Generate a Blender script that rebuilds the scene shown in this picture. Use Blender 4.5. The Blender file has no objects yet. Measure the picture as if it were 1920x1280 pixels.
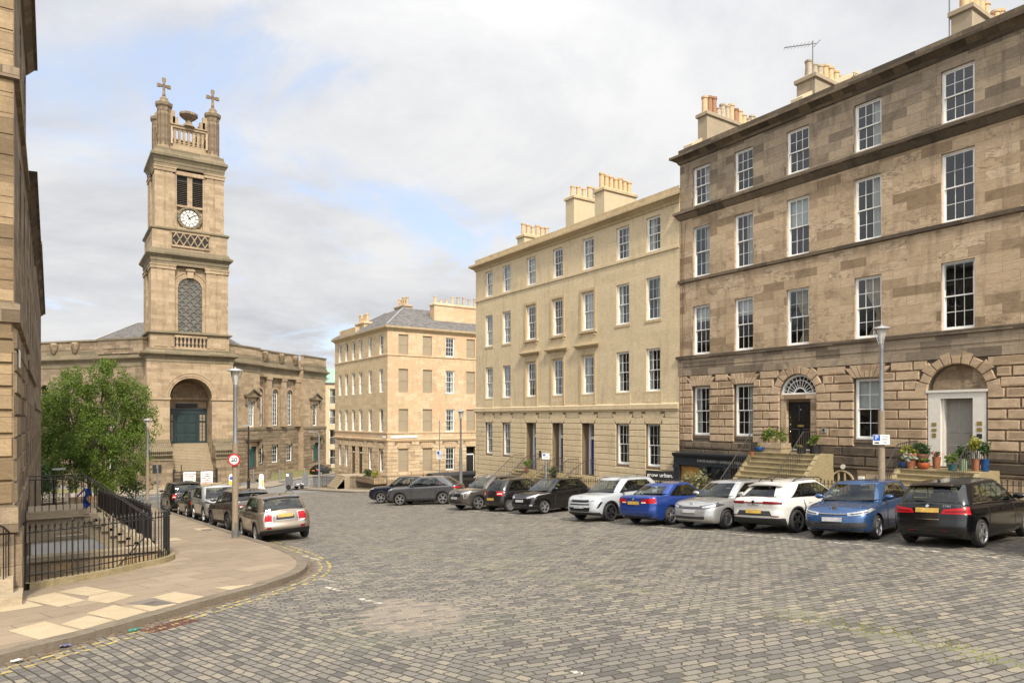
import bpy, bmesh, math, random
from mathutils import Vector, Matrix
R = math.radians
PI = math.pi
sc = bpy.context.scene
COL = sc.collection
rnd = random.Random(11)
YAW = R(34.05)
CY, SY = math.cos(YAW), math.sin(YAW)
EYE = 2.9

def sstep(a, b, x):
    t = max(0., min(1., (x - a) / (b - a)))
    return t * t * (3 - 2 * t)

def gz(y):
    """height of the street: level near the viewer, falling 7% towards the church, then level"""
    if y < 2: return 0.
    if y < 8: return -.07 * (y - 2) ** 2 / 12
    if y < 78: return -.07 * (y - 5)
    if y < 90:
        t = y - 78
        return -5.11 - .07 * t + .07 * t * t / 24
    return -5.53

def ground_at(px, py, dz=0.):
    """point of the street seen at a photo pixel (used to survey the place)"""
    u = (px - 960) / 1280; v = (py - 784) / 1280
    d = 2.
    while d < 300:
        y = d * (CY - SY * u)
        if EYE - v * d <= gz(y) + dz: break
        d += .01
    return (d * (CY * u + SY), d * (CY - SY * u))

class MB:
    """collects faces for one mesh object"""
    def __init__(s): s.v = []; s.f = []; s.m = []
    def q(s, pts, m=0):
        i = len(s.v); s.v += [tuple(p) for p in pts]
        s.f.append(tuple(range(i, i + len(pts)))); s.m.append(m)
    def grid(s, rows, m=0, close_u=False, close_v=False, flip=False):
        i = len(s.v); nv = len(rows); nu = len(rows[0])
        for r in rows: s.v += [tuple(p) for p in r]
        for a in range(nv if close_v else nv - 1):
            for b in range(nu if close_u else nu - 1):
                a2 = (a + 1) % nv; b2 = (b + 1) % nu
                f = (i + a * nu + b, i + a * nu + b2, i + a2 * nu + b2, i + a2 * nu + b)
                s.f.append(f[::-1] if flip else f); s.m.append(m)
    def box(s, x0, x1, y0, y1, z0, z1, m=0, fr=None, ch=0.):
        if fr is None: P = lambda x, y, z: (x, y, z)
        else: P = fr
        if x0 > x1: x0, x1 = x1, x0
        if y0 > y1: y0, y1 = y1, y0
        if z0 > z1: z0, z1 = z1, z0
        i = len(s.v)
        s.v += [P(x, y, z) for z in (z0, z1) for (x, y) in ((x0, y0), (x1, y0), (x1, y1), (x0, y1))]
        for f in ((3, 2, 1, 0), (4, 5, 6, 7), (0, 1, 5, 4), (1, 2, 6, 5), (2, 3, 7, 6), (3, 0, 4, 7)):
            s.f.append(tuple(i + k for k in f)); s.m.append(m)
    def prism(s, poly, fn0, fn1, m=0):
        """poly of 2-D points; fn0/fn1 map them to the two ends"""
        a = [fn0(*p) for p in poly]; b = [fn1(*p) for p in poly]
        n = len(poly); i = len(s.v); s.v += a + b
        s.f.append(tuple(i + k for k in range(n))[::-1]); s.m.append(m)
        s.f.append(tuple(i + n + k for k in range(n))); s.m.append(m)
        for k in range(n):
            k2 = (k + 1) % n
            s.f.append((i + k, i + k2, i + n + k2, i + n + k)); s.m.append(m)
    def tube(s, path, r, n=6, m=0, cap=True):
        path = [Vector(p) for p in path]
        rr = r if isinstance(r, (list, tuple)) else [r] * len(path)
        rows = []; up = None
        for k, p in enumerate(path):
            d = (path[min(k + 1, len(path) - 1)] - path[max(k - 1, 0)])
            d = d.normalized() if d.length > 1e-9 else Vector((0, 0, 1))
            if up is None:
                up = Vector((0, 0, 1)) if abs(d.z) < .9 else Vector((1, 0, 0))
            a = d.cross(up); a = a.normalized() if a.length > 1e-6 else d.orthogonal().normalized()
            b = d.cross(a).normalized(); up = -b if False else up
            rows.append([p + (a * math.cos(2 * PI * j / n) + b * math.sin(2 * PI * j / n)) * rr[k] for j in range(n)])
        s.grid(rows, m, close_u=True)
        if cap:
            s.q(rows[0][::-1], m); s.q(rows[-1], m)
    def lathe(s, prof, c=(0, 0, 0), n=16, m=0, axis='z', rot=0., cap=True):
        rows = []
        for (r, h) in prof:
            row = []
            for j in range(n):
                a = 2 * PI * j / n + rot
                if axis == 'z': row.append((c[0] + r * math.cos(a), c[1] + r * math.sin(a), c[2] + h))
                else: row.append((c[0] + r * math.cos(a), c[1] + h, c[2] - r * math.sin(a)))
            rows.append(row)
        s.grid(rows, m, close_u=True)
        if cap:
            if prof[0][0] > 1e-6: s.q(rows[0][::-1], m)
            if prof[-1][0] > 1e-6: s.q(rows[-1], m)
    def ring(s, rect, prof, m=0, cap=True):
        """moulding profile [(out, z)] swept round a rectangle with mitred corners"""
        x0, x1, y0, y1 = rect
        rows = [[(x0 - d, y0 - d, z), (x1 + d, y0 - d, z), (x1 + d, y1 + d, z), (x0 - d, y1 + d, z)] for d, z in prof]
        s.grid(rows, m, close_u=True)
        if cap: s.q(rows[0][::-1], m); s.q(rows[-1], m)
    def add(s, me, M, m=0):
        i = len(s.v); s.v += [tuple(M @ v.co) for v in me.vertices]
        for p in me.polygons: s.f.append(tuple(i + k for k in p.vertices)); s.m.append(m)
    def mesh(s, name, mats, off=(0, 0, 0), smooth=None, uv=True):
        me = bpy.data.meshes.new(name)
        ox, oy, oz = off
        me.from_pydata([(x - ox, y - oy, z - oz) for x, y, z in s.v], [], s.f)
        for mt in (mats if isinstance(mats, (list, tuple)) else [mats]): me.materials.append(mt)
        me.polygons.foreach_set('material_index', s.m)
        if uv: auto_uv(me, off)
        if smooth is not None:
            me.polygons.foreach_set('use_smooth', [True] * len(s.f))
            me.update()
            me.set_sharp_from_angle(angle=R(smooth))
        me.update()
        return me
    def build(s, name, mats, parent=None, world=True, smooth=None, uv=True):
        off = (0, 0, 0)
        if world:
            if parent is not None:
                off = PW[parent.name] if parent.name in PW else tuple(parent.location)
            else:
                xs = [p[0] for p in s.v]; ys = [p[1] for p in s.v]
                off = ((min(xs) + max(xs)) / 2, (min(ys) + max(ys)) / 2, min(p[2] for p in s.v))
        me = s.mesh(name, mats, off, smooth, uv)
        o = bpy.data.objects.new(name, me); COL.objects.link(o)
        if parent is not None: o.parent = parent
        elif world: o.location = off
        if world: PW[o.name] = off
        return o
PW = {}

def auto_uv(me, off=(0, 0, 0)):
    uvl = me.uv_layers.new(name='UVMap')
    data = [0.] * (2 * len(me.loops))
    vs = me.vertices; O = Vector(off)
    for p in me.polygons:
        n = p.normal
        if abs(n.z) > .75:
            for li in p.loop_indices:
                c = vs[me.loops[li].vertex_index].co + O
                data[2 * li] = c.x; data[2 * li + 1] = c.y
        else:
            t = Vector((-n.y, n.x, 0)).normalized()
            for li in p.loop_indices:
                c = vs[me.loops[li].vertex_index].co + O
                data[2 * li] = c.dot(t); data[2 * li + 1] = c.z
    uvl.data.foreach_set('uv', data)

def thing(name, label, cat, loc, rotz=0., group=None):
    o = bpy.data.objects.new(name, None); COL.objects.link(o)
    o.empty_display_size = .2
    o.location = loc; o.rotation_euler = (0, 0, rotz)
    o['label'] = label; o['category'] = cat
    if group: o['group'] = group
    o.matrix_world = Matrix.Translation(loc) @ Matrix.Rotation(rotz, 4, 'Z')
    return o

def tag(o, label, cat, group=None):
    o['label'] = label; o['category'] = cat
    if group: o['group'] = group
    return o

def struct(o):
    o['kind'] = 'structure'; return o

def child(name, me, parent, loc=(0, 0, 0), rotz=0.):
    o = bpy.data.objects.new(name, me); COL.objects.link(o)
    o.parent = parent; o.location = loc; o.rotation_euler = (0, 0, rotz)
    return o

def dup(root, loc, rotz, label=None, group=None):
    r = root.copy(); COL.objects.link(r); r.location = loc; r.rotation_euler = (0, 0, rotz)
    if label: r['label'] = label
    if group: r['group'] = group
    for ch in list(root.children):
        c = ch.copy(); COL.objects.link(c); c.parent = r
        for g in ch.children:
            d = g.copy(); COL.objects.link(d); d.parent = c
    return r

class Fr:
    """a facade: u runs along it (leftwards-to-rightwards seen from behind), d is outwards, z up"""
    def __init__(s, P, nrm):
        l = math.hypot(*nrm); s.P = P; s.n = (nrm[0] / l, nrm[1] / l); s.t = (s.n[1], -s.n[0])
        s.rot = math.atan2(s.t[1], s.t[0])
    def __call__(s, u, d, z):
        return (s.P[0] + s.t[0] * u + s.n[0] * d, s.P[1] + s.t[1] * u + s.n[1] * d, z)

def text_mesh(txt, size, depth=.004, align='CENTER', squeeze=1.):
    cu = bpy.data.curves.new('lettering', 'FONT'); cu.body = txt; cu.size = size
    cu.align_x = align; cu.align_y = 'CENTER'; cu.extrude = depth / 2; cu.resolution_u = 2
    ob = bpy.data.objects.new('lettering', cu); COL.objects.link(ob)
    dg = bpy.context.evaluated_depsgraph_get()
    me = bpy.data.meshes.new_from_object(ob.evaluated_get(dg))
    bpy.data.objects.remove(ob); bpy.data.curves.remove(cu)
    for v in me.vertices: v.co.x *= squeeze
    return me

def put_text(mb, txt, size, origin, right, up, m=0, depth=.004, align='CENTER', squeeze=1.):
    me = text_mesh(txt, size, depth, align, squeeze)
    right = Vector(right).normalized(); up = Vector(up).normalized(); n = right.cross(up)
    M = Matrix((right, up, n)).transposed().to_4x4(); M.translation = Vector(origin)
    mb.add(me, M, m); bpy.data.meshes.remove(me)
class NT:
    def __init__(s, name):
        s.mat = bpy.data.materials.new(name); s.mat.use_nodes = True
        s.nt = s.mat.node_tree; s.nt.nodes.clear()
        s.out = s.nt.nodes.new('ShaderNodeOutputMaterial')
    def n(s, typ, **kw):
        nd = s.nt.nodes.new('ShaderNode' + typ)
        for k, v in kw.items():
            if k.startswith('p_'): setattr(nd, k[2:], v)
            else:
                key = k.replace('_', ' ')
                sock = nd.inputs[int(k[1:])] if (k[0] == 'i' and k[1:].isdigit()) else nd.inputs[key]
                s.set(sock, v)
        return nd
    def set(s, sock, v):
        if isinstance(v, bpy.types.NodeSocket): s.nt.links.new(v, sock)
        elif isinstance(v, bpy.types.Node): s.nt.links.new(v.outputs[0], sock)
        else:
            if sock.type == 'RGBA' and len(v) == 3: v = (*v, 1)
            sock.default_value = v
    def mix(s, f, a, b, mode='MIX'):
        nd = s.nt.nodes.new('ShaderNodeMix'); nd.data_type = 'RGBA'; nd.blend_type = mode
        s.set(nd.inputs['Factor'], f); s.set(nd.inputs[6], a); s.set(nd.inputs[7], b)
        return nd.outputs[2]
    def math(s, op, a, b=0., c=None):
        nd = s.nt.nodes.new('ShaderNodeMath'); nd.operation = op
        s.set(nd.inputs[0], a); s.set(nd.inputs[1], b)
        if c is not None: s.set(nd.inputs[2], c)
        return nd.outputs[0]
    def ramp(s, fac, stops, interp='LINEAR'):
        nd = s.nt.nodes.new('ShaderNodeValToRGB'); nd.color_ramp.interpolation = interp
        el = nd.color_ramp.elements
        while len(el) < len(stops): el.new(.5)
        for e, (p, c) in zip(el, stops):
            e.position = p; e.color = (*c, 1) if len(c) == 3 else c
        s.set(nd.inputs[0], fac); return nd.outputs[0]
    def noise(s, vec, scale, detail=4, rough=.6, dist=0., dim='3D'):
        nd = s.n('TexNoise', Scale=scale, Detail=detail, Roughness=rough, Distortion=dist)
        if vec is not None: s.set(nd.inputs['Vector'], vec)
        return nd
    def mapping(s, vec, scale=(1, 1, 1), rot=(0, 0, 0), loc=(0, 0, 0)):
        nd = s.n('Mapping', Scale=scale, Rotation=rot, Location=loc); s.set(nd.inputs['Vector'], vec)
        return nd.outputs[0]
    def done(s, shader):
        s.nt.links.new(shader.outputs[0], s.out.inputs[0]); return s.mat

def plain(name, col, rough=.6, metal=0., var=.12, scale=6., bump=0., spec=.5, coat=0., nscale=None):
    """a surface with gentle unevenness of tone"""
    t = NT(name); tc = t.n('TexCoord')
    nz = t.noise(tc.outputs['Object'], scale, 4, .6)
    lo = tuple(c * (1 - var) for c in col); hi = tuple(min(1, c * (1 + var)) for c in col)
    c = t.ramp(nz.outputs[0], [(.3, lo), (.7, hi)])
    b = t.n('BsdfPrincipled', Base_Color=c, Metallic=metal)
    r = t.math('MULTIPLY_ADD', nz.outputs[0], .12, rough - .06)
    t.set(b.inputs['Roughness'], r)
    b.inputs['Specular IOR Level'].default_value = spec
    b.inputs['Coat Weight'].default_value = coat
    if bump:
        n2 = t.noise(tc.outputs['Object'], nscale or scale * 8, 5, .6)
        bp = t.n('Bump', Strength=.5, Distance=bump, Height=n2.outputs[0])
        t.set(b.inputs['Normal'], bp.outputs[0])
    return t.done(b)

def stone(name, cols, bw=.95, bh=.38, mortar=(.10, .08, .06), msize=.006, stain=(.06, .05, .04), stain_amt=.5,
          streak=.35, bump=.004, grain=.22, offset=.5, patches=None, wear=None):
    """ashlar: every block its own tone, sooty blotches and rain streaks with shapes of their own"""
    t = NT(name); uv = t.n('UVMap').outputs[0]
    wn = t.noise(uv, 3., 2, .5)
    wv = t.n('VectorMath', p_operation='MULTIPLY_ADD')
    t.set(wv.inputs[0], wn.outputs['Color']); wv.inputs[1].default_value = (.02, .02, 0); t.set(wv.inputs[2], uv)
    br = t.n('TexBrick', p_offset=offset, Color1=(0, 0, 0), Color2=(1, 1, 1), Mortar=(.5, .5, .5), Scale=1.,
             Mortar_Size=msize, Mortar_Smooth=.3, Bias=0., Brick_Width=bw, Row_Height=bh)
    t.set(br.inputs['Vector'], wv.outputs[0])
    k = len(cols)
    c = t.ramp(br.outputs[0], [(.08 + .84 * i / (k - 1), cc) for i, cc in enumerate(cols)])
    if patches:
        pn = t.noise(t.mapping(br.outputs[0], (1, 1, 1)), 1., 0)
        big = t.noise(uv, .45, 3, .6, 1.)
        mixv = t.math('ADD', big.outputs[0], t.math('MULTIPLY', br.outputs[0], .25))
        c = t.mix(t.ramp(mixv, [(.65, (0, 0, 0)), (.69, (1, 1, 1))]), c, patches)
    g = t.noise(uv, 22., 6, .7)
    c = t.mix(grain, c, t.ramp(g.outputs[0], [(.25, (0, 0, 0)), (.75, (1, 1, 1))]), 'OVERLAY')
    g2 = t.noise(t.mapping(uv, (1.2, 5., 1)), 3., 5, .65)
    c = t.mix(.35, c, t.ramp(g2.outputs[0], [(.3, (.25, .25, .25)), (.7, (.72, .72, .72))]), 'OVERLAY')
    st = t.noise(t.mapping(uv, (1.6, .28, 1)), 1.3, 5, .62, .6)
    f = t.ramp(st.outputs[0], [(.52, (0, 0, 0)), (.76, (1, 1, 1))])
    c = t.mix(t.math('MULTIPLY', f, streak), c, stain)
    s2 = t.noise(uv, .8, 6, .68, 1.2)
    f2 = t.ramp(s2.outputs[0], [(.54, (0, 0, 0)), (.78, (1, 1, 1))])
    c = t.mix(t.math('MULTIPLY', f2, stain_amt), c, stain)
    if wear:
        s3 = t.noise(t.mapping(uv, (1., 2.2, 1)), 2.3, 5, .7, 1.5)
        blk = t.math('GREATER_THAN', br.outputs[0], .72)
        f3 = t.math('MULTIPLY', t.ramp(s3.outputs[0], [(.5, (0, 0, 0)), (.6, (1, 1, 1))]), blk)
        c = t.mix(t.math('MULTIPLY', f3, .6), c, wear)
    c = t.mix(br.outputs['Fac'], c, mortar)
    b = t.n('BsdfPrincipled', Base_Color=c, Roughness=.88)
    b.inputs['Specular IOR Level'].default_value = .25
    h = t.math('SUBTRACT', t.math('MULTIPLY', g.outputs[0], .25), br.outputs['Fac'])
    bp = t.n('Bump', Strength=.8, Distance=bump, Height=h); t.set(b.inputs['Normal'], bp.outputs[0])
    return t.done(b)

def paint(name, col, metal=.35, rough=.25, coat=.7):
    t = NT(name); tc = t.n('TexCoord')
    nz = t.noise(tc.outputs['Object'], 1.7, 5, .65)
    lo = tuple(c * .95 for c in col); hi = tuple(min(1, c * 1.04) for c in col)
    c = t.ramp(nz.outputs[0], [(.35, lo), (.65, hi)])
    # road film towards no place in particular: dusty blotches
    dz = t.noise(tc.outputs['Object'], 5., 6, .7)
    c = t.mix(t.ramp(dz.outputs[0], [(.5, (0, 0, 0)), (.85, (.02, .02, .02))]), c, (.2, .18, .15))
    b = t.n('BsdfPrincipled', Base_Color=c, Metallic=metal)
    t.set(b.inputs['Roughness'], t.math('MULTIPLY_ADD', dz.outputs[0], .03, rough - .015))
    b.inputs['Coat Weight'].default_value = coat; b.inputs['Coat Roughness'].default_value = .04
    return t.done(b)

def glass(name, tint=(.75, .8, .8), boost=1.):
    t = NT(name); tc = t.n('TexCoord')
    nz = t.noise(tc.outputs['Object'], 1.6, 3, .5)
    bp = t.n('Bump', Strength=.12, Distance=.02, Height=nz.outputs[0])
    lw = t.n('LayerWeight', Blend=.5); t.set(lw.inputs['Normal'], bp.outputs[0])
    fres = t.math('MULTIPLY_ADD', t.math('POWER', lw.outputs['Facing'], 4.), .9, .05)
    tr = t.n('BsdfTransparent', Color=tint)
    gl = t.n('BsdfGlossy', Color=(.95, .97, 1.), Roughness=.02); t.set(gl.inputs['Normal'], bp.outputs[0])
    mx = t.n('MixShader'); t.set(mx.inputs[0], t.math('MINIMUM', t.math('MULTIPLY', fres, boost), 1.))
    t.set(mx.inputs[1], tr); t.set(mx.inputs[2], gl)
    return t.done(mx)

def worn(name, col, thr=.5, scale=5., rough=.7, vary=.15):
    """worn road paint: holes where it has rubbed off"""
    t = NT(name); tc = t.n('TexCoord')
    nz = t.noise(tc.outputs['Object'], scale, 5, .7)
    f = t.ramp(nz.outputs[0], [(thr - .04, (0, 0, 0)), (thr + .04, (1, 1, 1))])
    n2 = t.noise(tc.outputs['Object'], scale * 3, 3)
    c = t.ramp(n2.outputs[0], [(.3, tuple(x * (1 - vary * 2) for x in col)), (.7, col)])
    b = t.n('BsdfPrincipled', Base_Color=c, Roughness=rough)
    tr = t.n('BsdfTransparent')
    mx = t.n('MixShader'); t.set(mx.inputs[0], f); t.set(mx.inputs[1], tr); t.set(mx.inputs[2], b)
    return t.done(mx)

def leafmat(name, cols, rough=.55):
    t = NT(name); oi = t.n('NewGeometry')
    c = t.ramp(oi.outputs['Random Per Island'], [(i / (len(cols) - 1), cc) for i, cc in enumerate(cols)])
    b = t.n('BsdfPrincipled', Base_Color=c, Roughness=rough)
    tl = t.n('BsdfTranslucent', Color=c)
    mx = t.n('MixShader'); mx.inputs[0].default_value = .35
    t.set(mx.inputs[1], b); t.set(mx.inputs[2], tl)
    return t.done(mx)

_ra = ground_at(690, 1188); _rb = ground_at(1050, 1279)
ROTB = -math.atan2(_rb[1] - _ra[1], _rb[0] - _ra[0])
def setts(name):
    t = NT(name); tc = t.n('UVMap').outputs[0]
    sx = t.n('SeparateXYZ', Vector=tc)
    wn = t.noise(tc, .55, 3, .55)
    off = t.n('VectorMath', p_operation='MULTIPLY_ADD'); t.set(off.inputs[0], wn.outputs['Color'])
    off.inputs[1].default_value = (.16, .16, 0); t.set(off.inputs[2], tc)
    w2 = t.noise(tc, 5.5, 2, .5)
    off2 = t.n('VectorMath', p_operation='MULTIPLY_ADD'); t.set(off2.inputs[0], w2.outputs['Color'])
    off2.inputs[1].default_value = (.014, .016, 0); t.set(off2.inputs[2], off.outputs[0])
    def lay(rot, bw, bh, lo):
        m = t.mapping(off2.outputs[0], (1, 1, 1), (0, 0, rot), lo)
        rn = t.noise(t.mapping(m, (1.1, 1. / bh, 1.)), 1., 2, .5)
        ad = t.n('VectorMath', p_operation='MULTIPLY_ADD'); t.set(ad.inputs[0], rn.outputs['Color'])
        ad.inputs[1].default_value = (bw * .9, bh * .05, 0); t.set(ad.inputs[2], m); m = ad.outputs[0]
        return t.n('TexBrick', p_offset=.42, Color1=(0, 0, 0), Color2=(1, 1, 1), Mortar=(.5, .5, .5), Scale=1.,
                   Mortar_Size=.013, Mortar_Smooth=.5, Bias=0., Brick_Width=bw, Row_Height=bh, Vector=m), m
    A, mA = lay(R(11), .255, .14, (0, 0, 0))
    B, mB = lay(ROTB, .22, .135, (.3, .1, 0))
    # which laying: the mouth of the side street (lower left) is laid the other way
    e = t.math('ADD', t.math('MULTIPLY', sx.outputs[0], SPL[0]), t.math('MULTIPLY', sx.outputs[1], SPL[1]))
    e = t.math('ADD', e, t.math('MULTIPLY', wn.outputs[0], .25))
    msk = t.math('GREATER_THAN', e, SPL[2])
    val = t.mix(msk, A.outputs[0], B.outputs[0]); fac = t.mix(msk, A.outputs['Fac'], B.outputs['Fac'])
    c = t.ramp(val, [(.05, (.098, .092, .084)), (.22, (.142, .133, .12)), (.42, (.17, .157, .137)),
                     (.6, (.215, .194, .158)), (.78, (.155, .146, .133)), (.95, (.25, .22, .172))])
    g = t.noise(tc, 45., 4, .7)
    c = t.mix(.28, c, t.ramp(g.outputs[0], [(.25, (0, 0, 0)), (.75, (1, 1, 1))]), 'OVERLAY')
    big = t.noise(tc, .22, 4, .6)
    c = t.mix(.5, c, t.ramp(big.outputs[0], [(.3, (.44, .43, .41)), (.7, (.60, .58, .54))]), 'OVERLAY')
    # pale lime-mortared patch and mossy joints
    pn = t.noise(tc, .8, 5, .65, .6)
    d = t.n('VectorMath', p_operation='DISTANCE')
    t.set(d.inputs[0], t.mapping(tc, (1, .62, 1), (0, 0, R(-14)), (0, 0, 0))); d.inputs[1].default_value = PATCH
    pm = t.math('SUBTRACT', t.math('MULTIPLY', pn.outputs[0], 2.6), t.math('MULTIPLY', d.outputs['Value'], 1.35))
    pmask = t.ramp(pm, [(.12, (0, 0, 0)), (.4, (1, 1, 1))])
    mo = t.noise(tc, .33, 4, .6, .8)
    mossy = t.ramp(mo.outputs[0], [(.54, (0, 0, 0)), (.68, (1, 1, 1))])
    # moss follows the shallow drainage channel across the street
    ch = t.math('ADD', t.math('ADD', t.math('MULTIPLY', sx.outputs[0], CHAN[0]), t.math('MULTIPLY', sx.outputs[1], CHAN[1])), -CHAN[2])
    ch = t.math('ADD', ch, t.math('MULTIPLY_ADD', wn.outputs['Fac'], 1.6, -.8))
    band = t.math('MULTIPLY', t.ramp(t.math('ABSOLUTE', ch), [(.05, (1, 1, 1)), (.3, (0, 0, 0))]), t.ramp(t.noise(tc, .9, 4, .7).outputs[0], [(.42, (0, 0, 0)), (.6, (1, 1, 1))]))
    mossy = t.math('MAXIMUM', mossy, band)
    m2 = t.noise(tc, 7., 3, .6)
    mcol = t.mix(t.math('MULTIPLY', mossy, m2.outputs[0]), (.06, .046, .032), (.13, .15, .03))
    lime = t.mix(.5, (.36, .27, .19), (.40, .31, .22))
    mcol = t.mix(pmask, mcol, lime)
    f2 = t.math('MINIMUM', t.math('ADD', fac, t.math('MULTIPLY', t.math('MULTIPLY', pmask, t.ramp(m2.outputs[0], [(.5, (0, 0, 0)), (.64, (1, 1, 1))])), .4)), 1.)
    c = t.mix(f2, c, mcol)
    gr = t.ramp(t.noise(tc, 2.4, 6, .75, 1.).outputs[0], [(.62, (0, 0, 0)), (.72, (1, 1, 1))])
    c = t.mix(t.math('MULTIPLY', t.math('MULTIPLY', gr, mossy), .14), c, (.17, .19, .035))
    c = t.mix(t.math('MULTIPLY', t.math('MULTIPLY', band, fac), .9), c, (.21, .22, .04))
    b = t.n('BsdfPrincipled', Base_Color=c)
    t.set(b.inputs['Roughness'], t.math('MULTIPLY_ADD', g.outputs[0], .3, .5))
    b.inputs['Specular IOR Level'].default_value = .4
    # rounded crowns of the setts
    h = t.math('ADD', t.math('MULTIPLY', fac, -1.), t.math('MULTIPLY', g.outputs[0], .18))
    h = t.math('ADD', h, t.math('MULTIPLY', val, .45))
    bp = t.n('Bump', Strength=1., Distance=.022, Height=h); t.set(b.inputs['Normal'], bp.outputs[0])
    return t.done(b)

def flags(name, cols, bw, bh, rot, mortar=(.12, .09, .06)):
    t = NT(name); uv = t.n('UVMap').outputs[0]
    m = t.mapping(uv, (1, 1, 1), (0, 0, rot))
    br = t.n('TexBrick', p_offset=.45, Color1=(0, 0, 0), Color2=(1, 1, 1), Mortar=(.5, .5, .5), Scale=1.,
             Mortar_Size=.008, Mortar_Smooth=.2, Bias=0., Brick_Width=bw, Row_Height=bh, Vector=m)
    c = t.ramp(br.outputs[0], [(.1 + .8 * i / (len(cols) - 1), cc) for i, cc in enumerate(cols)])
    g = t.noise(uv, 30., 5, .7)
    c = t.mix(.22, c, t.ramp(g.outputs[0], [(.25, (0, 0, 0)), (.75, (1, 1, 1))]), 'OVERLAY')
    bl = t.noise(uv, 1.1, 6, .7, .8)
    c = t.mix(t.ramp(bl.outputs[0], [(.5, (0, 0, 0)), (.8, (.5, .5, .5))]), c, (.11, .085, .06))
    c = t.mix(br.outputs['Fac'], c, mortar)
    b = t.n('BsdfPrincipled', Base_Color=c, Roughness=.8); b.inputs['Specular IOR Level'].default_value = .3
    bp = t.n('Bump', Strength=.6, Distance=.006, Height=t.math('SUBTRACT', t.math('MULTIPLY', g.outputs[0], .3), br.outputs['Fac']))
    t.set(b.inputs['Normal'], bp.outputs[0])
    return t.done(b)

def ground_mix(name, ca, cb, scale, bump=.01):
    t = NT(name); uv = t.n('UVMap').outputs[0]
    a = t.noise(uv, scale, 6, .7, .5); b2 = t.noise(uv, scale * 22, 4, .7)
    c = t.ramp(a.outputs[0], [(.35, ca), (.65, cb)])
    c = t.mix(.3, c, t.ramp(b2.outputs[0], [(.25, (0, 0, 0)), (.75, (1, 1, 1))]), 'OVERLAY')
    b = t.n('BsdfPrincipled', Base_Color=c, Roughness=.85); b.inputs['Specular IOR Level'].default_value = .3
    bp = t.n('Bump', Strength=.7, Distance=bump, Height=b2.outputs[0]); t.set(b.inputs['Normal'], bp.outputs[0])
    return t.done(b)

_a = ground_at(690, 1188); _b = ground_at(1050, 1279)
_nx, _ny = -( _b[1] - _a[1]), (_b[0] - _a[0]); _l = math.hypot(_nx, _ny)
_nx, _ny = _nx / _l, _ny / _l
_c = ground_at(500, 1260)
if _nx * _c[0] + _ny * _c[1] < _nx * _a[0] + _ny * _a[1]: _nx, _ny = -_nx, -_ny
SPL = (_nx, _ny, _nx * _a[0] + _ny * _a[1] + .12)
_p = ground_at(770, 1150)
_v = Vector((_p[0], _p[1] * .62, 0))
_v.rotate(Matrix.Rotation(R(-14), 3, 'Z')); PATCH = tuple(_v)

_ca = ground_at(790, 1040); _cb = ground_at(1860, 1232); _cl = math.hypot(_cb[0] - _ca[0], _cb[1] - _ca[1])
CHAN = (-(_cb[1] - _ca[1]) / _cl, (_cb[0] - _ca[0]) / _cl, 0.); CHAN = (CHAN[0], CHAN[1], CHAN[0] * _ca[0] + CHAN[1] * _ca[1])
M = {}
M['setts'] = setts('granite_setts')
M['asphalt'] = ground_mix('grey_tarmac', (.16, .155, .15), (.22, .21, .195), .5)
M['earth'] = ground_mix('far_ground', (.12, .11, .09), (.16, .15, .12), .1)
M['flags'] = flags('tan_paving', [(.25, .195, .135), (.28, .22, .152), (.235, .182, .126), (.30, .235, .165)], 1.1, .75, R(-16))
M['flags2'] = flags('grey_paving', [(.26, .22, .17), (.32, .27, .21), (.24, .2, .16)], .9, .6, 0)
M['slab'] = ground_mix('pale_slab', (.38, .30, .19), (.46, .365, .24), 1.6, .004)
M['slab2'] = ground_mix('grey_slab', (.16, .14, .115), (.2, .17, .14), 1.6, .004)
M['kerb'] = ground_mix('whin_kerb', (.14, .115, .085), (.2, .165, .12), 2.2, .006)
M['moss'] = ground_mix('mossy_verge', (.12, .13, .04), (.2, .17, .09), 1.2, .02)
M['ypaint'] = worn('yellow_road_paint', (.50, .385, .14), .505, 7.)
M['wpaint'] = worn('white_road_paint', (.62, .57, .47), .5, 9.)
M['brown'] = stone('sooty_sandstone', [(.25, .178, .108), (.37, .272, .172), (.42, .312, .20), (.47, .352, .232), (.43, .316, .20), (.50, .382, .255)],
                   1.05, .36, (.26, .19, .12), .006, (.075, .054, .036), .66, .55, .006, wear=(.12, .086, .055))
M['brown_r'] = stone('sooty_rusticated_stone', [(.31, .22, .138), (.40, .29, .185), (.45, .33, .212), (.49, .36, .24)], .93, .37, (.3, .22, .15), .0,
                     (.06, .046, .033), .55, .4, .012)
M['brown_top'] = stone('grey_sooty_ashlar', [(.16, .125, .09), (.25, .198, .14), (.31, .245, .17), (.36, .28, .19), (.27, .215, .155)], 1.05, .36, (.17, .13, .09), .006, (.06, .047, .034), .75, .6, .006)
M['soot'] = stone('soot_black_stone', [(.075, .058, .042), (.125, .096, .066), (.185, .142, .096)], 1.6, .5, (.07, .055, .04), .008, (.025, .02, .016), .7, .6)
M['joint'] = plain('dark_joint_stone', (.085, .064, .044), .9)
M['joint_s'] = plain('sandy_joint_stone', (.17, .125, .075), .9)
M['sandy'] = stone('painted_sandstone', [(.555, .445, .28), (.575, .462, .293), (.595, .48, .306)], 1.2, .4, (.545, .44, .28), .003,
                   (.28, .21, .125), .4, .45, .0015, .14)
M['sandtrim'] = stone('sandstone_trim', [(.46, .355, .21), (.50, .39, .235)], 1.5, 1., (.3, .23, .15), .003, (.16, .12, .08), .4, .5, .002, .15)
M['corner'] = stone('cream_sandstone', [(.49, .37, .225), (.54, .415, .26), (.58, .455, .295), (.51, .385, .24)], .9, .36, (.42, .3, .18), .005,
                    (.25, .18, .11), .4, .4, .003, patches=(.56, .37, .225))
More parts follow.
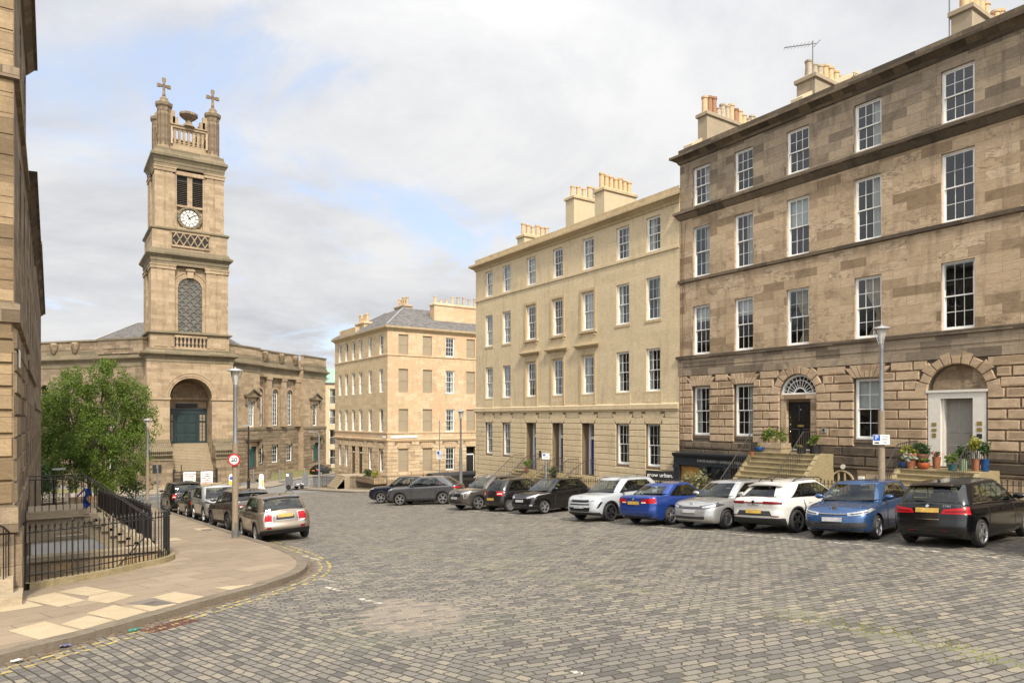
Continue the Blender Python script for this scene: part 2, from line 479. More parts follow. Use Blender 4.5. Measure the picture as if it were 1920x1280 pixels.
M['corner_side'] = stone('grey_cream_sandstone', [(.47, .36, .215), (.52, .40, .245), (.55, .43, .265)], .9, .36, (.33, .25, .16), .004,
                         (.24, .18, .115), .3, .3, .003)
M['corner_r'] = stone('cream_rusticated_stone', [(.48, .345, .21), (.54, .41, .255), (.58, .455, .29), (.38, .28, .18)], .95, .34, (.3, .2, .12), .004,
                      (.2, .14, .09), .3, .3, .004)
M['render'] = plain('grey_render', (.30, .245, .165), .9, var=.06, scale=2.)
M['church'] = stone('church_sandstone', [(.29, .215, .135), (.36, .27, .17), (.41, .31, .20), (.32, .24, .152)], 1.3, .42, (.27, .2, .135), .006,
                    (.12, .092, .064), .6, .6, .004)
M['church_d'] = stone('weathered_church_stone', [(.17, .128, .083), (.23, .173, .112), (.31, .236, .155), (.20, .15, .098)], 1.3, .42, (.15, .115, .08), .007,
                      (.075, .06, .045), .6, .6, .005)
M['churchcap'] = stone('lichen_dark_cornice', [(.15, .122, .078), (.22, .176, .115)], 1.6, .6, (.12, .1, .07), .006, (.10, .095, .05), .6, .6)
M['slate'] = stone('roof_slate', [(.10, .095, .09), (.14, .13, .125), (.17, .16, .15)], .3, .2, (.06, .055, .05), .006, (.12, .11, .08), .3, .3, .01)
M['lead'] = plain('lead_flashing', (.3, .3, .3), .5, .3)
M['harl'] = plain('harled_chimney', (.33, .265, .18), .95, var=.1, scale=3., bump=.01)
M['harl_s'] = plain('cream_chimney', (.50, .41, .265), .95, var=.06, scale=3.)
M['pot_buff'] = plain('buff_clay_pot', (.55, .38, .21), .8, var=.2, scale=9.)
M['pot_red'] = plain('red_clay_pot', (.30, .155, .085), .8, var=.2, scale=9.)
M['pot_grey'] = plain('weathered_clay_pot', (.40, .33, .24), .85, var=.25, scale=9.)
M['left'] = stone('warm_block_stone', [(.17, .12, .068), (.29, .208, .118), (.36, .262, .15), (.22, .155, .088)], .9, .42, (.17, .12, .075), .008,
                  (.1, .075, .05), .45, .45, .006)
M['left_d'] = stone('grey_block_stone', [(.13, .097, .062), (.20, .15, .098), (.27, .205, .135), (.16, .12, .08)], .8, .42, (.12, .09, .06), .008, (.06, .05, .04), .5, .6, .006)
M['rubble'] = stone('basement_rubble', [(.36, .27, .17), (.42, .25, .12), (.45, .35, .22), (.28, .21, .14), (.44, .3, .15)], .62, .3, (.28, .21, .14), .02,
                    (.15, .11, .07), .3, .3, .02)
M['step'] = stone('worn_step_stone', [(.33, .265, .18), (.37, .30, .205)], 2., 2., (.2, .16, .1), .0, (.14, .13, .07), .5, .3, .004)
M['step_moss'] = stone('mossy_step_stone', [(.27, .215, .12), (.31, .25, .14)], 2., 2., (.2, .16, .1), .0, (.085, .075, .03), .6, .4, .004)
M['white'] = plain('white_gloss_paint', (.80, .78, .73), .35, var=.04, scale=4.)
M['offwhite'] = plain('pale_stone_paint', (.62, .58, .51), .5, var=.05)
M['greypaint'] = plain('grey_door_paint', (.24, .225, .20), .4, var=.06)
M['blackpaint'] = plain('black_gloss_paint', (.012, .011, .011), .25, var=.3)
M['charcoal'] = plain('charcoal_shopfront_paint', (.022, .027, .032), .35, var=.2)
M['blue1'] = plain('bright_blue_door', (.025, .10, .30), .35, var=.1)
M['blue2'] = plain('navy_door', (.018, .026, .07), .35, var=.1)
M['blue3'] = plain('royal_blue_door', (.012, .045, .22), .35, var=.1)
M['greendoor'] = plain('dark_green_paint', (.016, .034, .036), .4, var=.15)
M['teal'] = plain('teal_door', (.03, .10, .09), .5, var=.15)
M['iron'] = plain('black_iron', (.012, .011, .011), .45, .0, var=.4, scale=20.)
M['rail_iron'] = plain('brown_black_railing', (.035, .028, .022), .55, .0, var=.4, scale=20.)
M['galv'] = plain('galvanised_steel', (.32, .335, .35), .45, .6, var=.15, scale=14.)
M['concrete'] = plain('buff_concrete_post', (.25, .195, .135), .85, var=.15, scale=9., bump=.003)
M['greypost'] = plain('grey_painted_steel', (.17, .17, .165), .5, .2)
M['alu'] = plain('lamp_aluminium', (.5, .5, .5), .35, .6)
M['diff'] = plain('opal_diffuser', (.55, .53, .48), .3)
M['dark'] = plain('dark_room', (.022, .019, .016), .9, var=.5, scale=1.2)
M['room'] = plain('dim_room', (.045, .032, .022), .9, var=.6, scale=.9)
M['curtain'] = plain('white_curtain', (.62, .60, .55), .85, var=.06, scale=3.)
M['cream_curtain'] = plain('cream_curtain', (.46, .36, .24), .85, var=.15, scale=3.)
M['redroom'] = plain('red_wall', (.15, .035, .022), .9, var=.4, scale=1.5)
M['blind'] = plain('white_blind', (.66, .65, .62), .8, var=.03)
M['glass'] = glass('window_glass', boost=1.9)
M['glass_b'] = glass('wavy_old_glass', boost=1.5)
M['brass'] = plain('brass_plate', (.42, .30, .10), .4, .7)
M['dial'] = plain('clock_dial_white', (.60, .58, .53), .5, var=.05)
M['black'] = plain('matt_black', (.012, .012, .012), .6, var=.3)
M['signwhite'] = plain('sign_white', (.78, .77, .74), .4, var=.03)
M['signred'] = plain('sign_red', (.48, .03, .035), .4, var=.05)
M['signblue'] = plain('sign_blue', (.02, .10, .42), .4, var=.05)
M['signyellow'] = plain('sign_yellow', (.75, .48, .03), .4, var=.05)
M['tyre'] = plain('tyre_rubber', (.018, .017, .016), .75, var=.25, scale=14.)
M['trim'] = plain('grey_black_plastic', (.025, .025, .026), .6, var=.2, scale=10.)
M['gloss_black'] = plain('gloss_black_trim', (.008, .008, .009), .12, var=.2, coat=.5)
M['chrome'] = plain('bright_chrome', (.62, .62, .63), .14, 1., var=.05)
M['alloy'] = plain('silver_alloy', (.50, .49, .48), .28, .8, var=.1, scale=12.)
M['alloy_d'] = plain('dark_alloy', (.05, .05, .052), .3, .6, var=.2)
M['rimback'] = plain('backing_black', (.015, .014, .013), .7, var=.3)  # even near-black for wheel backs, arches, undersides and panel gaps
M['lamp_red'] = plain('red_lamp_lens', (.36, .006, .01), .22, var=.25, scale=18., spec=.35)
M['lamp_dkred'] = plain('deep_red_lens', (.15, .005, .008), .2, var=.3, scale=18., spec=.35)
M['lamp_clear'] = plain('clear_lamp_lens', (.50, .50, .50), .12, .5, var=.45, scale=16., coat=.8)
M['lamp_amber'] = plain('clear_reverse_lens', (.72, .62, .58), .15, var=.1, coat=.8)
M['lamp_dark'] = plain('smoked_lens', (.07, .07, .075), .1, .3, var=.4, scale=14., coat=.8)
M['plate_y'] = plain('yellow_number_plate', (.46, .29, .06), .5, var=.3, scale=7.)
M['plate_w'] = plain('white_number_plate', (.36, .36, .36), .4, var=.25, scale=7.)
M['terra'] = plain('terracotta', (.29, .115, .055), .75, var=.2)
M['terra_d'] = plain('brown_planter', (.20, .10, .06), .7, var=.2)
M['orange_glaze'] = plain('orange_glazed_pot', (.38, .085, .03), .35, var=.25)
M['blue_glaze'] = plain('blue_glazed_pot', (.015, .06, .17), .2, var=.3)
M['teal_glaze'] = plain('teal_glazed_pot', (.02, .085, .085), .3, var=.3)
M['green_glaze'] = plain('pale_green_pot', (.24, .32, .19), .4, var=.15)
M['wood'] = plain('weathered_timber', (.34, .26, .165), .8, var=.25, scale=8.)
M['rust'] = plain('rusty_iron', (.12, .05, .032), .9, var=.4, scale=12.)
M['bark'] = plain('tree_bark', (.14, .115, .085), .9, var=.4, scale=12., bump=.02)
M['leaf'] = leafmat('birch_leaves', [(.045, .082, .008), (.095, .155, .014), (.15, .215, .024), (.07, .125, .011), (.21, .27, .036)])
M['leaf_d'] = leafmat('dark_leaves', [(.02, .05, .012), (.04, .085, .02), (.06, .11, .025)])
M['leaf_y'] = leafmat('yellow_green_leaves', [(.25, .26, .03), (.38, .36, .05), (.18, .22, .03)])
M['leaf_v'] = leafmat('variegated_leaves', [(.14, .17, .05), (.35, .33, .16), (.22, .18, .09), (.10, .13, .04)])
M['leaf_s'] = leafmat('silver_leaves', [(.45, .50, .42), (.30, .38, .28), (.60, .62, .55)])
M['leaf_p'] = leafmat('pink_flowers', [(.55, .06, .09), (.60, .14, .16), (.08, .12, .03)])
M['cloth_blue'] = plain('blue_cloth', (.02, .05, .24), .85, var=.2)
M['cloth_purple'] = plain('purple_cloth', (.13, .03, .19), .85, var=.2)
M['modern'] = stone('pale_brick_cladding', [(.50, .42, .27), (.55, .46, .3)], .6, .2, (.45, .37, .24), .004, (.4, .33, .22), .2, .2)
M['copper'] = plain('green_copper_roof', (.25, .42, .30), .7, var=.12, scale=.4)
M['amber'] = plain('timber_shop_door', (.45, .24, .06), .5, var=.3, scale=3.)
def sheet(name, xs, ys, zf, mat, skip=None):
    mb = MB()
    for i in range(len(xs) - 1):
        for j in range(len(ys) - 1):
            cx = (xs[i] + xs[i + 1]) / 2; cy = (ys[j] + ys[j + 1]) / 2
            if skip and skip(cx, cy): continue
            mb.q([(x, y, zf(x, y)) for x, y in ((xs[i], ys[j]), (xs[i + 1], ys[j]), (xs[i + 1], ys[j + 1]), (xs[i], ys[j + 1]))])
    o = mb.build(name, mat, smooth=30); return struct(o)

def fr_range(a, b, st):
    n = max(1, round((b - a) / st)); return [a + (b - a) * i / n for i in range(n + 1)]

in_pit_l = lambda x, y: x < 2.75 and x > -14 and 17.9 < y < 60
in_pit_r = lambda x, y: 24.2 < x < 45 and -30 < y < 44.8
in_pit_c = lambda x, y: 24.5 < x < 45 and 58.9 < y < 78
pit = lambda x, y: in_pit_l(x, y) or in_pit_r(x, y) or in_pit_c(x, y)

# roads ------------------------------------------------------------------
sheet('street', [-60, -30, -14, -4, 0, 1.4, 2.75, 4, 6, 8, 10, 14, 18, 22, 24.2], fr_range(-24, 2, 3) + fr_range(3, 17.9, .83) + fr_range(19.4, 60, 1.5) + [62, 64, 66],
      lambda x, y: gz(y), M['setts'], pit)
sheet('side_street', [-60, -20, 0, 10, 20, 24.5, 30, 45, 60, 90], fr_range(66, 96, 1.5) + [104, 115, 130, 150],
      lambda x, y: gz(y), M['asphalt'], pit)
sheet('cross_street', [24.2, 24.5, 30, 40, 60, 90], [44.8, 46, 48, 50, 52, 54, 56, 57.5, 58.9, 60, 62, 64, 66], lambda x, y: gz(y), M['asphalt'], pit)
sheet('ground', [-700, -60, -14, 2.75, 6, 24.2, 24.5, 45, 90, 700],
      [-700, -30, -24, 2] + fr_range(5, 17.9, 1.5)[1:] + fr_range(20, 60, 3) + [66, 72, 78, 81, 84, 87, 90, 110, 150, 900],
      lambda x, y: gz(y) - .06, M['earth'], pit)

# left pavement -------------------------------------------------------------
KP = [(-14, 3.2), (-4, 9.5), (-.58, 11.69), (.37, 12.28), (1.47, 13.06), (2.55, 13.87), (3.74, 14.71), (4.73, 15.76), (5.37, 17.15),
      (5.70, 19.05), (5.82, 22), (5.82, 26), (5.9, 34), (6.0, 45), (6.0, 56), (5.6, 61)]
IP = [(-14, 16.7), (-4, 16.7), (-1.2, 16.7), (-.6, 16.7), (-.5, 17.3), (-.47, 17.97), (.35, 18.47), (1.11, 18.99), (1.86, 19.75),
      (2.5, 20.4), (2.78, 21.6), (2.8, 26), (2.8, 34), (2.8, 45), (2.8, 56), (2.8, 61)]
def refine(pts, n):
    out = []
    for i in range(len(pts) - 1):
        p0 = pts[max(i - 1, 0)]; p1 = pts[i]; p2 = pts[i + 1]; p3 = pts[min(i + 2, len(pts) - 1)]
        for k in range(n):
            t = k / n
            out.append(tuple(.5 * (2 * b + (c - a) * t + (2 * a - 5 * b + 4 * c - d) * t * t + (3 * b - a - 3 * c + d) * t ** 3)
                             for a, b, c, d in zip(p0, p1, p2, p3)))
    out.append(pts[-1]); return out
KR = refine(KP, 5); IR = refine(IP, 5)
def offs(path, d):
    out = []
    for i, p in enumerate(path):
        a = path[max(i - 1, 0)]; b = path[min(i + 1, len(path) - 1)]
        tx, ty = b[0] - a[0], b[1] - a[1]; l = math.hypot(tx, ty) or 1
        out.append((p[0] - ty / l * d, p[1] + tx / l * d))
    return out
KIN = offs(KR, .26)
KH = .13
mb = MB()
rows = []
for a, b in zip(KIN, IR):
    rows.append([(a[0] + (b[0] - a[0]) * t, a[1] + (b[1] - a[1]) * t, 0) for t in (0, .2, .4, .6, .8, 1)])
rows = [[(x, y, gz(y) + KH) for x, y, z in r] for r in rows]
mb.grid(rows, flip=True)
pav = struct(mb.build('pavement', M['flags'], smooth=30))
def kerb(path, inner, h, stone_len, name='kerb'):
    mb = MB(); acc = 0
    for i in range(len(path) - 1):
        a, b = path[i], path[i + 1]; c, d = inner[i], inner[i + 1]
        n = max(1, round(math.hypot(b[0] - a[0], b[1] - a[1]) / stone_len))
        for k in range(n):
            L = lambda p, q, t: (p[0] + (q[0] - p[0]) * t, p[1] + (q[1] - p[1]) * t)
            t0, t1 = k / n + .006 / n, (k + 1) / n - .006 / n
            j = rnd.uniform(-.006, .006)
            o0, o1, i0, i1 = L(a, b, t0), L(a, b, t1), L(c, d, t0), L(c, d, t1)
            ch = .015
            s0, s1 = L(o0, i0, .06), L(o1, i1, .06)
            T = lambda p, z: (p[0], p[1], gz(p[1]) + z)
            mb.q([T(o0, -.05), T(o1, -.05), T(o1, h - ch + j), T(o0, h - ch + j)])
            mb.q([T(o0, h - ch + j), T(o1, h - ch + j), T(s1, h + j), T(s0, h + j)])
            mb.q([T(s0, h + j), T(s1, h + j), T(i1, h + j), T(i0, h + j)])
            mb.q([T(o0, -.05), T(o0, h - ch + j), T(s0, h + j), T(i0, h + j), T(i0, -.05)])
            mb.q([T(o1, -.05), T(i1, -.05), T(i1, h + j), T(s1, h + j), T(o1, h - ch + j)])
    return struct(mb.build(name, M['kerb']))
kerb(KR, KIN, KH + .006, 1.1)
# pale and dark flagstones let into the pavement
Z3 = lambda x, y: (x * .3437, 840 + y * .3437)
SLABS = [[(0, 850), (125, 825), (235, 858), (0, 895)], [(130, 825), (300, 785), (470, 830), (320, 865)],
         [(310, 783), (465, 753), (610, 778), (480, 805)], [(488, 806), (612, 780), (738, 803), (590, 845), (476, 832)],
         [(470, 900), (620, 855), (805, 890), (640, 938)], [(715, 862), (850, 830), (975, 852), (820, 890)],
         [(825, 815), (950, 783), (1130, 810), (985, 848)], [(330, 960), (480, 912), (620, 938), (455, 988)],
         [(45, 996), (245, 943), (425, 995), (215, 1045)], [(1160, 760), (1385, 740), (1280, 776)],
         [(925, 490), (960, 487), (1000, 500), (925, 507)], [(1050, 437), (1130, 432), (1165, 443), (1085, 449)]]
mb = MB(); md = MB()
def pav_at(px, py): 
    p = ground_at(px, py, KH); return (p[0], p[1], gz(p[1]) + KH + .004)
for k, s in enumerate(SLABS):
    mb.q([pav_at(*Z3(*p)) for p in s][::-1])
for s in ([(690, 845), (840, 815), (960, 845), (845, 862)], [(1090, 443), (1150, 440), (1165, 446), (1110, 450)]):
    md.q([pav_at(*Z3(*p)) for p in s][::-1])
for b_, nm, mt in ((mb, 'pale_flagstones', M['slab']), (md, 'dark_flagstones', M['slab2'])):
    for i, f in enumerate(b_.f):
        p0, p1, p2 = (Vector(b_.v[k]) for k in f[:3])
        if (p1 - p0).cross(p2 - p0).z < 0: b_.f[i] = f[::-1]
    struct(b_.build(nm, mt))

def strip(path, d0, d1, z, gaps=None, seed=0):
    a = offs(path, d0); b = offs(path, d1); mb = MB(); r = random.Random(seed)
    for i in range(len(path) - 1):
        if gaps and r.random() < gaps: continue
        mb.q([(p[0], p[1], gz(p[1]) + z) for p in (a[i], a[i + 1], b[i + 1], b[i])])
    for i, f in enumerate(mb.f):
        p0, p1, p2 = (Vector(mb.v[k]) for k in f[:3])
        if (p1 - p0).cross(p2 - p0).z < 0: mb.f[i] = f[::-1]
    return mb
KY = [p for p in KR if -14 < p[0] and p[1] < 24.2]
KY = refine(KY, 3)
for k, (d0, d1) in enumerate(((-.36, -.27), (-.58, -.49))):
    struct(strip(KY, d0, d1, .006, .03, k).build('yellow_line', M['ypaint']))
# gutter dirt
struct(strip(KR[:60], -.2, .02, .004, 0, 3).build('gutter_leaf_litter', worn('gutter_litter', (.20, .14, .085), .50, 6.)))
# right pavement with its kerb ----------------------------------------------------
RK = [(22.0, y) for y in fr_range(-24, 44, 2)] + [(22.25, 45.2), (22.9, 45.9), (24.2, 46.2), (30, 46.2), (45, 46.2)]
RIN = [(22.26, y) for y in fr_range(-24, 44, 2)] + [(22.48, 45.0), (23.05, 45.65), (24.2, 45.94), (30, 45.94), (45, 45.94)]
kerb(RK[::-1], RIN[::-1], KH + .006, 1.)
mb = MB()
rows = [[(x, y, gz(y) + KH), (x * .5 + 24.2 * .5, y, gz(y) + KH), (24.2, y, gz(y) + KH)] for x, y in RIN[:35]]
rows += [[(22.48, 45., gz(45) + KH), (23.3, 44.9, gz(45) + KH), (24.2, 44.8, gz(44.8) + KH)], [(23.05, 45.65, gz(45.6) + KH), (23.6, 45.5, gz(45.5) + KH), (24.2, 44.85, gz(44.85) + KH)],
         [(24.2, 45.94, gz(45.9) + KH), (24.4, 45.4, gz(45.4) + KH), (24.6, 44.86, gz(44.86) + KH)], [(45, 45.94, gz(45.9) + KH), (45, 45.4, gz(45.4) + KH), (45, 44.86, gz(44.86) + KH)]]
mb.grid(rows, flip=True)
struct(mb.build('pavement', M['flags2'], smooth=30))
# pavement round the corner building
CK = [(45, 56.4), (30, 56.4), (24.2, 56.4), (22.9, 56.8), (22.3, 57.8), (22.2, 60), (22.2, 66), (22.2, 72), (22.2, 77), (23, 79), (26, 80), (45, 80)]
CI = [(45, 56.66), (30, 56.66), (24.3, 56.66), (23.1, 57.0), (22.56, 57.9), (22.46, 60), (22.46, 66), (22.46, 72), (22.46, 77), (23.2, 78.8), (26, 79.75), (45, 79.75)]
CA = [(45, 58.9), (30, 58.9), (24.6, 58.9), (24.5, 58.9), (24.5, 59.1), (24.5, 60.3), (24.5, 66), (24.5, 72), (24.5, 77), (24.5, 78), (26, 78), (45, 78)]
kerb(CK, CI, KH + .006, 1.)
mb = MB(); mb.grid([[(a[0], a[1], gz(a[1]) + KH), (b[0], b[1], gz(b[1]) + KH)] for a, b in zip(CI, CA)])
struct(mb.build('pavement', M['flags2']))
# bay lines: broken worn white dashes in front of the parked cars, a few stray ones
mb = MB()
def dash(p, q, w):
    p = Vector((p[0], p[1], 0)); q = Vector((q[0], q[1], 0)); d = (q - p).normalized(); n = Vector((-d.y, d.x, 0)) * w / 2
    pts = [p - n, q - n, q + n, p + n]
    k = max(1, round((q - p).length / .5))
    for i in range(k):
        a = p.lerp(q, i / k); b = p.lerp(q, (i + 1) / k)
        mb.q([(x.x, x.y, gz(x.y) + .006) for x in (a - n, a + n, b + n, b - n)][::-1])
y = 1.
while y < 41:
    x = 16.95 + .0185 * (y - 5)
    dash((x, y), (x + .02, y + 1.25), .11); y += 1.62
for (a, b) in (((612, 1100), (640, 1108)), ((675, 1122), (715, 1132)), ((600, 925), (640, 930)), ((1072, 1258), (1092, 1265)),
               ((560, 1040), (600, 1050)), ((600, 1085), (632, 1092)), ((862, 1010), (905, 1012))):
    dash(ground_at(*a), ground_at(*b), .12)
for i, f in enumerate(mb.f):
    p0, p1, p2 = (Vector(mb.v[k]) for k in f[:3])
    if (p1 - p0).cross(p2 - p0).z < 0: mb.f[i] = f[::-1]
struct(mb.build('bay_line', M['wpaint']))

# basement areas: floors and retaining walls are parts of the ground works
mb = MB()
for (x0, x1, y0, y1) in ((-14, 2.8, 17.9, 60), (24.2, 45, -30, 44.8), (24.5, 45, 58.9, 78)):
    ys = fr_range(y0, y1, 3)
    for a, b in zip(ys, ys[1:]):
        mb.q([(x0, a, gz(a) - 2.7), (x1, a, gz(a) - 2.7), (x1, b, gz(b) - 2.7), (x0, b, gz(b) - 2.7)])
struct(mb.build('basement_floor', M['flags2']))
mb = MB()
def retain(path, flip=False):
    for a, b in zip(path, path[1:]):
        q = [(a[0], a[1], gz(a[1]) - 2.7), (b[0], b[1], gz(b[1]) - 2.7), (b[0], b[1], gz(b[1]) + KH), (a[0], a[1], gz(a[1]) + KH)]
        mb.q(q[::-1] if flip else q)
retain([p for p in IR if p[1] > 17.9 and p[1] <= 61])
retain([(24.2, y) for y in fr_range(-30, 44.8, 4)], True)
retain([(45, 58.9), (24.5, 58.9)] + [(24.5, y) for y in fr_range(59, 78, 3)])
mb.q([(24.2, 44.8, -5.6), (45, 44.8, -5.6), (45, 44.8, gz(44.8) + KH), (24.2, 44.8, gz(44.8) + KH)])
struct(mb.build('retaining_wall', M['rubble']))

# the drain, litter -------------------------------------------------------------------
p0 = ground_at(318, 1172)
mb = MB()
dv = Vector((.85, .5, 0)).normalized(); nv_ = Vector((-dv.y, dv.x, 0))
Pd = lambda u, v, z: tuple(Vector((p0[0], p0[1], gz(p0[1]))) + dv * u + nv_ * v + Vector((0, 0, z - .07 * (dv.y * u + nv_.y * v))))
mb.box(-.42, .42, -.2, -.17, -.02, .012, 0, Pd); mb.box(-.42, .42, .17, .2, -.02, .012, 0, Pd)
mb.box(-.42, -.39, -.17, .17, -.02, .012, 0, Pd); mb.box(.39, .42, -.17, .17, -.02, .012, 0, Pd)
for k in range(9): mb.box(-.36 + k * .085, -.32 + k * .085, -.17, .17, -.02, .009, 0, Pd)
mb.box(-.39, .39, -.17, .17, .003, .0045, 1, Pd)
tag(mb.build('drain_grate', [M['rust'], M['black']]), 'rusty iron drain grate in the gutter below the pale flagstones', 'drain')
for nm, px, py, mt, lab in (('bottle', 240, 1187, plain('green_plastic', (.04, .16, .11), .4), 'small crushed green bottle lying in the gutter'),
                            ('wrapper', 112, 1216, plain('purple_wrapper', (.12, .11, .2), .4), 'small purple crisp wrapper in the gutter near the kerb'),
                            ('litter', 20, 1245, M['signwhite'], 'scrap of white paper on the setts by the kerb')):
    p = ground_at(px, py); mb = MB(); r = random.Random(px)
    if nm == 'bottle':
        mb.lathe([(.0, 0), (.035, .004), (.036, .05), (.026, .09), (.035, .13), (.014, .19), (.014, .22), (0, .22)], (0, 0, 0), 9)
        mb.v = [(z * .9 + p[0], y * 1. + p[1] + z * .3, gz(p[1]) + .035 + x * .8) for x, y, z in mb.v]
    else:
        rows = [[(p[0] + .035 * i + r.uniform(-.01, .01), p[1] + .03 * j + r.uniform(-.01, .01), gz(p[1]) + .012 + r.random() * .035) for i in range(5)] for j in range(4)]
        mb.grid(rows); rows2 = [[(x, y, z + .003) for x, y, z in q] for q in rows]; mb.grid(rows2)
    tag(mb.build(nm, mt), lab, nm)
def wall(mb, fr, u0, u1, z0, z1, ops, rev=.24, m=0, mroom=1, room=.9, top=False):
    """a wall plane with real openings: reveals and a dim room behind each"""
    us = sorted({u0, u1, *[o['u0'] for o in ops], *[o['u1'] for o in ops]})
    zs = sorted({z0, z1, *[o['z0'] for o in ops], *[o['z1'] for o in ops]})
    us = [u for u in us if u0 - 1e-6 <= u <= u1 + 1e-6]; zs = [z for z in zs if z0 - 1e-6 <= z <= z1 + 1e-6]
    for a, b in zip(us, us[1:]):
        for c, d in zip(zs, zs[1:]):
            um, zm = (a + b) / 2, (c + d) / 2
            if any(o['u0'] < um < o['u1'] and o['z0'] < zm < o['z1'] for o in ops): continue
            mb.q([fr(a, 0, c), fr(b, 0, c), fr(b, 0, d), fr(a, 0, d)], m)
    for o in ops:
        a, b, c, d = o['u0'], o['u1'], o['z0'], o['z1']; r = o.get('rev', rev); rm = o.get('room', room)
        mm = o.get('m', m)
        if o.get('arch'):
            R_ = (b - a) / 2; uc = (a + b) / 2; zsng = d - R_; N = 16
            arc = [(uc - R_ * math.cos(PI * k / N), zsng + R_ * math.sin(PI * k / N)) for k in range(N + 1)]
            for p, q in zip(arc, arc[1:]):
                mb.q([fr(p[0], 0, p[1]), fr(q[0], 0, q[1]), fr(q[0], 0, d), fr(p[0], 0, d)], m)
                mb.q([fr(p[0], 0, p[1]), fr(p[0], -r, p[1]), fr(q[0], -r, q[1]), fr(q[0], 0, q[1])], mm)
            dt = zsng
        else:
            dt = d; mb.q([fr(a, 0, d), fr(a, -r, d), fr(b, -r, d), fr(b, 0, d)], mm)
        mb.q([fr(a, 0, c), fr(a, -r, c), fr(a, -r, dt), fr(a, 0, dt)], mm)
        mb.q([fr(b, 0, c), fr(b, 0, dt), fr(b, -r, dt), fr(b, -r, c)], mm)
        mb.q([fr(a, 0, c), fr(b, 0, c), fr(b, -r, c), fr(a, -r, c)], mm)
        if o.get('blind'):
            mb.q([fr(a, -r, c), fr(b, -r, c), fr(b, -r, d), fr(a, -r, d)], o['blind'])
        elif rm:
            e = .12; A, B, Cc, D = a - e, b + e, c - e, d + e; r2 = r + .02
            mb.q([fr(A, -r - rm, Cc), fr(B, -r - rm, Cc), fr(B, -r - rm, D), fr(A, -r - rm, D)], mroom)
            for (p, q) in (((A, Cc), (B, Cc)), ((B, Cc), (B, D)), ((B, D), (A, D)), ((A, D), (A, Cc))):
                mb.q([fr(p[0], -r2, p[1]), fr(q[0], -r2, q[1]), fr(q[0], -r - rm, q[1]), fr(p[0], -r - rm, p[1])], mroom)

WM = {}; PANES = []
def win_mesh(w, h, cols, ru, rl, split=.5, arch=False):
    key = ('w', round(w, 2), round(h, 2), cols, ru, rl, split, arch)
    if key in WM: return WM[key]
    mb = MB(); F = .062; b = .02
    mb.box(0, F, -.12, 0, 0, h); mb.box(w - F, w, -.12, 0, 0, h)
    mb.box(F, w - F, -.12, 0, h - F, h); mb.box(F, w - F, -.12, .0, 0, .075)
    zm = h * split
    def sash(z0, z1, y, rows):
        st = .045
        mb.box(F, F + st, y - .035, y, z0, z1); mb.box(w - F - st, w - F, y - .035, y, z0, z1)
        mb.box(F + st, w - F - st, y - .034, y - .001, z0, z0 + st); mb.box(F + st, w - F - st, y - .034, y - .001, z1 - st, z1)
        ia, ib = F + st, w - F - st
        for k in range(1, cols):
            u = ia + (ib - ia) * k / cols; mb.box(u - b / 2, u + b / 2, y - .03, y - .006, z0 + st, z1 - st)
        for k in range(1, rows):
            z = z0 + st + (z1 - z0 - 2 * st) * k / rows; mb.box(ia, ib, y - .028, y - .008, z - b / 2, z + b / 2)
    sash(zm - .022, h - F, -.03, ru); sash(.075, zm + .022, -.075, rl)
    fm = mb.mesh('window', M['white'])
    pb = MB()
    pb.q([(F, -.05, zm), (w - F, -.05, zm), (w - F, -.05, h - F), (F, -.05, h - F)])
    pb.q([(F, -.095, .075), (w - F, -.095, .075), (w - F, -.095, zm), (F, -.095, zm)])
    pm = pb.mesh('pane', M['glass'])
    WM[key] = (fm, pm); return WM[key]

def drape_mesh(w, h, kind, seed=0):
    """soft furnishings behind a pane"""
    key = ('c', round(w, 2), round(h, 2), kind, seed)
    if key in WM: return WM[key]
    mb = MB(); r = random.Random(seed)
    def sheet(u0, u1, z0, z1, amp=.03, waist=0.):
        n = max(6, int((u1 - u0) / .035)); rows = []
        for j in range(9):
            z = z0 + (z1 - z0) * j / 8; t = j / 8
            pull = waist * math.exp(-((t - .35) / .3) ** 2)
            row = []
            for i in range(n + 1):
                s = i / n; u = u0 + (u1 - u0) * (s * (1 - pull) if waist >= 0 else 1 - (1 - s) * (1 + pull))
                row.append((u, -.2 + amp * math.sin(i * 1.9 + seed) + .008 * math.sin(j + i), z))
            rows.append(row)
        mb.grid(rows)
    mat = M['curtain']
    if kind == 'full': sheet(.05, w - .05, .06, h - .05, .015)
    elif kind == 'left': sheet(.05, w * .42, .05, h - .05)
    elif kind == 'right': sheet(w * .58, w - .05, .05, h - .05)
    elif kind == 'both': sheet(.05, w * .3, .05, h - .05); sheet(w * .7, w - .05, .05, h - .05)
    elif kind == 'tied':
        mat = M['cream_curtain']; sheet(.05, w * .75, .05, h - .05, .03, .62)
    elif kind in ('blind_half', 'blind_third', 'blind_full'):
        mat = M['blind']; f = {'blind_half': .52, 'blind_third': .68, 'blind_full': .02}[kind]
        mb.box(.05, w - .05, -.19, -.18, h * f, h - .04)
    me = mb.mesh('blind' if 'blind' in kind else 'curtain', mat, smooth=50)
    WM[key] = me; return me

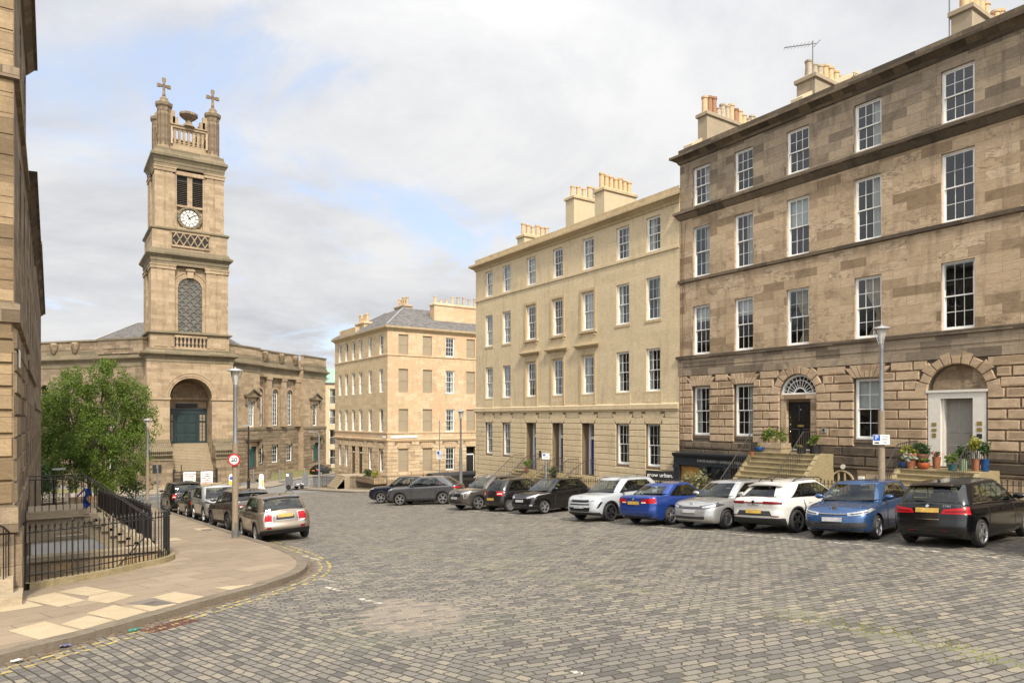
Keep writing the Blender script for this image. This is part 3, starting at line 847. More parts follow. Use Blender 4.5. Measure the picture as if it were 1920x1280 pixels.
def window(parent, fr, o, cols=3, ru=2, rl=2, rev=.24, drape=None, sill=None, split=.5, seed=0):
    w, h = o['u1'] - o['u0'], o['z1'] - o['z0']
    fm, pm = win_mesh(w, h, cols, ru, rl, split)
    off = Vector(PW.get(parent.name, parent.location))
    x, y, z = fr(o['u0'], -rev + .10, o['z0'])
    wo = child('window', fm, parent, Vector((x, y, z)) - off, fr.rot)
    pn_ = child('pane', pm, wo); q_ = random.Random(len(PANES)); PANES.append(0); pn_.rotation_euler = (R(q_.uniform(-.7, .7)), 0, R(q_.uniform(-.8, .8)))
    if drape:
        me = drape_mesh(w, h, drape, seed % 4); child(me.name.split('.')[0], me, wo)
    if sill:
        key = ('s', round(w, 2), sill[1].name, sill[0])
        if key not in WM:
            mb = MB(); p = sill[0]
            mb.box(-.1, w + .1, -.02, rev - .1 + p, -.14, -.003)
            WM[key] = mb.mesh('sill', sill[1])
        child('sill', WM[key], wo)
    return wo

def cornice(mb, fr, u0, u1, prof, m=0, ret0=0., ret1=0.):
    """straight moulding; prof = [(d, z)...] outline from the wall outward and back"""
    a = [fr(u0 - (d if ret0 else 0), d, z) for d, z in prof]; b = [fr(u1 + (d if ret1 else 0), d, z) for d, z in prof]
    n = len(prof)
    for k in range(n - 1): mb.q([a[k], b[k], b[k + 1], a[k + 1]], m)
    mb.q(a, m); mb.q(b[::-1], m)

def block(mb, fr, u0, u1, z0, z1, d=.035, ch=.03, m=0, base=.001, grow=0.):
    """one chamfered ashlar block standing proud of the wall"""
    g = .009
    a, b, c, e = u0 + g, u1 - g, z0 + g, z1 - g
    if b - a < .05: return
    c1 = min(ch, (b - a) / 3, (e - c) / 3)
    A = [fr(a, base, c), fr(b, base, c), fr(b, base, e), fr(a, base, e)]
    B = [fr(a + c1, d, c + c1), fr(b - c1, d, c + c1), fr(b - c1, d, e - c1), fr(a + c1, d, e - c1)]
    mb.q(B, m)
    for k in range(4): mb.q([A[k], A[(k + 1) % 4], B[(k + 1) % 4], B[k]], m)

def wedge(mb, fr, pts, d=.04, ch=.025, m=0):
    """chamfered voussoir from four corners"""
    cu = sum(p[0] for p in pts) / 4; cz = sum(p[1] for p in pts) / 4
    def inset(p, k):
        L = math.hypot(p[0] - cu, p[1] - cz) or 1; f = max(0, 1 - k * 1.3 / L); return (cu + (p[0] - cu) * f, cz + (p[1] - cz) * f)
    A = [fr(*((inset(p, .004))[0], .002, (inset(p, .004))[1])) for p in pts]
    B = [(lambda q: fr(q[0], d, q[1]))(inset(p, ch)) for p in pts]
    mb.q(B, m)
    for k in range(4): mb.q([A[k], A[(k + 1) % 4], B[(k + 1) % 4], B[k]], m)

def rustic(mb, fr, u0, u1, z0, z1, nrow, ops, fans=(), blen=None, d=.035, ch=.03, m=0, seed=1, jambs=()):
    """courses of proud blocks, broken by openings; fans = [(u0,u1,z,height,spread,n)] flat voussoirs over openings;
    arches = fans with a radius"""
    r = random.Random(seed); rh = (z1 - z0) / nrow
    for k in range(nrow):
        a, b = z0 + k * rh, z0 + (k + 1) * rh; zm = (a + b) / 2
        cuts = []
        for o in list(ops) + list(jambs):
            if o['z0'] < b - .02 and o['z1'] > a + .02:
                if o.get('arch'):
                    R_ = (o['u1'] - o['u0']) / 2; zs = o['z1'] - R_
                    cuts.append((o['u0'], o['u1']))
                else: cuts.append((o['u0'], o['u1']))
        for f in fans:
            if f[2] < b - .02 and f[2] + f[3] > a + .02:
                if len(f) > 6:
                    if zm < f[2]: continue
                    R_ = f[6]; uc = (f[0] + f[1]) / 2; zz = max(0, zm - f[2]); Ro = R_ + f[4]
                    hw = math.sqrt(max(0, Ro * Ro - zz * zz))
                    if zz < Ro: cuts.append((uc - hw, uc + hw))
                else:
                    t = max(0, min(1, (zm - f[2]) / f[3])); cuts.append((f[0] - f[4] * t - .02, f[1] + f[4] * t + .02))
        cuts.sort(); x = u0; iv = []
        for c in cuts:
            if c[0] > x + .03: iv.append((x, c[0]))
            x = max(x, c[1])
        if x < u1 - .03: iv.append((x, u1))
        for (p, q) in iv:
            if not blen: block(mb, fr, p, q, a, b, d, ch, m); continue
            n = max(1, round((q - p) / blen)); cutp = [p]
            if n == 1 and k % 2 and q - p > .8: n = 2
            for j in range(1, n):
                t = j / n + (.5 / n - .25 / n if k % 2 else -.25 / n) + r.uniform(-.05, .05) / n
                cutp.append(p + (q - p) * t)
            cutp.append(q)
            for s, e in zip(cutp, cutp[1:]): block(mb, fr, s, e, a, b, d + r.uniform(-.006, .006), ch, m)
    for f in fans:
        n = f[5]; key = n // 2
        if len(f) > 6:
            uc = (f[0] + f[1]) / 2; R_ = f[6]
            for j in range(n):
                a0, a1 = PI * j / n, PI * (j + 1) / n; Ro = R_ + f[4] * (1.12 if (j % 2 == 0) else .86)
                P = lambda a, q: (uc - q * math.cos(a), f[2] + q * math.sin(a))
                wedge(mb, fr, [P(a0, R_), P(a0, Ro), P(a1, Ro), P(a1, R_)][::-1], d + .006, ch, m)
        else:
            for j in range(n):
                t0, t1 = j / n, (j + 1) / n; s0, s1 = f[0] - f[4], f[1] + f[4]
                hh = f[3] * (1. if abs(j - key) <= key - 1 or n < 5 else .8)
                def top(t): return s0 + (s1 - s0) * t
                def bot(t): return f[0] + (f[1] - f[0]) * t
                def at(t, z): k_ = z / f[3]; return bot(t) * (1 - k_) + top(t) * k_
                wedge(mb, fr, [(bot(t0), f[2]), (bot(t1), f[2]), (at(t1, hh), f[2] + hh), (at(t0, hh), f[2] + hh)], d + .006, ch, m)

def pot_mesh(kind):
    key = ('pot', kind)
    if key in WM: return WM[key]
    mb = MB()
    P = {0: [(.16, 0), (.15, .08), (.125, .5), (.13, .62), (.155, .64), (.155, .72), (.11, .72), (.1, .5)],
         1: [(.14, 0), (.13, .75), (.16, .78), (.165, .88), (.13, .9), (.105, .9), (.1, .6)],
         2: [(.15, 0), (.14, .05), (.12, .42), (.145, .45), (.145, .5), (.1, .5), (.09, .3)]}[kind[0]]
    mb.lathe(P, n=12); mb.q([(.1 * math.cos(a), .1 * math.sin(a), .35) for a in [2 * PI * j / 12 for j in range(12)]], 1)
    me = mb.mesh('chimney_pot', [M[kind[1]], M['black']], smooth=40); WM[key] = me; return me

def chimney(parent, x0, x1, y0, y1, z0, z1, npots, mat, kinds, seed=0, along='x', capm=None):
    mb = MB(); mb.box(x0, x1, y0, y1, z0, z1 - .3); mb.ring((x0, x1, y0, y1), [(-.02, z1 - .3), (.09, z1 - .26), (.09, z1 - .1), (.03, z1 - .06), (-.05, z1)], 1)
    c = mb.build('chimney', [mat, capm or mat], parent)
    r = random.Random(seed); off = Vector(PW[c.name])
    for k in range(npots):
        t = (k + .5) / npots
        kd = kinds[r.randrange(len(kinds))]
        if along == 'x': p = (x0 + (x1 - x0) * t, (y0 + y1) / 2, z1 - .02)
        else: p = ((x0 + x1) / 2, y0 + (y1 - y0) * t, z1 - .02)
        o = child('chimney_pot', pot_mesh(kd), c, Vector(p) - off, r.random() * 6)
        o.scale = (1.12, 1.12, r.uniform(.9, 1.12))
    return c

def op(u0, u1, z0, z1, **k): return dict(u0=u0, u1=u1, z0=z0, z1=z1, **k)
# =====================================================================================
# brown terrace: plane x = 27, u = y
FB = Fr((27., 0.), (-1, 0)); B0, B1 = -9.6, 24.42
brown = thing('terraced_house', 'dark brown weathered stone terrace with five window bays, black door and grey door', 'building', (27, 8, gz(8)))
bays = [(23.02, 1.06), (20.5, 1.04), (17.7, 1.08), (14.62, 1.09), (11.36, 1.1), (8.3, 1.1), (5.3, 1.1), (2.3, 1.1), (-.8, 1.1), (-3.8, 1.1), (-6.8, 1.1)]
tops, seco, firs, grou = [], [], [], []
for i, (c, w) in enumerate(bays):
    tops.append(op(c - w / 2, c + w / 2, 13.63, 15.55)); seco.append(op(c - w / 2, c + w / 2, 10.0, 12.54)); firs.append(op(c - w / 2, c + w / 2, 6.1, 8.57))
    if i not in (2, 4): grou.append(op(c - w / 2, c + w / 2, 2.06, 4.5))
fan_d = op(16.83, 18.57, 1.5, 4.83, arch=True, rev=.3, room=0)
fan_g = op(10.42, 12.36, 1.15, 4.86, arch=True, rev=.34, room=0)
mb = MB()
wall(mb, FB, B0, B1, 5.9, 13.3, seco + firs, .2); wall(mb, FB, B0, B1, 13.3, 16.06, tops, .2, m=3)
wall(mb, FB, B0, B1, -2.9, 5.06, grou + [fan_d, fan_g], .24, m=2)
mb.q([FB(B1, 0, -3), FB(B1, -9, -3), FB(B1, -9, 16.5), FB(B1, 0, 16.5)], 0)
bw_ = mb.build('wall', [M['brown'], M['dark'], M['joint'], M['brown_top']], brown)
# arch tympana and door recess backs are set behind the wall
mb = MB()
mb.q([FB(10.42, -.34, 1.1), FB(12.36, -.34, 1.1), FB(12.36, -.34, 4.9), FB(10.42, -.34, 4.9)])
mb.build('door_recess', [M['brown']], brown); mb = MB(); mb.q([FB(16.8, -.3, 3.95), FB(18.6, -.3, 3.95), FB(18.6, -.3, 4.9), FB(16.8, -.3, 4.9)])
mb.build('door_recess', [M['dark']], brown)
# rusticated ground storey
mb = MB()
fans = [(o['u0'], o['u1'], o['z1'], .56, .5, 7) for o in grou] + [(16.83, 18.57, 3.96, .87, .42, 9, .87), (10.42, 12.36, 3.89, .97, .42, 11, .97)]
rustic(mb, FB, B0, B1, 1.76, 5.06, 9, grou + [fan_d, fan_g], fans, .86, .06, .036, 0, 3)
mb.build('rusticated_blocks', [M['brown_r']], brown)
mb = MB()
cornice(mb, FB, B0, B1, [(0, 5.06), (.06, 5.07), (.06, 5.52), (.08, 5.54), (.08, 5.9), (.08, 5.92)], 1, 0, 1); cornice(mb, FB, B0, B1, [(.07, 5.925), (.16, 5.93), (.16, 6.07), (0, 6.1)], 0, 0, 1)
cornice(mb, FB, B0, B1, [(0, 9.82), (.09, 9.85), (.09, 9.99), (0, 10.0)], 0, 0, 1)
cornice(mb, FB, B0, B1, [(0, 13.05), (.05, 13.1), (.2, 13.32), (.27, 13.36), (.27, 13.48), (.02, 13.6), (0, 13.6)], 0, 0, 1)
mb.build('string_course', [M['soot'], M['brown_top']], brown)
mb = MB()
cornice(mb, FB, B0, B1, [(0, 15.95), (.05, 15.97), (.12, 16.1), (.3, 16.22), (.4, 16.26), (.4, 16.38), (.3, 16.42), (.06, 16.46), (.06, 16.72), (-.2, 16.74), (-.3, 16.4)], 0, 0, 1)
mb.build('cornice', [M['soot']], brown)
mb = MB()
rustic(mb, FB, B0, B1, .98, 1.755, 2, [fan_d, fan_g], (), 1.3, .065, .036, 0, 8)
cornice(mb, FB, B0, 19.3, [(0, .86), (.08, .88), (.08, .95), (0, .975)], 0, 0, 0)
mb.build('base_course', [M['soot']], brown)
mb = MB()
mb.q([FB(B0, -.15, 16.74), FB(B1, -.15, 16.74), FB(B1, -5.2, 19.3), FB(B0, -5.2, 19.3)]); mb.q([FB(B1, -.2, 16.5), FB(B1, -9, 16.5), FB(B1, -5.2, 19.3)][::-1])
roof = mb.build('roof', [M['slate']], brown)
for c in (24.1, 17.9):
    mb = MB(); cornice(mb, FB, c - .3, c + .27, [(-.2, 16.75), (-.2, 16.98), (-2.4, 18.25), (-4.8, 19.4), (-4.8, 19.1)], 0); mb.build('skew', [M['harl_s']], roof)
K3 = [(0, 'pot_buff'), (1, 'pot_buff'), (2, 'pot_grey'), (0, 'pot_grey'), (1, 'pot_red'), (0, 'pot_grey')]
chimney(brown, 28., 32.6, 23.5, 24.1, 16.3, 18.8, 13, M['harl'], K3, 3)
chimney(brown, 28.0, 31.0, 17.5, 18.4, 16.4, 18.25, 7, M['harl'], [(0, 'pot_grey'), (1, 'pot_buff'), (0, 'pot_buff')], 8)
chimney(brown, 28., 31.6, 11.3, 12., 16.4, 18.2, 8, M['harl'], [(1, 'pot_buff'), (0, 'pot_buff'), (2, 'pot_red')], 2)
dr_t = ['left', None, None, 'left', None]; dr_2 = ['left', 'left', 'blind_half', 'left', None]; dr_1 = ['blind_third', 'blind_third', 'tied', 'tied', None]
sl = (.02, M['soot'])
for i in range(len(bays)):
    j = i if i < 5 else (i * 3) % 5
    window(brown, FB, tops[i], 3, 2, 2, .2, dr_t[j], None, .5, i)
    window(brown, FB, seco[i], 3, 2, 2, .2, dr_2[j], None, .5, i + 1)
    window(brown, FB, firs[i], 3, 2, 2, .2, dr_1[j], None, .5, i + 2)
gd = ['both', 'left', 'blind_half', 'both', 'left', None, 'both', 'left', None]
for i, o in enumerate(grou): window(brown, FB, o, 2 if i == 2 else 3, 2, 2, .24, gd[i], sl, .5, i)
# black door with fanlight
mb = MB(); U0, U1, Z0 = 16.83, 18.57, 1.5
mb.box(U0, 17.1, -.3, -.05, Z0, 3.75, 0, FB); mb.box(18.3, U1, -.3, -.05, Z0, 3.75, 0, FB)
mb.box(U0, U1, -.3, -.02, 3.75, 3.95, 0, FB); mb.box(17.1, 18.3, -.3, -.28, 3.6, 3.75, 0, FB)
mb.box(17.1, 17.16, -.3, -.1, Z0, 3.75, 0, FB)
jam = mb.build('door_surround', [M['brown']], brown)
mb = MB(); mb.box(17.1, 18.3, -.3, -.25, 1.56, 3.62, 0, FB)
for (a, b, c, d) in ((17.2, 17.64, 2.75, 3.5), (17.76, 18.2, 2.75, 3.5), (17.2, 17.64, 1.72, 2.45), (17.76, 18.2, 1.72, 2.45)):
    block(mb, FB, a, b, c, d, -.235, .03, 0, -.25)
dd = mb.build('door', [M['blackpaint']], brown)
mb = MB(); mb.box(17.55, 17.85, -.25, -.23, 2.53, 2.62, 0, FB); mb.build('letterbox', [M['brass']], dd)
mb = MB()
for u, z, r_ in ((18.2, 2.62, .03), (17.7, 3.28, .035), (18.2, 2.95, .02), (18.2, 2.3, .02)):
    mb.lathe([(.0, 0), (r_, .005), (r_, .02), (r_ * .6, .04), (0, .05)], (0, 0, 0), 10)
    n0 = len(mb.v) - 50
    mb.v[n0:] = [FB(u + p[0], -.25 + p[2], z + p[1]) for p in mb.v[n0:]]
mb.build('handle', [M['chrome']], dd, smooth=40)
mb = MB(); uc, zc, Rr = 17.7, 3.95, .87
def arcbar(mb, fr, uc, zc, r0, r1, d0, d1, a0=0., a1=PI, n=24, m=0):
    for k in range(n):
        p, q = a0 + (a1 - a0) * k / n, a0 + (a1 - a0) * (k + 1) / n
        P = lambda a, r, d: fr(uc + r * math.cos(a), d, zc + r * math.sin(a))
        mb.q([P(p, r0, d1), P(p, r1, d1), P(q, r1, d1), P(q, r0, d1)], m)
        mb.q([P(p, r0, d0), P(p, r0, d1), P(q, r0, d1), P(q, r0, d0)], m)
        mb.q([P(p, r1, d1), P(p, r1, d0), P(q, r1, d0), P(q, r1, d1)], m)
arcbar(mb, FB, uc, zc, .79, .87, -.3, -.12); arcbar(mb, FB, uc, zc, .26, .30, -.3, -.16); arcbar(mb, FB, uc, zc, .60, .625, -.3, -.17)
mb.box(uc - .87, uc + .87, -.3, -.1, zc, zc + .07, 0, FB)
for k in range(1, 12):
    a = PI * k / 12; c, s = math.cos(a), math.sin(a)
    mb.tube([FB(uc + .27 * c, -.18, zc + .27 * s), FB(uc + .8 * c, -.18, zc + .8 * s)], .014, 4)
fl = mb.build('fanlight', [M['white']], brown)
mb = MB(); mb.q([FB(uc + .85 * math.cos(PI * k / 20), -.2, zc + .85 * math.sin(PI * k / 20)) for k in range(21)])
mb.build('pane', [M['glass']], fl)
# grey door in a pale doorcase under a blind arch
mb = MB()
mb.box(10.44, 10.86, -.3, .03, 1.15, 3.62, 0, FB); mb.box(11.92, 12.34, -.3, .03, 1.15, 3.62, 0, FB)
mb.box(10.44, 12.34, -.3, .03, 3.62, 3.84, 0, FB); mb.box(10.38, 12.4, -.3, .08, 3.84, 3.93, 0, FB)
mb.box(11.84, 11.92, -.32, -.1, 1.15, 3.62, 0, FB)
for (a, b) in ((10.5, 10.8), (11.98, 12.28)): mb.box(a, b, .03, .045, 1.15, 1.4, 0, FB)
ds = mb.build('door_surround', [M['offwhite']], brown)
for (u, z, w, h) in ((12.13, 2.62, .16, .12), (12.13, 2.42, .16, .1), (12.13, 2.2, .14, .15), (10.65, 2.65, .16, .14), (10.65, 2.44, .16, .13)):
    mb = MB(); mb.box(u - w / 2, u + w / 2, .03, .045, z, z + h, 0, FB); mb.build('name_plate', [M['brass']], ds)
mb = MB(); mb.box(10.57, 10.73, .03, .05, 2.2, 2.36, 0, FB); mb.build('entry_phone', [M['black']], ds)
mb = MB(); mb.box(10.86, 11.84, -.34, -.28, 1.22, 3.6, 0, FB)
for (a, b, c, d) in ((10.93, 11.31, 2.35, 3.5), (11.39, 11.77, 2.35, 3.5), (10.93, 11.31, 1.4, 1.95), (11.39, 11.77, 1.4, 1.95)):
    block(mb, FB, a, b, c, d, -.262, .03, 0, -.28)
dd = mb.build('door', [M['greypaint']], brown)
mb = MB(); mb.box(11.0, 11.03, -.28, -.22, 2.1, 2.3, 0, FB); mb.build('handle', [M['black']], dd)
# intercom by the black door
mb = MB(); mb.box(16.35, 16.52, .05, .1, 2.3, 2.5, 0, FB); mb.box(16.39, 16.48, .1, .105, 2.34, 2.46, 1, FB)
mb.build('intercom', [M['alu'], M['black']], brown)
# shopfront in the basement at the far end
mb = MB()
mb.box(19.35, 24.4, .0, .5, .55, 1.05, 0, FB); cornice(mb, FB, 19.3, 24.42, [(.5, .95), (.56, .98), (.62, 1.1), (.62, 1.16), (0, 1.2)], 0)
for u in (19.4, 20.9, 22.3, 24.05): mb.box(u, u + .35, .0, .5, gz(22) - 2.6, .55, 0, FB); mb.box(u - .03, u + .38, .5, .54, .38, .52, 0, FB)
mb.box(19.75, 24.05, .0, .12, gz(22) - 2.6, .55, 1, FB)
sf = mb.build('shopfront', [M['charcoal'], M['dark']], brown)
mb = MB(); mb.box(22.65, 24.05, .12, .3, gz(22) - 2.6, .5, 0, FB); mb.build('shop_door', [M['amber']], sf)
mb = MB(); mb.q([FB(19.75, .32, -1.6), FB(22.3, .32, -1.6), FB(22.3, .32, .5), FB(19.75, .32, .5)]); mb.build('pane', [M['glass']], sf)
mb = MB()
put_text(mb, 'FANTE MAIDEN + LONDON TERRACE', .17, FB(21.4, .505, .80), (0, -1, 0), (0, 0, 1), 0, .006)
put_text(mb, 'LADIES', .09, FB(20.3, .505, .63), (0, -1, 0), (0, 0, 1), 0, .006)
mb.build('shop_lettering', [plain('dull_gilt', (.45, .42, .36), .5)], sf)
mb = MB(); mb.tube([FB(24.25, .06, 13.0), FB(24.27, .05, 10.2), FB(24.2, .07, 9.7), FB(24.22, .06, 6.2), FB(24.1, .18, 5.6), FB(24.12, .1, 1.3)], .018, 4); mb.tube([FB(24.0, .05, 12.9), FB(24.2, .05, 10.4), FB(23.95, .04, 8.4)], .012, 4); mb.build('cable', [M['rust']], brown)
# basement fronts seen over the area railings
mb = MB(); rustic(mb, FB, B0, 19.2, -2.9, .85, 8, [op(15.05, 16.25, -3, .8), op(13.0, 13.9, -3, .3)], (), 1.2, .02, .012, 0, 5); mb.build('basement_stone', [M['brown']], brown)
mb = MB(); arcbar(mb, FB, 15.65, .28, .44, .5, .0, .06); mb.box(15.15, 16.15, 0, .06, .2, .28, 0, FB)
for u in (15.15, 15.5, 15.77, 16.08): mb.box(u, u + .07, 0, .05, .28 if u in (15.5, 15.77) else -3, .66 if u in (15.5, 15.77) else .3, 0, FB)
bd = mb.build('basement_door_frame', [M['sandtrim']], brown)
mb = MB(); mb.box(15.22, 16.08, .005, .03, -2.9, .2, 0, FB); mb.build('basement_door', [plain('mustard_door', (.42, .25, .03), .5)], bd)
mb = MB(); mb.prism([(15.65 + .44 * math.cos(PI * k / 12), .28 + .44 * math.sin(PI * k / 12)) for k in range(13)], lambda u, z: FB(u, .004, z), lambda u, z: FB(u, .012, z)); mb.build('basement_fanlight', [M['gloss_black']], bd)
mb = MB(); mb.box(14.72, 14.92, .03, .16, .2, .58, 0, FB); mb.build('meter_box', [M['white']], brown)
mb = MB(); mb.prism([(15.6 + .1 * math.cos(2 * PI * k / 20), .92 + .1 * math.sin(2 * PI * k / 20)) for k in range(20)], lambda u, z: FB(u, .03, z), lambda u, z: FB(u, .1, z)); mb.build('round_plaque', [M['offwhite']], brown)
# =====================================================================================
# sandy terrace: plane x = 26.95
FS = Fr((26.96, 0.), (-1, 0)); S0, S1 = 24.425, 44.84
sandy = thing('terraced_house', 'cream painted stone terrace with three blue doors and plain sash windows', 'building', (26.96, 34, gz(34)))
sb = [(42.95, .98), (40.6, 1.02), (37.58, 1.04), (34.66, 1.02), (31.68, 1.04), (28.65, 1.05), (26.28, 1.05)]
tops = [op(c - w / 2, c + w / 2, 11.93, 13.8) for c, w in sb]; seco = [op(c - w / 2, c + w / 2, 8.23, 10.53) for c, w in sb]; firs = [op(c - w / 2, c + w / 2, 4.36, 6.68) for c, w in sb]
grou = [op(c - w / 2, c + w / 2, .29, 2.59) for i, (c, w) in enumerate(sb) if i not in (2, 3, 4)]
doors = [op(sb[i][0] - .56, sb[i][0] + .56, -.55, 2.6, rev=.75, room=0) for i in (2, 3, 4)]
base = [op(42.3, 43.1, -2.6, -1.2)]
mb = MB()
wall(mb, FS, S0, S1, 3.3, 14.3, tops + seco + firs, .2)
wall(mb, FS, S0, S1, -5.4, 3.35, grou + doors + base, .24, m=2)
for d in doors: mb.q([FS(d['u0'], -.75, -.6), FS(d['u1'], -.75, -.6), FS(d['u1'], -.75, 2.65), FS(d['u0'], -.75, 2.65)], 1)
mb.q([FS(S1, 0, -5.4), FS(S1, -9, -5.4), FS(S1, -9, 14.5), FS(S1, 0, 14.5)], 0); mb.q([FS(S0, 0, -5.4), FS(S0, 0, 14.5), FS(S0, -.3, 14.5), FS(S0, -.3, -5.4)], 0)
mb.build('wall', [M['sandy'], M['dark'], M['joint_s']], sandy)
mb = MB()
fans = [(o['u0'], o['u1'], 2.6, .68, .42, 5) for o in grou + doors]
rustic(mb, FS, S0, S1, -1.6, 3.28, 14, grou + doors, fans, None, .03, .022, 0, 4)
rustic(mb, FS, S0, S1, -5.2, -1.6, 2, base, (), None, .03, .012, 0, 4)
mb.build('rusticated_blocks', [M['sandy']], sandy)
mb = MB()
cornice(mb, FS, S0, S1, [(0, 3.28), (.05, 3.3), (.05, 3.38), (.13, 3.41), (.13, 3.66), (0, 3.72)], 0, 0, 1)
cornice(mb, FS, S0, S1, [(0, 11.72), (.06, 11.75), (.06, 11.88), (0, 11.9)], 0, 0, 1)
for o in firs: mb.box(o['u0'] - .12, o['u1'] + .12, 0, .03, 3.72, 4.22, 0, FS); mb.box(o['u0'] - .05, o['u1'] + .05, .03, .035, 3.8, 4.15, 0, FS)
mb.build('string_course', [M['sandy']], sandy)
mb = MB()
cornice(mb, FS, S0, S1, [(0, 14.05), (.06, 14.08), (.1, 14.2), (.32, 14.34), (.42, 14.38), (.42, 14.52), (.3, 14.58), (.05, 14.62), (.05, 14.95), (-.25, 14.98), (-.3, 14.3)], 0, 1, 1)
mb.build('cornice', [M['sandtrim']], sandy)
mb = MB()
for i in (2, 3, 4):
    for o, hood in ((seco[i], 0), (firs[i], 1)):
        a, b, c, d = o['u0'], o['u1'], o['z0'], o['z1']; w = .17
        z0 = c - .02 if not hood else 3.75
        mb.box(a - w - .06, a - .06, 0, .055, z0, d + .06, 0, FS); mb.box(b + .06, b + w + .06, 0, .055, z0, d + .06, 0, FS); mb.box(a - w - .06, b + w + .06, 0, .055, d + .06, d + .22, 0, FS)
        if hood:
            cornice(mb, FS, a - .42, b + .42, [(0, d + .48), (.1, d + .5), (.2, d + .6), (.26, d + .62), (.26, d + .7), (0, d + .76)], 0, 1, 1)
            mb.box(a - w, b + w, 0, .04, d + .225, d + .48, 0, FS)
        else:
            mb.box(a - .3, b + .3, 0, .13, c - .16, c - .025, 0, FS)
            for u in (a - .2, b + .08): mb.box(u, u + .12, 0, .1, c - .34, c - .16, 0, FS)
mb.build('architrave', [M['sandtrim']], sandy)
mb = MB(); mb.q([FS(S0, -.25, 14.9), FS(S1, -.25, 14.9), FS(S1, -5, 15.8), FS(S0, -5, 15.8)]); mb.build('roof', [M['slate']], sandy)
KS = [(1, 'pot_buff'), (1, 'pot_buff'), (0, 'pot_buff')]
chimney(sandy, 28.2, 30.9, 31.6, 32.5, 14.6, 17.2, 7, M['harl_s'], KS, 1, capm=M['sandtrim'])
chimney(sandy, 29.4, 32.4, 36.0, 36.9, 14.6, 18.1, 6, M['harl_s'], KS, 5, capm=M['sandtrim'])
chimney(sandy, 28.8, 31.4, 41.0, 41.9, 14.5, 16.5, 6, M['harl_s'], KS, 9, capm=M['sandtrim'])
ss = (.03, M['sandtrim'])
D = lambda s: [None if c == '-' else {'f': 'full', 'l': 'left', 'r': 'right', 'b': 'both', 'h': 'blind_half', 'F': 'blind_full'}[c] for c in s]
for i, o in enumerate(tops): window(sandy, FS, o, 3, 2, 2, .2, D('fff-rlr')[i], None, .5, i)
for i, o in enumerate(seco): window(sandy, FS, o, 3, 2, 2, .2, D('rr--Fbl')[i], ss if i not in (2, 3, 4) else None, .5, i)
for i, o in enumerate(firs): window(sandy, FS, o, 3, 2, 2, .2, D('rr-brbb')[i], ss, .5, i)
for i, o in enumerate(grou): window(sandy, FS, o, 3, 2, 2, .24, D('bbll')[i], ss, .5, i)
window(sandy, FS, base[0], 3, 1, 1, .24)
for i, o in enumerate(doors):
    mb = MB(); a, b = o['u0'], o['u1']; mt = M[('blue1', 'blue2', 'blue3')[i]]
    mb.box(a, a + .16, -.75, -.55, -.55, 2.6, 0, FS); mb.box(b - .16, b, -.75, -.55, -.55, 2.6, 0, FS)
    mb.box(a + .16, b - .16, -.75, -.56, 1.62, 1.78, 0, FS); mb.box(a + .16, b - .16, -.75, -.56, 2.5, 2.6, 0, FS)
    df = mb.build('door_frame', [M['white']], sandy)
    mb = MB(); mb.q([FS(a + .16, -.66, 1.78), FS(b - .16, -.66, 1.78), FS(b - .16, -.66, 2.5), FS(a + .16, -.66, 2.5)]); mb.build('pane', [M['glass']], df)
    mb = MB(); mb.box(a + .16, b - .16, -.7, -.62, -.5, 1.62, 0, FS)
    for (p, q, r_, s_) in ((a + .24, (a + b) / 2 - .05, .55, 1.5), ((a + b) / 2 + .05, b - .24, .55, 1.5), (a + .24, (a + b) / 2 - .05, -.35, .3), ((a + b) / 2 + .05, b - .24, -.35, .3)):
        block(mb, FS, p, q, r_, s_, -.6, .03, 0, -.62)
    dd = mb.build('door', [mt], sandy)
    mb = MB(); mb.box((a + b) / 2 - .12, (a + b) / 2 + .12, -.615, -.59, .4, .46, 0, FS); mb.build('letterbox', [M['brass']], dd)
mb = MB(); mb.box(36.4, 36.55, .03, .09, .35, .75, 0, FS); mb.build('entry_phone', [M['black']], sandy)
# =====================================================================================
# corner building: left side x = 27, front y = 61.46
corner = thing('corner_house', 'cream and orange sandstone corner building with bricked-up windows and hipped slate roof', 'building', (27, 61.46, gz(61)))
FL = Fr((27., 61.46), (-1, 0)); FF = Fr((27., 61.46), (0, -1))   # FL: u=y-61.46 ; FF: u = 27-x (negative)
lc = [1.55, 4.33, 6.93, 8.97, 11.06, 13.1]
rowsz = [(9.17, 11.13), (5.44, 7.76), (1.54, 3.82), (-2.38, -.1)]
Lops = [[op(c - .5, c + .5, a, b) for c in lc] for a, b in rowsz]
fc = [1.67, 4.3, 6.9, 9.33]
Fops = [[op(-c - .52, -c + .52, a, b, **({} if i == 2 else dict(blind=3, rev=.12, m=0))) for i, c in enumerate(fc)] for a, b in rowsz]
Fops[3][3] = op(-fc[3] - .52, -fc[3] + .52, -2.85, -.05, rev=.3, room=.3)
Ldoor = [Lops[3][2], Lops[3][3]]
for o in Ldoor: o['z0'] = -2.9
mb = MB()
wall(mb, FL, 0, 14.75, .6, 11.5, Lops[0] + Lops[1] + Lops[2], .2, m=4)
wall(mb, FF, -18, 0, .6, 11.5, Fops[0] + Fops[1] + Fops[2], .2)
wall(mb, FL, 0, 14.75, -7, .62, Lops[3], .22, m=2)
wall(mb, FF, -18, 0, -7, .62, Fops[3], .22, m=2)
FBk = Fr((27., 76.21), (0, 1)); wall(mb, FBk, 0, 18, -7, 11.5, [], .2)
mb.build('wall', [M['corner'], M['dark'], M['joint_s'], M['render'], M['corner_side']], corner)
mb = MB()
fanL = [(o['u0'], o['u1'], o['z1'] + .02, .56, .4, 7) for o in Lops[3]]; fanF = [(o['u0'], o['u1'], o['z1'] + .02, .56, .4, 7) for o in Fops[3]]
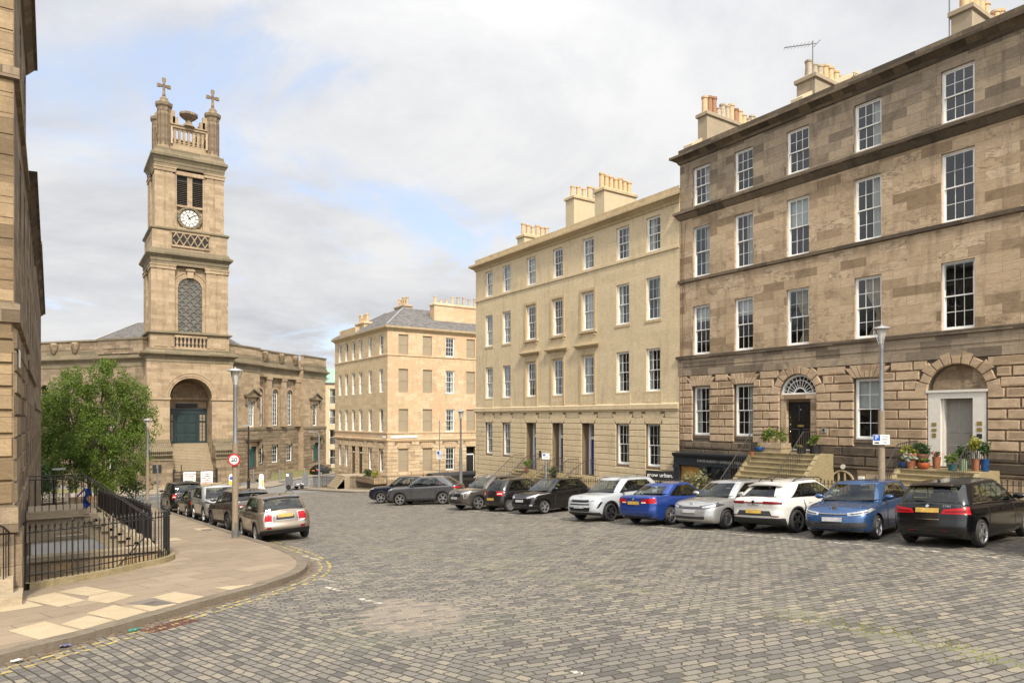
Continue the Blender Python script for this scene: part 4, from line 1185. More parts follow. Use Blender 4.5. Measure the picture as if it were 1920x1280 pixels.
rustic(mb, FL, 0, 14.75, -3.1, .6, 10, Lops[3], fanL, 1.6, .035, .025, 0, 2)
rustic(mb, FF, -18, 0, -3.1, .6, 10, Fops[3], fanF, 1.6, .035, .025, 0, 6)
rustic(mb, FL, 0, 14.75, -7, -3.1, 7, [], (), 1.3, .03, .02, 1, 2); rustic(mb, FF, -18, 0, -7, -3.1, 7, [], (), 1.3, .03, .02, 1, 2)
mb.build('rusticated_blocks', [M['corner_r'], M['rubble']], corner)
rect = (27, 45, 61.46, 76.21)
mb = MB()
mb.ring(rect, [(-.05, .58), (.06, .62), (.06, .70), (.12, .74), (.12, .86), (.03, .9), (.03, 1.4), (.09, 1.42), (.09, 1.53), (-.05, 1.54)], 0, False)
mb.ring(rect, [(-.05, 9.0), (.07, 9.03), (.07, 9.15), (-.05, 9.16)], 0, False)
mb.build('string_course', [M['corner']], corner)
mb = MB(); mb.ring(rect, [(-.05, 11.4), (.06, 11.45), (.1, 11.55), (.32, 11.68), (.36, 11.8), (.36, 11.88), (-.1, 11.95)], 0, False); mb.build('cornice', [M['sandtrim']], corner)
mb = MB()
zr, zt = 11.92, 14.6; e = .2
P = [(27 - e, 61.46 - e), (45, 61.46 - e), (45, 76.4), (27 - e, 76.4)]; Q = [(31, 66.5), (45, 66.5), (45, 71), (31, 71)]
for k in range(4): a, b = k, (k + 1) % 4; mb.q([(*P[a], zr), (*P[b], zr), (*Q[b], zt), (*Q[a], zt)])
mb.q([(*q, zt) for q in Q])
rf = mb.build('roof', [M['slate']], corner)
mb = MB()
for a, b in ((P[0], Q[0]), (P[3], Q[3])): mb.tube([(*a, zr + .03), (*b, zt + .03)], .09, 6)
mb.build('hip_flashing', [M['lead']], rf)
KC = [(1, 'pot_buff'), (0, 'pot_buff'), (1, 'pot_grey'), (2, 'pot_buff')]
chimney(corner, 33.2, 41.5, 63.6, 64.6, 11.9, 15.0, 12, M['corner'], KC, 4, capm=M['corner'])
chimney(corner, 28.0, 29.0, 70.0, 72.4, 11.9, 13.4, 7, M['sandtrim'], KC, 6, along='y')
chimney(corner, 32.5, 33.5, 69.5, 72, 13, 15.6, 5, M['harl'], KC, 7, along='y')
mb = MB(); mb.box(27.05, 27.5, 70.0, 74.8, 11.9, 12.7); mb.build('parapet', [M['sandtrim']], corner)
for r_ in range(4):
    for i, o in enumerate(Lops[r_]):
        if o in Ldoor:
            mb = MB(); mb.box(o['u0'], o['u1'], -.22, -.14, -2.9, -.75, 0, FL); d_ = mb.build('door', [M['brass'] if i == 3 else M['black']], corner); d_.data.materials[0] = plain('brown_door', (.10, .055, .025), .5) if i == 3 else M['blackpaint']
            mb = MB(); mb.box(o['u0'], o['u1'], -.2, -.12, -.75, -.65, 0, FL); mb.build('door_frame', [M['white']], corner)
            continue
        window(corner, FL, o, 2 if i < 5 else 3, 2, 2, .2, [None, 'full', 'both', None][(i + r_) % 4], None, .5, i)
    for i, o in enumerate(Fops[r_]):
        if i == 2: window(corner, FF, o, 3, 2, 2, .2, [None, 'both', 'both', None][r_], None, .5, i)
        elif not (r_ == 3 and i == 3):
            mb = MB(); zm = (o['z0'] + o['z1']) / 2; mb.box(o['u0'], o['u1'], -.12, -.10, zm - .03, zm + .03, 0, FF); mb.build('blind_window', [M['render']], corner)
o = Fops[3][3]
mb = MB(); mb.box(o['u0'], o['u1'], -.3, -.22, -2.85, -.9, 0, FF); mb.build('door', [M['blackpaint']], corner)
mb = MB(); mb.box(o['u0'], o['u1'], -.28, -.2, -.9, -.78, 0, FF); mb.box(o['u0'], o['u0'] + .08, -.28, -.2, -2.85, -.78, 0, FF); mb.build('door_frame', [M['white']], corner)
# =====================================================================================
# left building: street side x = -.6 (three stepped lengths), near end y = 18
left = thing('terraced_house', 'rusticated warm stone building at the left edge, seen almost edge-on', 'building', (-5, 30, gz(30)))
FX = Fr((-.6, 0.), (1, 0))      # u = -y
FN = Fr((0., 16.7), (0, -1))     # u = -x
mb = MB()
def lops(y0, y1, zs, n):
    out = []
    for k in range(n):
        c = y0 + (y1 - y0) * (k + .5) / n
        for a, b in zs: out.append(op(-c - .52, -c + .52, a, b))
    return out
o1 = lops(18.6, 24.6, [(10.6, 12.3), (6.6, 9.0), (1.5, 3.9)], 2); o2 = lops(25.2, 37.5, [(8.3, 9.5), (5.6, 7.4), (.9, 3.4)], 4)
o3 = lops(38, 61, [(7.9, 9.4), (4.6, 6.8), (.2, 2.5)], 8); o2 = [o for o in o2 if not (24 < -o['u0'] < 26.4 and o['z0'] < 1)]
o2.append(op(-25.6, -24.4, -.0 + .2, 2.6))
wall(mb, FX, -24.6, -16.7, 4.7, 13.1, [o for o in o1 if o['z0'] > 4.7], .25); wall(mb, FX, -24.6, -16.7, -4.2, 4.7, [o for o in o1 if o['z0'] < 4.7], .25, m=2)
wall(mb, FX, -37.6, -24.6, -5, 9.9, o2, .25); wall(mb, FX, -62, -37.6, -7, 10.6, o3, .25)
wall(mb, FN, .6, 14, -4, 13.3, [], .2, m=3)
mb.q([(-.6, 24.6, 9), (-14, 24.6, 9), (-14, 24.6, 13.3), (-.6, 24.6, 13.3)][::-1]); mb.q([(-.6, 62, -7), (-14, 62, -7), (-14, 62, 10.8), (-.6, 62, 10.8)][::-1]); mb.q([(-.6, 37.6, 9.9), (-14, 37.6, 9.9), (-14, 37.6, 10.6), (-.6, 37.6, 10.6)])
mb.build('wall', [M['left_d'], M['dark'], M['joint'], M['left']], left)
mb = MB()
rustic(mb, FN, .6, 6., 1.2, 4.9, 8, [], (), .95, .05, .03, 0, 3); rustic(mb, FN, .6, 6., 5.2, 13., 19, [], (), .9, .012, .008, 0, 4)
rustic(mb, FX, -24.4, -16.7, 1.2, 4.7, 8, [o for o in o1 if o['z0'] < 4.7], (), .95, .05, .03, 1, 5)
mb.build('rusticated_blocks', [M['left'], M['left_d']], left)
mb = MB()
for z0, z1, d in ((4.75, 5.2, .1), (9.55, 9.85, .09), (.62, 1.2, .07)):
    cornice(mb, FN, .6, 14, [(0, z0), (d, z0 + .04), (d, z1 - .05), (0, z1)], 0, 1, 0)
    cornice(mb, FX, -24.6, -16.7, [(0, z0), (d, z0 + .04), (d, z1 - .05), (0, z1)], 0, 0, 1)
cornice(mb, FX, -37.6, -24.6, [(0, 4.3), (.09, 4.34), (.09, 4.6), (0, 4.66)], 0); cornice(mb, FX, -62, -37.6, [(0, 3.3), (.08, 3.34), (.08, 3.55), (0, 3.6)], 0)
mb.box(-.6, -.47, 16.72, 17.95, -3.9, .62); mb.box(-2., -.6, 16.62, 16.7, -.6, .62)
mb.build('string_course', [M['left_d']], left)
for a, b, z in ((-24.6, -16.7, 12.95), (-37.6, -24.6, 9.75), (-62, -37.6, 10.5)):
    mb = MB(); cornice(mb, FX, a, b, [(0, z), (.06, z + .05), (.2, z + .2), (.28, z + .22), (.28, z + .36), (-.1, z + .45)], 0, 1 if a == -62 else 0, 1); mb.build('cornice', [M['soot']], left)
for a, b, z in ((16.7, 24.6, 13.4), (24.6, 37.6, 10.1), (37.6, 62, 10.9)):
    mb = MB(); mb.q([(-.7, a, z), (-.7, b, z), (-7, b, z + 2.5), (-7, a, z + 2.5)]); mb.build('roof', [M['slate']], left)
for o in o1 + o2[:-1] + o3:
    window(left, FX, o, 3, 2, 2, .25, None, None, .5, 0)
mb = MB(); mb.box(-25.6, -24.4, -.25, -.18, .2, 2.3, 0, FX); mb.build('door', [M['greendoor']], left)
mb = MB(); mb.box(-17.75, -17.25, .055, .075, 3.95, 4.3, 0, FX); mb.build('street_name_plate', [M['signwhite']], left)
mb = MB(); mb.box(.1, .9, .13, .15, .98, 1.22, 0, FL); mb.box(-3.1, -.25, .13, .15, .98, 1.22, 0, FF); mb.build('street_name_plate', [M['signwhite']], corner)
# modern flats beyond the church wing
flats = thing('apartment_block', 'pale brick flats with tall balcony windows beyond the church end', 'building', (46, 118, -5.5))
FM = Fr((36.2, 108.0), (-.25, -1)); mo = [op(-a - 1.1, -a + .1, z, z + 2.5) for a in (1.2, 3.4, 6.2, 9.) for z in (-4.6, -1.4, 1.9, 5.2)]
mb = MB(); wall(mb, FM, -16, .4, -6, 8.6, mo, .25)
FM2 = Fr((36.2 - .4 * FM.t[0] * -1, 108.0), (-1, .25)); mb.q([FM(.4, 0, -6), FM(.4, 0, 8.6), FM(.4, -12, 8.6), FM(.4, -12, -6)])
mb.build('wall', [M['modern'], M['dark']], flats)
for o in mo: window(flats, FM, o, 2, 1, 1, .25, 'right' if o['z0'] > 0 else None)
mb = MB()
for o in mo:
    for k in range(12): u = o['u0'] + (o['u1'] - o['u0']) * (k + .5) / 12; mb.box(u - .012, u + .012, .04, .06, o['z0'], o['z0'] + 1., 0, FM)
    mb.box(o['u0'], o['u1'], .035, .065, o['z0'] + 1., o['z0'] + 1.05, 0, FM)
mb.build('balcony_rail', [M['greypost']], flats)
mb = MB(); A = [FM(-16, .2, 8.6), FM(.6, .2, 8.6), FM(.6, -3.5, 11.2), FM(-16, -3.5, 11.2)]; mb.q(A); mb.box(-16, .5, -9, -3.5, 8.6, 10.2, 1, FM); mb.box(-16, .7, -9, .25, 8.5, 8.7, 1, FM)
mb.build('roof', [M['copper'], M['greypost']], flats)
church = thing('church', 'sandstone church with tall clock tower, arched porch and parapeted side wings', 'church', (14, 92, gz(92)))
C_, D_, K_ = M['church'], M['church_d'], M['churchcap']
TX = 14.07; y0 = 90.
FT = Fr((0., y0), (0, -1))                  # u = -x
low = (9.3, 18.84, 90., 98.6); upr = (9.8, 18.36, 90.45, 98.2)
porch = op(-TX - 2.33, -TX + 2.33, -5.6, 7.75, arch=True, rev=3.6, room=0)
mb = MB()
wall(mb, FT, -18.84, -9.3, -5.6, 10.3, [porch], 3.6)
L_ = Fr((9.3, 0.), (-1, 0)); wall(mb, L_, 90, 98.6, -5.6, 10.3, [], .2)
R_ = Fr((18.84, 0.), (1, 0)); wall(mb, R_, -98.6, -90, -5.6, 10.3, [], .2)
# upper stages as solid shafts with recessed bays between corner pilasters
def stage(z0, z1, pil, rec, inset=0.):
    x0, x1, ya, yb = upr[0] + inset, upr[1] - inset, upr[2] + inset, upr[3] - inset
    mb.box(x0 + rec, x1 - rec, ya + rec, yb - rec, z0, z1, 0)
    half = pil / 2 - .05
    for (cx, cy, ax, ay) in ((x0, ya, 1, 1), (x1, ya, -1, 1), (x0, yb, 1, -1), (x1, yb, -1, -1)):
        for (a, b) in ((0, half), (half + .16, pil)):
            X0, X1 = sorted((cx + ax * a, cx + ax * b)); Y0, Y1 = sorted((cy, cy + ay * .95)); mb.box(X0, X1, Y0, Y1, z0, z1 - .55, 0)
            X0, X1 = sorted((cx, cx + ax * .95)); Y0, Y1 = sorted((cy + ay * max(a, .951), cy + ay * b))
            if Y1 - Y0 > .02: mb.box(X0, X1, Y0, Y1, z0, z1 - .55, 0)
        X0, X1 = sorted((cx + ax * .06, cx + ax * (pil - .06))); Y0, Y1 = sorted((cy + ay * .06, cy + ay * .9)); mb.box(X0, X1, Y0, Y1, z0, z1 - .5, 0)
        X0, X1 = sorted((cx - ax * .1, cx + ax * (pil + .1))); Y0, Y1 = sorted((cy - ay * .1, cy + ay * (pil + .1))); mb.box(X0, X1, Y0, Y1, z1 - .5, z1 - .12, 0)
        X0, X1 = sorted((cx - ax * .16, cx + ax * (pil + .16))); Y0, Y1 = sorted((cy - ay * .16, cy + ay * (pil + .16))); mb.box(X0, X1, Y0, Y1, z1 - .12, z1 + .05, 0)
stage(13.2, 21.2, 2.55, .55); stage(25.7, 33., 2.2, .5, .42)
mb.box(upr[0] - .1, upr[1] + .1, upr[2] - .1, upr[3] + .1, 10.9, 12.95)
mb.box(upr[0] + .1, upr[1] - .1, upr[2] + .02, upr[3] - .02, 21.2, 25.6)
mb.box(upr[0] + .44, upr[1] - .44, upr[2] + .44, upr[3] - .44, 33., 35.2)
tower = mb.build('tower', [C_, M['dark']], church)
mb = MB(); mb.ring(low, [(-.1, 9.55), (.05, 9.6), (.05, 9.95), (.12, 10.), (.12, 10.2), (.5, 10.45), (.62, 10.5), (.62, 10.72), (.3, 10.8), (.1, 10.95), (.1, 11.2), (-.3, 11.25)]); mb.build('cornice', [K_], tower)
mb = MB(); mb.ring(upr, [(-.1, 12.85), (.2, 12.95), (.42, 13.05), (.42, 13.2), (.15, 13.3), (-.1, 13.35)]); mb.build('cornice', [K_], tower)
mb = MB(); mb.ring(upr, [(-.1, 21.2), (.04, 21.25), (.04, 21.6), (.1, 21.64), (.1, 22.0), (.38, 22.3), (.5, 22.38), (.5, 22.62), (.24, 22.75), (.06, 23.1), (-.1, 23.2)]); mb.build('cornice', [K_], tower)
mb = MB(); mb.ring(upr, [(-.1, 25.25), (.0, 25.3), (.14, 25.45), (.14, 25.6), (-.2, 25.75), (-.4, 25.8)]); mb.build('cornice', [K_], tower)
u3 = (upr[0] + .42, upr[1] - .42, upr[2] + .42, upr[3] - .42)
mb = MB(); mb.ring(u3, [(-.1, 33.0), (.05, 33.05), (.05, 33.4), (.1, 33.45), (.1, 33.75), (.3, 34.1), (.42, 34.2), (.42, 34.5), (.2, 34.62), (.0, 35.0), (.0, 35.3), (-.3, 35.35)]); mb.build('cornice', [K_], tower)
# arch mouldings of the porch
mb = MB()
for (a, b, d) in ((2.33, 2.55, .06), (2.55, 2.86, .12), (2.86, 3.0, .18)): arcbar(mb, FT, -TX, 5.42, a, b, -.05, d, 0, PI, 28)
for s in (-1, 1):
    a, b = sorted((-TX + s * 2.33, -TX + s * 4.75)); mb.box(a - (.08 if s > 0 else 0), b + (.08 if s < 0 else 0), -.3, .14, 5.12, 5.4, 0, FT)
mb.build('arch_moulding', [C_], church)
mb = MB()      # porch inside: back wall, inner arch, beam
mb.q([(11.5, 93.6, -1), (16.6, 93.6, -1), (16.6, 93.6, 8.2), (11.5, 93.6, 8.2)])
arcbar(mb, Fr((0., 93.6), (0, -1)), -TX, 5.6, 1.5, 1.75, 0, .2); mb.box(11.74, 16.4, 93.2, 93.59, 5.2, 5.5); mb.box(12.9, 15.3, 93.3, 93.59, 4.3, 4.75, 1)
mb.build('porch_wall', [C_, M['black']], church)
FD = Fr((0., 93.4), (0, -1)); G = M['greendoor']
mb = MB()
mb.box(-16.4, -11.74, -.2, .0, 3.45, 4.1, 0, FD); mb.box(-16.4, -11.74, 0, .1, 3.95, 4.15, 0, FD)
for u in (-16.4, -15.55, -12.75, -11.94): mb.box(u, u + .2, -.2, .03, -.2, 3.5, 0, FD)
for (a, b) in ((-16.2, -15.55), (-12.55, -11.94)):
    mb.box(a, b, -.15, -.0, 2.45, 2.6, 0, FD); mb.box(a, b, -.15, -.0, -.2, .05, 0, FD); mb.box((a + b) / 2 - .04, (a + b) / 2 + .04, -.14, -.01, .05, 3.4, 0, FD)
scr = mb.build('porch_screen', [G], church)
LG = plain('leaded_glass', (.30, .24, .16), .25)
for (a, b) in ((-16.2, -15.55), (-12.55, -11.94)): mb = MB(); mb.q([FD(a, -.1, .05), FD(b, -.1, .05), FD(b, -.1, 3.4), FD(a, -.1, 3.4)]); mb.build('pane', [LG], scr)
mb = MB()
for (a, b) in ((-16.2, -15.55), (-12.55, -11.94)):
    for k in range(1, 7): mb.box(a, b, -.1, -.08, .05 + k * .48 - .012, .05 + k * .48 + .012, 0, FD)
mb.build('glazing_bar', [M['black']], scr)
mb = MB(); mb.box(-15.55 + .2, -12.75, -.16, -.08, -.2, 3.45, 0, FD)
for (a, b) in ((-15.25, -14.15), (-14.0, -12.85)):
    for (c, d) in ((-.05, .85), (1.0, 2.15), (2.3, 3.3)): block(mb, FD, a + .05, b - .05, c, d, -.04, .05, 0, -.08)
dr = mb.build('door', [G], church)
mb = MB(); mb.tube([FD(-13.95, -.03, 1.0), FD(-13.95, .02, 1.02), FD(-13.95, .02, 1.25), FD(-13.95, -.03, 1.27)], .02, 5); mb.build('handle', [M['black']], dr)
# stairs: straight flight in the porch, pedestals with ribbed scrolls, round steps below
mb = MB()
n = 26
for k in range(n):
    z = -.2 - 4.5 * k / n; yy = 92.9 - 5.7 * k / n
    mb.box(11.76, 16.38, yy - 5.7 / n, yy, -5.5, z); mb.box(11.76, 16.38, yy - 5.7 / n - .03, yy - 5.7 / n + .001, z - .05, z - .002)
mb.box(11.76, 16.38, 92.9, 93.6, -5.5, -.2)
mb.build('porch_steps', [M['step']], church)
mb = MB()
for k in range(5):
    r0 = 3.1 + .55 * k; zt = -4.72 - .165 * k
    pts = [(TX + r0 * 1.05 * math.cos(a), 87.6 - r0 * .62 * math.sin(a)) for a in [PI * j / 28 for j in range(29)]]
    mb.prism(pts, lambda x, y, z=zt: (x, y, z), lambda x, y: (x, y, -5.6)); 
mb.build('round_steps', [M['step']], church)
for (a, b) in ((9.15, 11.75), (16.39, 19.0)):
    mb = MB(); mb.box(a, b, 87.3, 90.01, -5.6, -1.9); mb.box(a - .1, b + .1, 87.2, 90.01, -1.95, -1.75, 1)
    for k in range(13):                     # ribs of the scroll consoles
        xx = a + (b - a) * (k + .5) / 13
        path = [(xx, 89.95, .35), (xx, 89.6, -.0), (xx, 89.15, -.35), (xx, 88.6, -.45), (xx, 88.0, -.6), (xx, 87.6, -.95), (xx, 87.55, -1.35), (xx, 87.8, -1.7)]
        mb.tube(path, .115, 6, 1)
    mb.box(a, b, 88., 90.01, -1.76, -.5); mb.box(a, b, 89.3, 90.01, -.5, .1, 1)
    mb.build('pedestal', [D_, M['churchcap']], church)
mb = MB(); mb.box(9.6, 10.5, 87.22, 87.3, -3.3, -2.4); mb.build('notice_panel', [M['black']], church)
# gate rail with two hanging banners
mb = MB()
FG = Fr((0., 87.0), (0, -1))
for k in range(42): u = -16.35 + 4.58 * k / 41; mb.box(u - .022, u + .022, -.02, .02, -4.7, -3.2, 0, FG)
for z in (-4.6, -4.2, -3.75, -3.35): mb.box(-16.38, -11.74, -.03, .03, z, z + .06, 0, FG)
mb.box(-16.45, -16.3, -.08, .08, -4.8, -3.0, 0, FG); mb.box(-11.8, -11.65, -.08, .08, -4.8, -3.0, 0, FG)
mb.tube([(12.6, 87.4, -4.7), (12.6, 87.4, -2.5)], .05, 6)
gate = mb.build('church_gate', [M['iron']]); tag(gate, 'low black iron gate across the church steps carrying two banners', 'gate')
for k, xx in enumerate((12.75, 14.6)):
    mb = MB(); mb.box(xx, xx + 1.3, 86.86, 86.88, -4.72, -3.32)
    t = NT('printed_banner'); 
    bo = mb.build('banner', [M['signwhite']]);
    md = MB(); r = random.Random(k + 3)
    for j in range(5):
        zz = -3.55 - j * .25 - .05 * (k == 1)
        x = xx + .1
        while x < xx + 1.05:
            w = r.uniform(.08, .3); md.box(x, x + w, 86.845, 86.86, zz - r.uniform(.03, .12), zz, 0 if (j in (1, 2)) == (k == 0) or j == 2 else 1); x += w + .03
    child_ = md.build('banner_print', [plain('print_red', (.55, .05, .09), .6), plain('print_dark', (.05, .06, .06), .6)], bo)
    tag(bo, ['white banner with dark and red print, left one on the church gate', 'white banner with dark steeple drawing, right one on the church gate'][k], 'banner', 'banners on the church gate')
# lattice window in the middle stage
mb = MB(); FW = Fr((0., upr[2] + .55), (0, -1)); uc = -TX; zs = 18.6; Rw = 1.62
arcbar(mb, FW, uc, zs, 1.35, 1.95, 0, .22); arcbar(mb, FW, uc, zs, 1.95, 2.08, 0, .3)
for s in (-1, 1): a, b = sorted((uc + s * 1.35, uc + s * 1.95)); mb.box(a, b, 0, .22, 13.2, zs, 0, FW); a, b = sorted((uc + s * 1.95, uc + s * 2.08)); mb.box(a, b, 0, .3, 13.2, zs, 0, FW)
mb.box(uc - .35, uc + .35, .0, .5, zs + 1.3, 21.0, 0, FW); mb.box(uc - .5, uc + .5, 0, .58, 20.7, 20.95, 0, FW)
mb.build('window_surround', [C_], tower)
mb = MB(); mb.q([FW(uc - 1.35, .02, 13.25), FW(uc + 1.35, .02, 13.25), FW(uc + 1.35, .02, zs)] + [FW(uc + 1.35 * math.cos(PI * k / 16), .02, zs + 1.35 * math.sin(PI * k / 16)) for k in range(1, 16)] + [FW(uc - 1.35, .02, zs)])
lw = mb.build('lattice_window', [plain('dim_leaded_glass', (.10, .105, .10), .2, var=.7, scale=2.)], tower)
mb = MB(); rr = .45
for row in range(16):
    z = 13.3 + row * .42
    for k in range(-2, 3):
        cu = uc + (k + (.5 if row % 2 else 0)) * .9
        if abs(cu - uc) > 1.4: continue
        hw = 1.36 if z < zs else math.sqrt(max(0, 1.36 ** 2 - (z - zs) ** 2))
        if hw < .3: continue
        a0, a1 = 0., PI
        pts = [(cu + rr * math.cos(PI * j / 10), z + rr * math.sin(PI * j / 10)) for j in range(11)]
        pts = [p for p in pts if abs(p[0] - uc) < (1.36 if p[1] < zs else math.sqrt(max(0, 1.36 ** 2 - (p[1] - zs) ** 2)))]
        if len(pts) > 2: mb.tube([FW(p[0], .08, p[1]) for p in pts], .055, 5)
mb.build('fish_scale_grille', [K_], tower)
# balustrades
def baluster(mb, x, y, z0, z1, r=.12, m=0):
    h = z1 - z0; mb.lathe([(r, 0), (r, h * .08), (r * .55, h * .15), (r * 1.05, h * .38), (r * .5, h * .75), (r * .9, h * .9), (r, h)], (x, y, z0), 8, m)
mb = MB(); mb.box(TX - 1.75, TX + 1.75, 90.2, 90.349, 11.3, 12.7, 1)
for k in range(8): baluster(mb, TX - 1.5 + 3. * k / 7, 90.2, 11.45, 12.6, .15)
mb.box(TX - 1.8, TX + 1.8, 90.05, 90.34, 11.2, 11.45); mb.box(TX - 1.8, TX + 1.8, 90.05, 90.34, 12.6, 12.85)
for s in (-1, 1):
    for a, b in ((1.8, 2.2), (2.5, 3.9)):
        X0, X1 = sorted((TX + s * a, TX + s * b)); mb.box(X0, X1, 90.28, 90.349, 11.45, 12.6)
mb.build('balustrade', [C_, M['dark']], tower)
mb = MB(); mb.box(TX - 2., TX + 2., 90.35, 90.472, 23.6, 25.2, 1)     # lozenge grille
for k in range(-5, 6):
    for s in (-1, 1):
        pts = [(TX + k * .8 + s * j * .1, 23.7 + .1 * j * 1.75) for j in range(9)]
        pts = [p for p in pts if abs(p[0] - TX) < 1.95]
        if len(pts) > 1: mb.tube([(p[0], 90.33, p[1]) for p in pts], .075, 4)
mb.box(TX - 2.1, TX + 2.1, 90.3, 90.46, 23.45, 23.68); mb.box(TX - 2.1, TX + 2.1, 90.3, 90.46, 25.1, 25.3)
mb.build('lozenge_grille', [C_, M['dark']], tower)
# belfry louvres and clock
yb = u3[2] + .5; FU = Fr((0., yb), (0, -1))
mb = MB()
mb.box(-TX - 1.75, -TX + 1.75, 0, .02, 28.7, 32.3, 1, FU)
for s in (-1, 1):
    for k in range(13): 
        zz = 29.0 + k * .225; a, b = sorted((-TX + s * .3, -TX + s * 1.45))
        mb.prism([(0.02, zz), (.22, zz - .12), (.24, zz - .09), (.02, zz + .04)], lambda d, z, a=a: FU(a, d, z), lambda d, z, b=b: FU(b, d, z))
mb.build('louvre', [plain('louvre_slats', (.07, .058, .045), .8), M['black']], tower)
mb = MB()
mb.box(-TX - .28, -TX + .28, 0, .32, 28.6, 32.3, 0, FU)
for s in (-1, 1): a, b = sorted((-TX + s * 1.45, -TX + s * 1.85)); mb.box(a, b, 0, .42, 25.8, 32.4, 0, FU)
mb.box(-TX - 1.9, -TX + 1.9, 0, .5, 32.3, 32.75, 0, FU); mb.box(-TX - 1.44, -TX + 1.44, 0, .35, 28.5, 28.75, 0, FU); mb.box(-TX - 1.44, -TX + 1.44, 0, .3, 25.8, 26.05, 0, FU)
mb.build('belfry_surround', [C_], tower)
zc = 27.3
mb = MB()
arcbar(mb, FU, -TX, zc, 1.1, 1.38, 0, .3, 0, 2 * PI, 40, 0); 
for k in range(16): a = 2 * PI * k / 16; mb.box(-TX + 1.24 * math.cos(a) - .1, -TX + 1.24 * math.cos(a) + .1, .25, .36, zc + 1.24 * math.sin(a) - .1, zc + 1.24 * math.sin(a) + .1, 0, FU)
mb.build('clock_wreath', [K_], tower)
mb = MB(); mb.prism([(1.1 * math.cos(2 * PI * k / 40), 1.1 * math.sin(2 * PI * k / 40)) for k in range(40)], lambda u, z: FU(-TX + u, .05, zc + z), lambda u, z: FU(-TX + u, .16, zc + z))
clock = mb.build('clock_face', [M['dial']], tower)
mb = MB()
for r0, r1 in ((1.02, 1.08), (.66, .70), (.36, .38)): arcbar(mb, FU, -TX, zc, r0, r1, .16, .175, 0, 2 * PI, 40)
for k in range(12):
    a = 2 * PI * k / 12; c, s = math.cos(a), math.sin(a); wd = .035
    mb.q([FU(-TX + .68 * c - wd * s, .178, zc + .68 * s + wd * c), FU(-TX + 1.04 * c - wd * s, .178, zc + 1.04 * s + wd * c), FU(-TX + 1.04 * c + wd * s, .178, zc + 1.04 * s - wd * c), FU(-TX + .68 * c + wd * s, .178, zc + .68 * s - wd * c)])
def hand(ang, l, w):      # clockwise from twelve; viewer's right is +x, i.e. -u
    c, s = math.sin(ang), math.cos(ang); P = lambda r, q: FU(-TX - (c * r + s * q), .2, zc + s * r - c * q)
    mb.q([P(-.2, -w), P(l * .75, -w * .8), P(l, 0), P(l * .75, w * .8), P(-.2, w)])
hand(R(328), .62, .06); hand(R(52), .95, .045)
mb.build('clock_hand', [M['black']], tower)
# pinnacles, parapet, urn
def octo(mb, x, y, prof): mb.lathe(prof, (x, y, 0), 8, 0, 'z', PI / 8)
pin = [(u3[0] + 1.12, u3[2] + 1.), (u3[1] - 1.12, u3[2] + 1.), (u3[0] + 1.12, u3[3] - 1.), (u3[1] - 1.12, u3[3] - 1.)]
mbp = MB(); octo(mbp, 0, 0, [(1.0, 35.2), (.95, 35.5), (.8, 35.65), (.72, 35.8), (.7, 39.8), (.76, 39.95), (.8, 40.3), (.96, 40.5), (1.0, 40.85), (.7, 41.0), (.5, 41.2), (.48, 41.4), (.24, 41.7)])
for k in range(8):
    a = 2 * PI * k / 8; c, s = math.cos(a), math.sin(a)
    mbp.tube([(.72 * c, .72 * s, 35.8), (.72 * c, .72 * s, 39.9)], .06, 4)
pm = mbp.mesh('pinnacle', [D_])
mbc = MB(); mbc.tube([(0, 0, 41.8), (0, 0, 42.9), (0, 0, 43.6)], [.2, .13, .13], 6); mbc.box(-.55, .55, -.1, .1, 42.85, 43.12); mbc.box(-.13, .13, -.12, .12, 42.6, 43.75)
for (x, z) in ((-.55, 42.98), (.55, 42.98), (0, 43.75)): mbc.box(x - .2, x + .2, -.12, .12, z - .2, z + .2); 
cm = mbc.mesh('cross', [D_])
off = Vector(church.location)
for (x, y) in pin:
    p = child('pinnacle', pm, tower, Vector((x, y, 0)) - off)
    if y < 93: child('cross', cm, tower, Vector((x, y, 0)) - off)
mb = MB()
def para(ax, p, a, b):
    def bx(s0, s1, d0, d1, z0, z1, m=0):
        if ax == 'x': mb.box(s0, s1, p + d0, p + d1, z0, z1, m)
        else: mb.box(p + d0, p + d1, s0, s1, z0, z1, m)
    bx(a, b, -.3, .3, 35.2, 36.3); bx(a, b, -.28, .28, 38.2, 38.7); bx(a, b, -.4, .4, 38.5, 38.62)
    n = 8
    for k in range(n + 1): s = a + (b - a) * k / n; bx(s - .13, s + .13, -.14, .14, 36.3, 38.2)
    for k in range(n):
        c = a + (b - a) * (k + .5) / n; w = (b - a) / n / 2 - .13
        for j in range(6):
            p0, p1 = PI * j / 6, PI * (j + 1) / 6
            zz = 37.9
            q = [(c + w * math.cos(p0), zz + w * math.sin(p0)), (c + w * math.cos(p1), zz + w * math.sin(p1))]
            mid = (q[0][0] + q[1][0]) / 2
            bx(min(q[0][0], q[1][0]), max(q[0][0], q[1][0]), -.13, .13, min(q[0][1], q[1][1]), 38.21)
    m_ = (a + b) / 2
    for s, h in ((-1.85, 1.5), (-1.5, .8), (1.85, 1.5), (1.5, .8)): bx(m_ + s - .3, m_ + s + .3, -.26, .26, 38.7, 38.7 + h)
a0, a1 = pin[0][0] + .66, pin[1][0] - .66
para('x', pin[0][1], a0, a1); para('x', pin[2][1], a0, a1); b0, b1 = pin[0][1] + .66, pin[2][1] - .66; para('y', pin[0][0], b0, b1); para('y', pin[1][0], b0, b1)
mb.build('parapet', [C_], tower)
for (x, y) in ((TX, pin[0][1]),): mb = MB(); mb.lathe([(.8, 38.7), (.6, 39.0), (.35, 39.25), (.35, 39.5), (.8, 39.85), (1.05, 40.1), (1.05, 40.35), (.5, 40.6), (.2, 40.65)], (x, y, -.1), 12); mb.build('urn', [D_], tower, smooth=40)
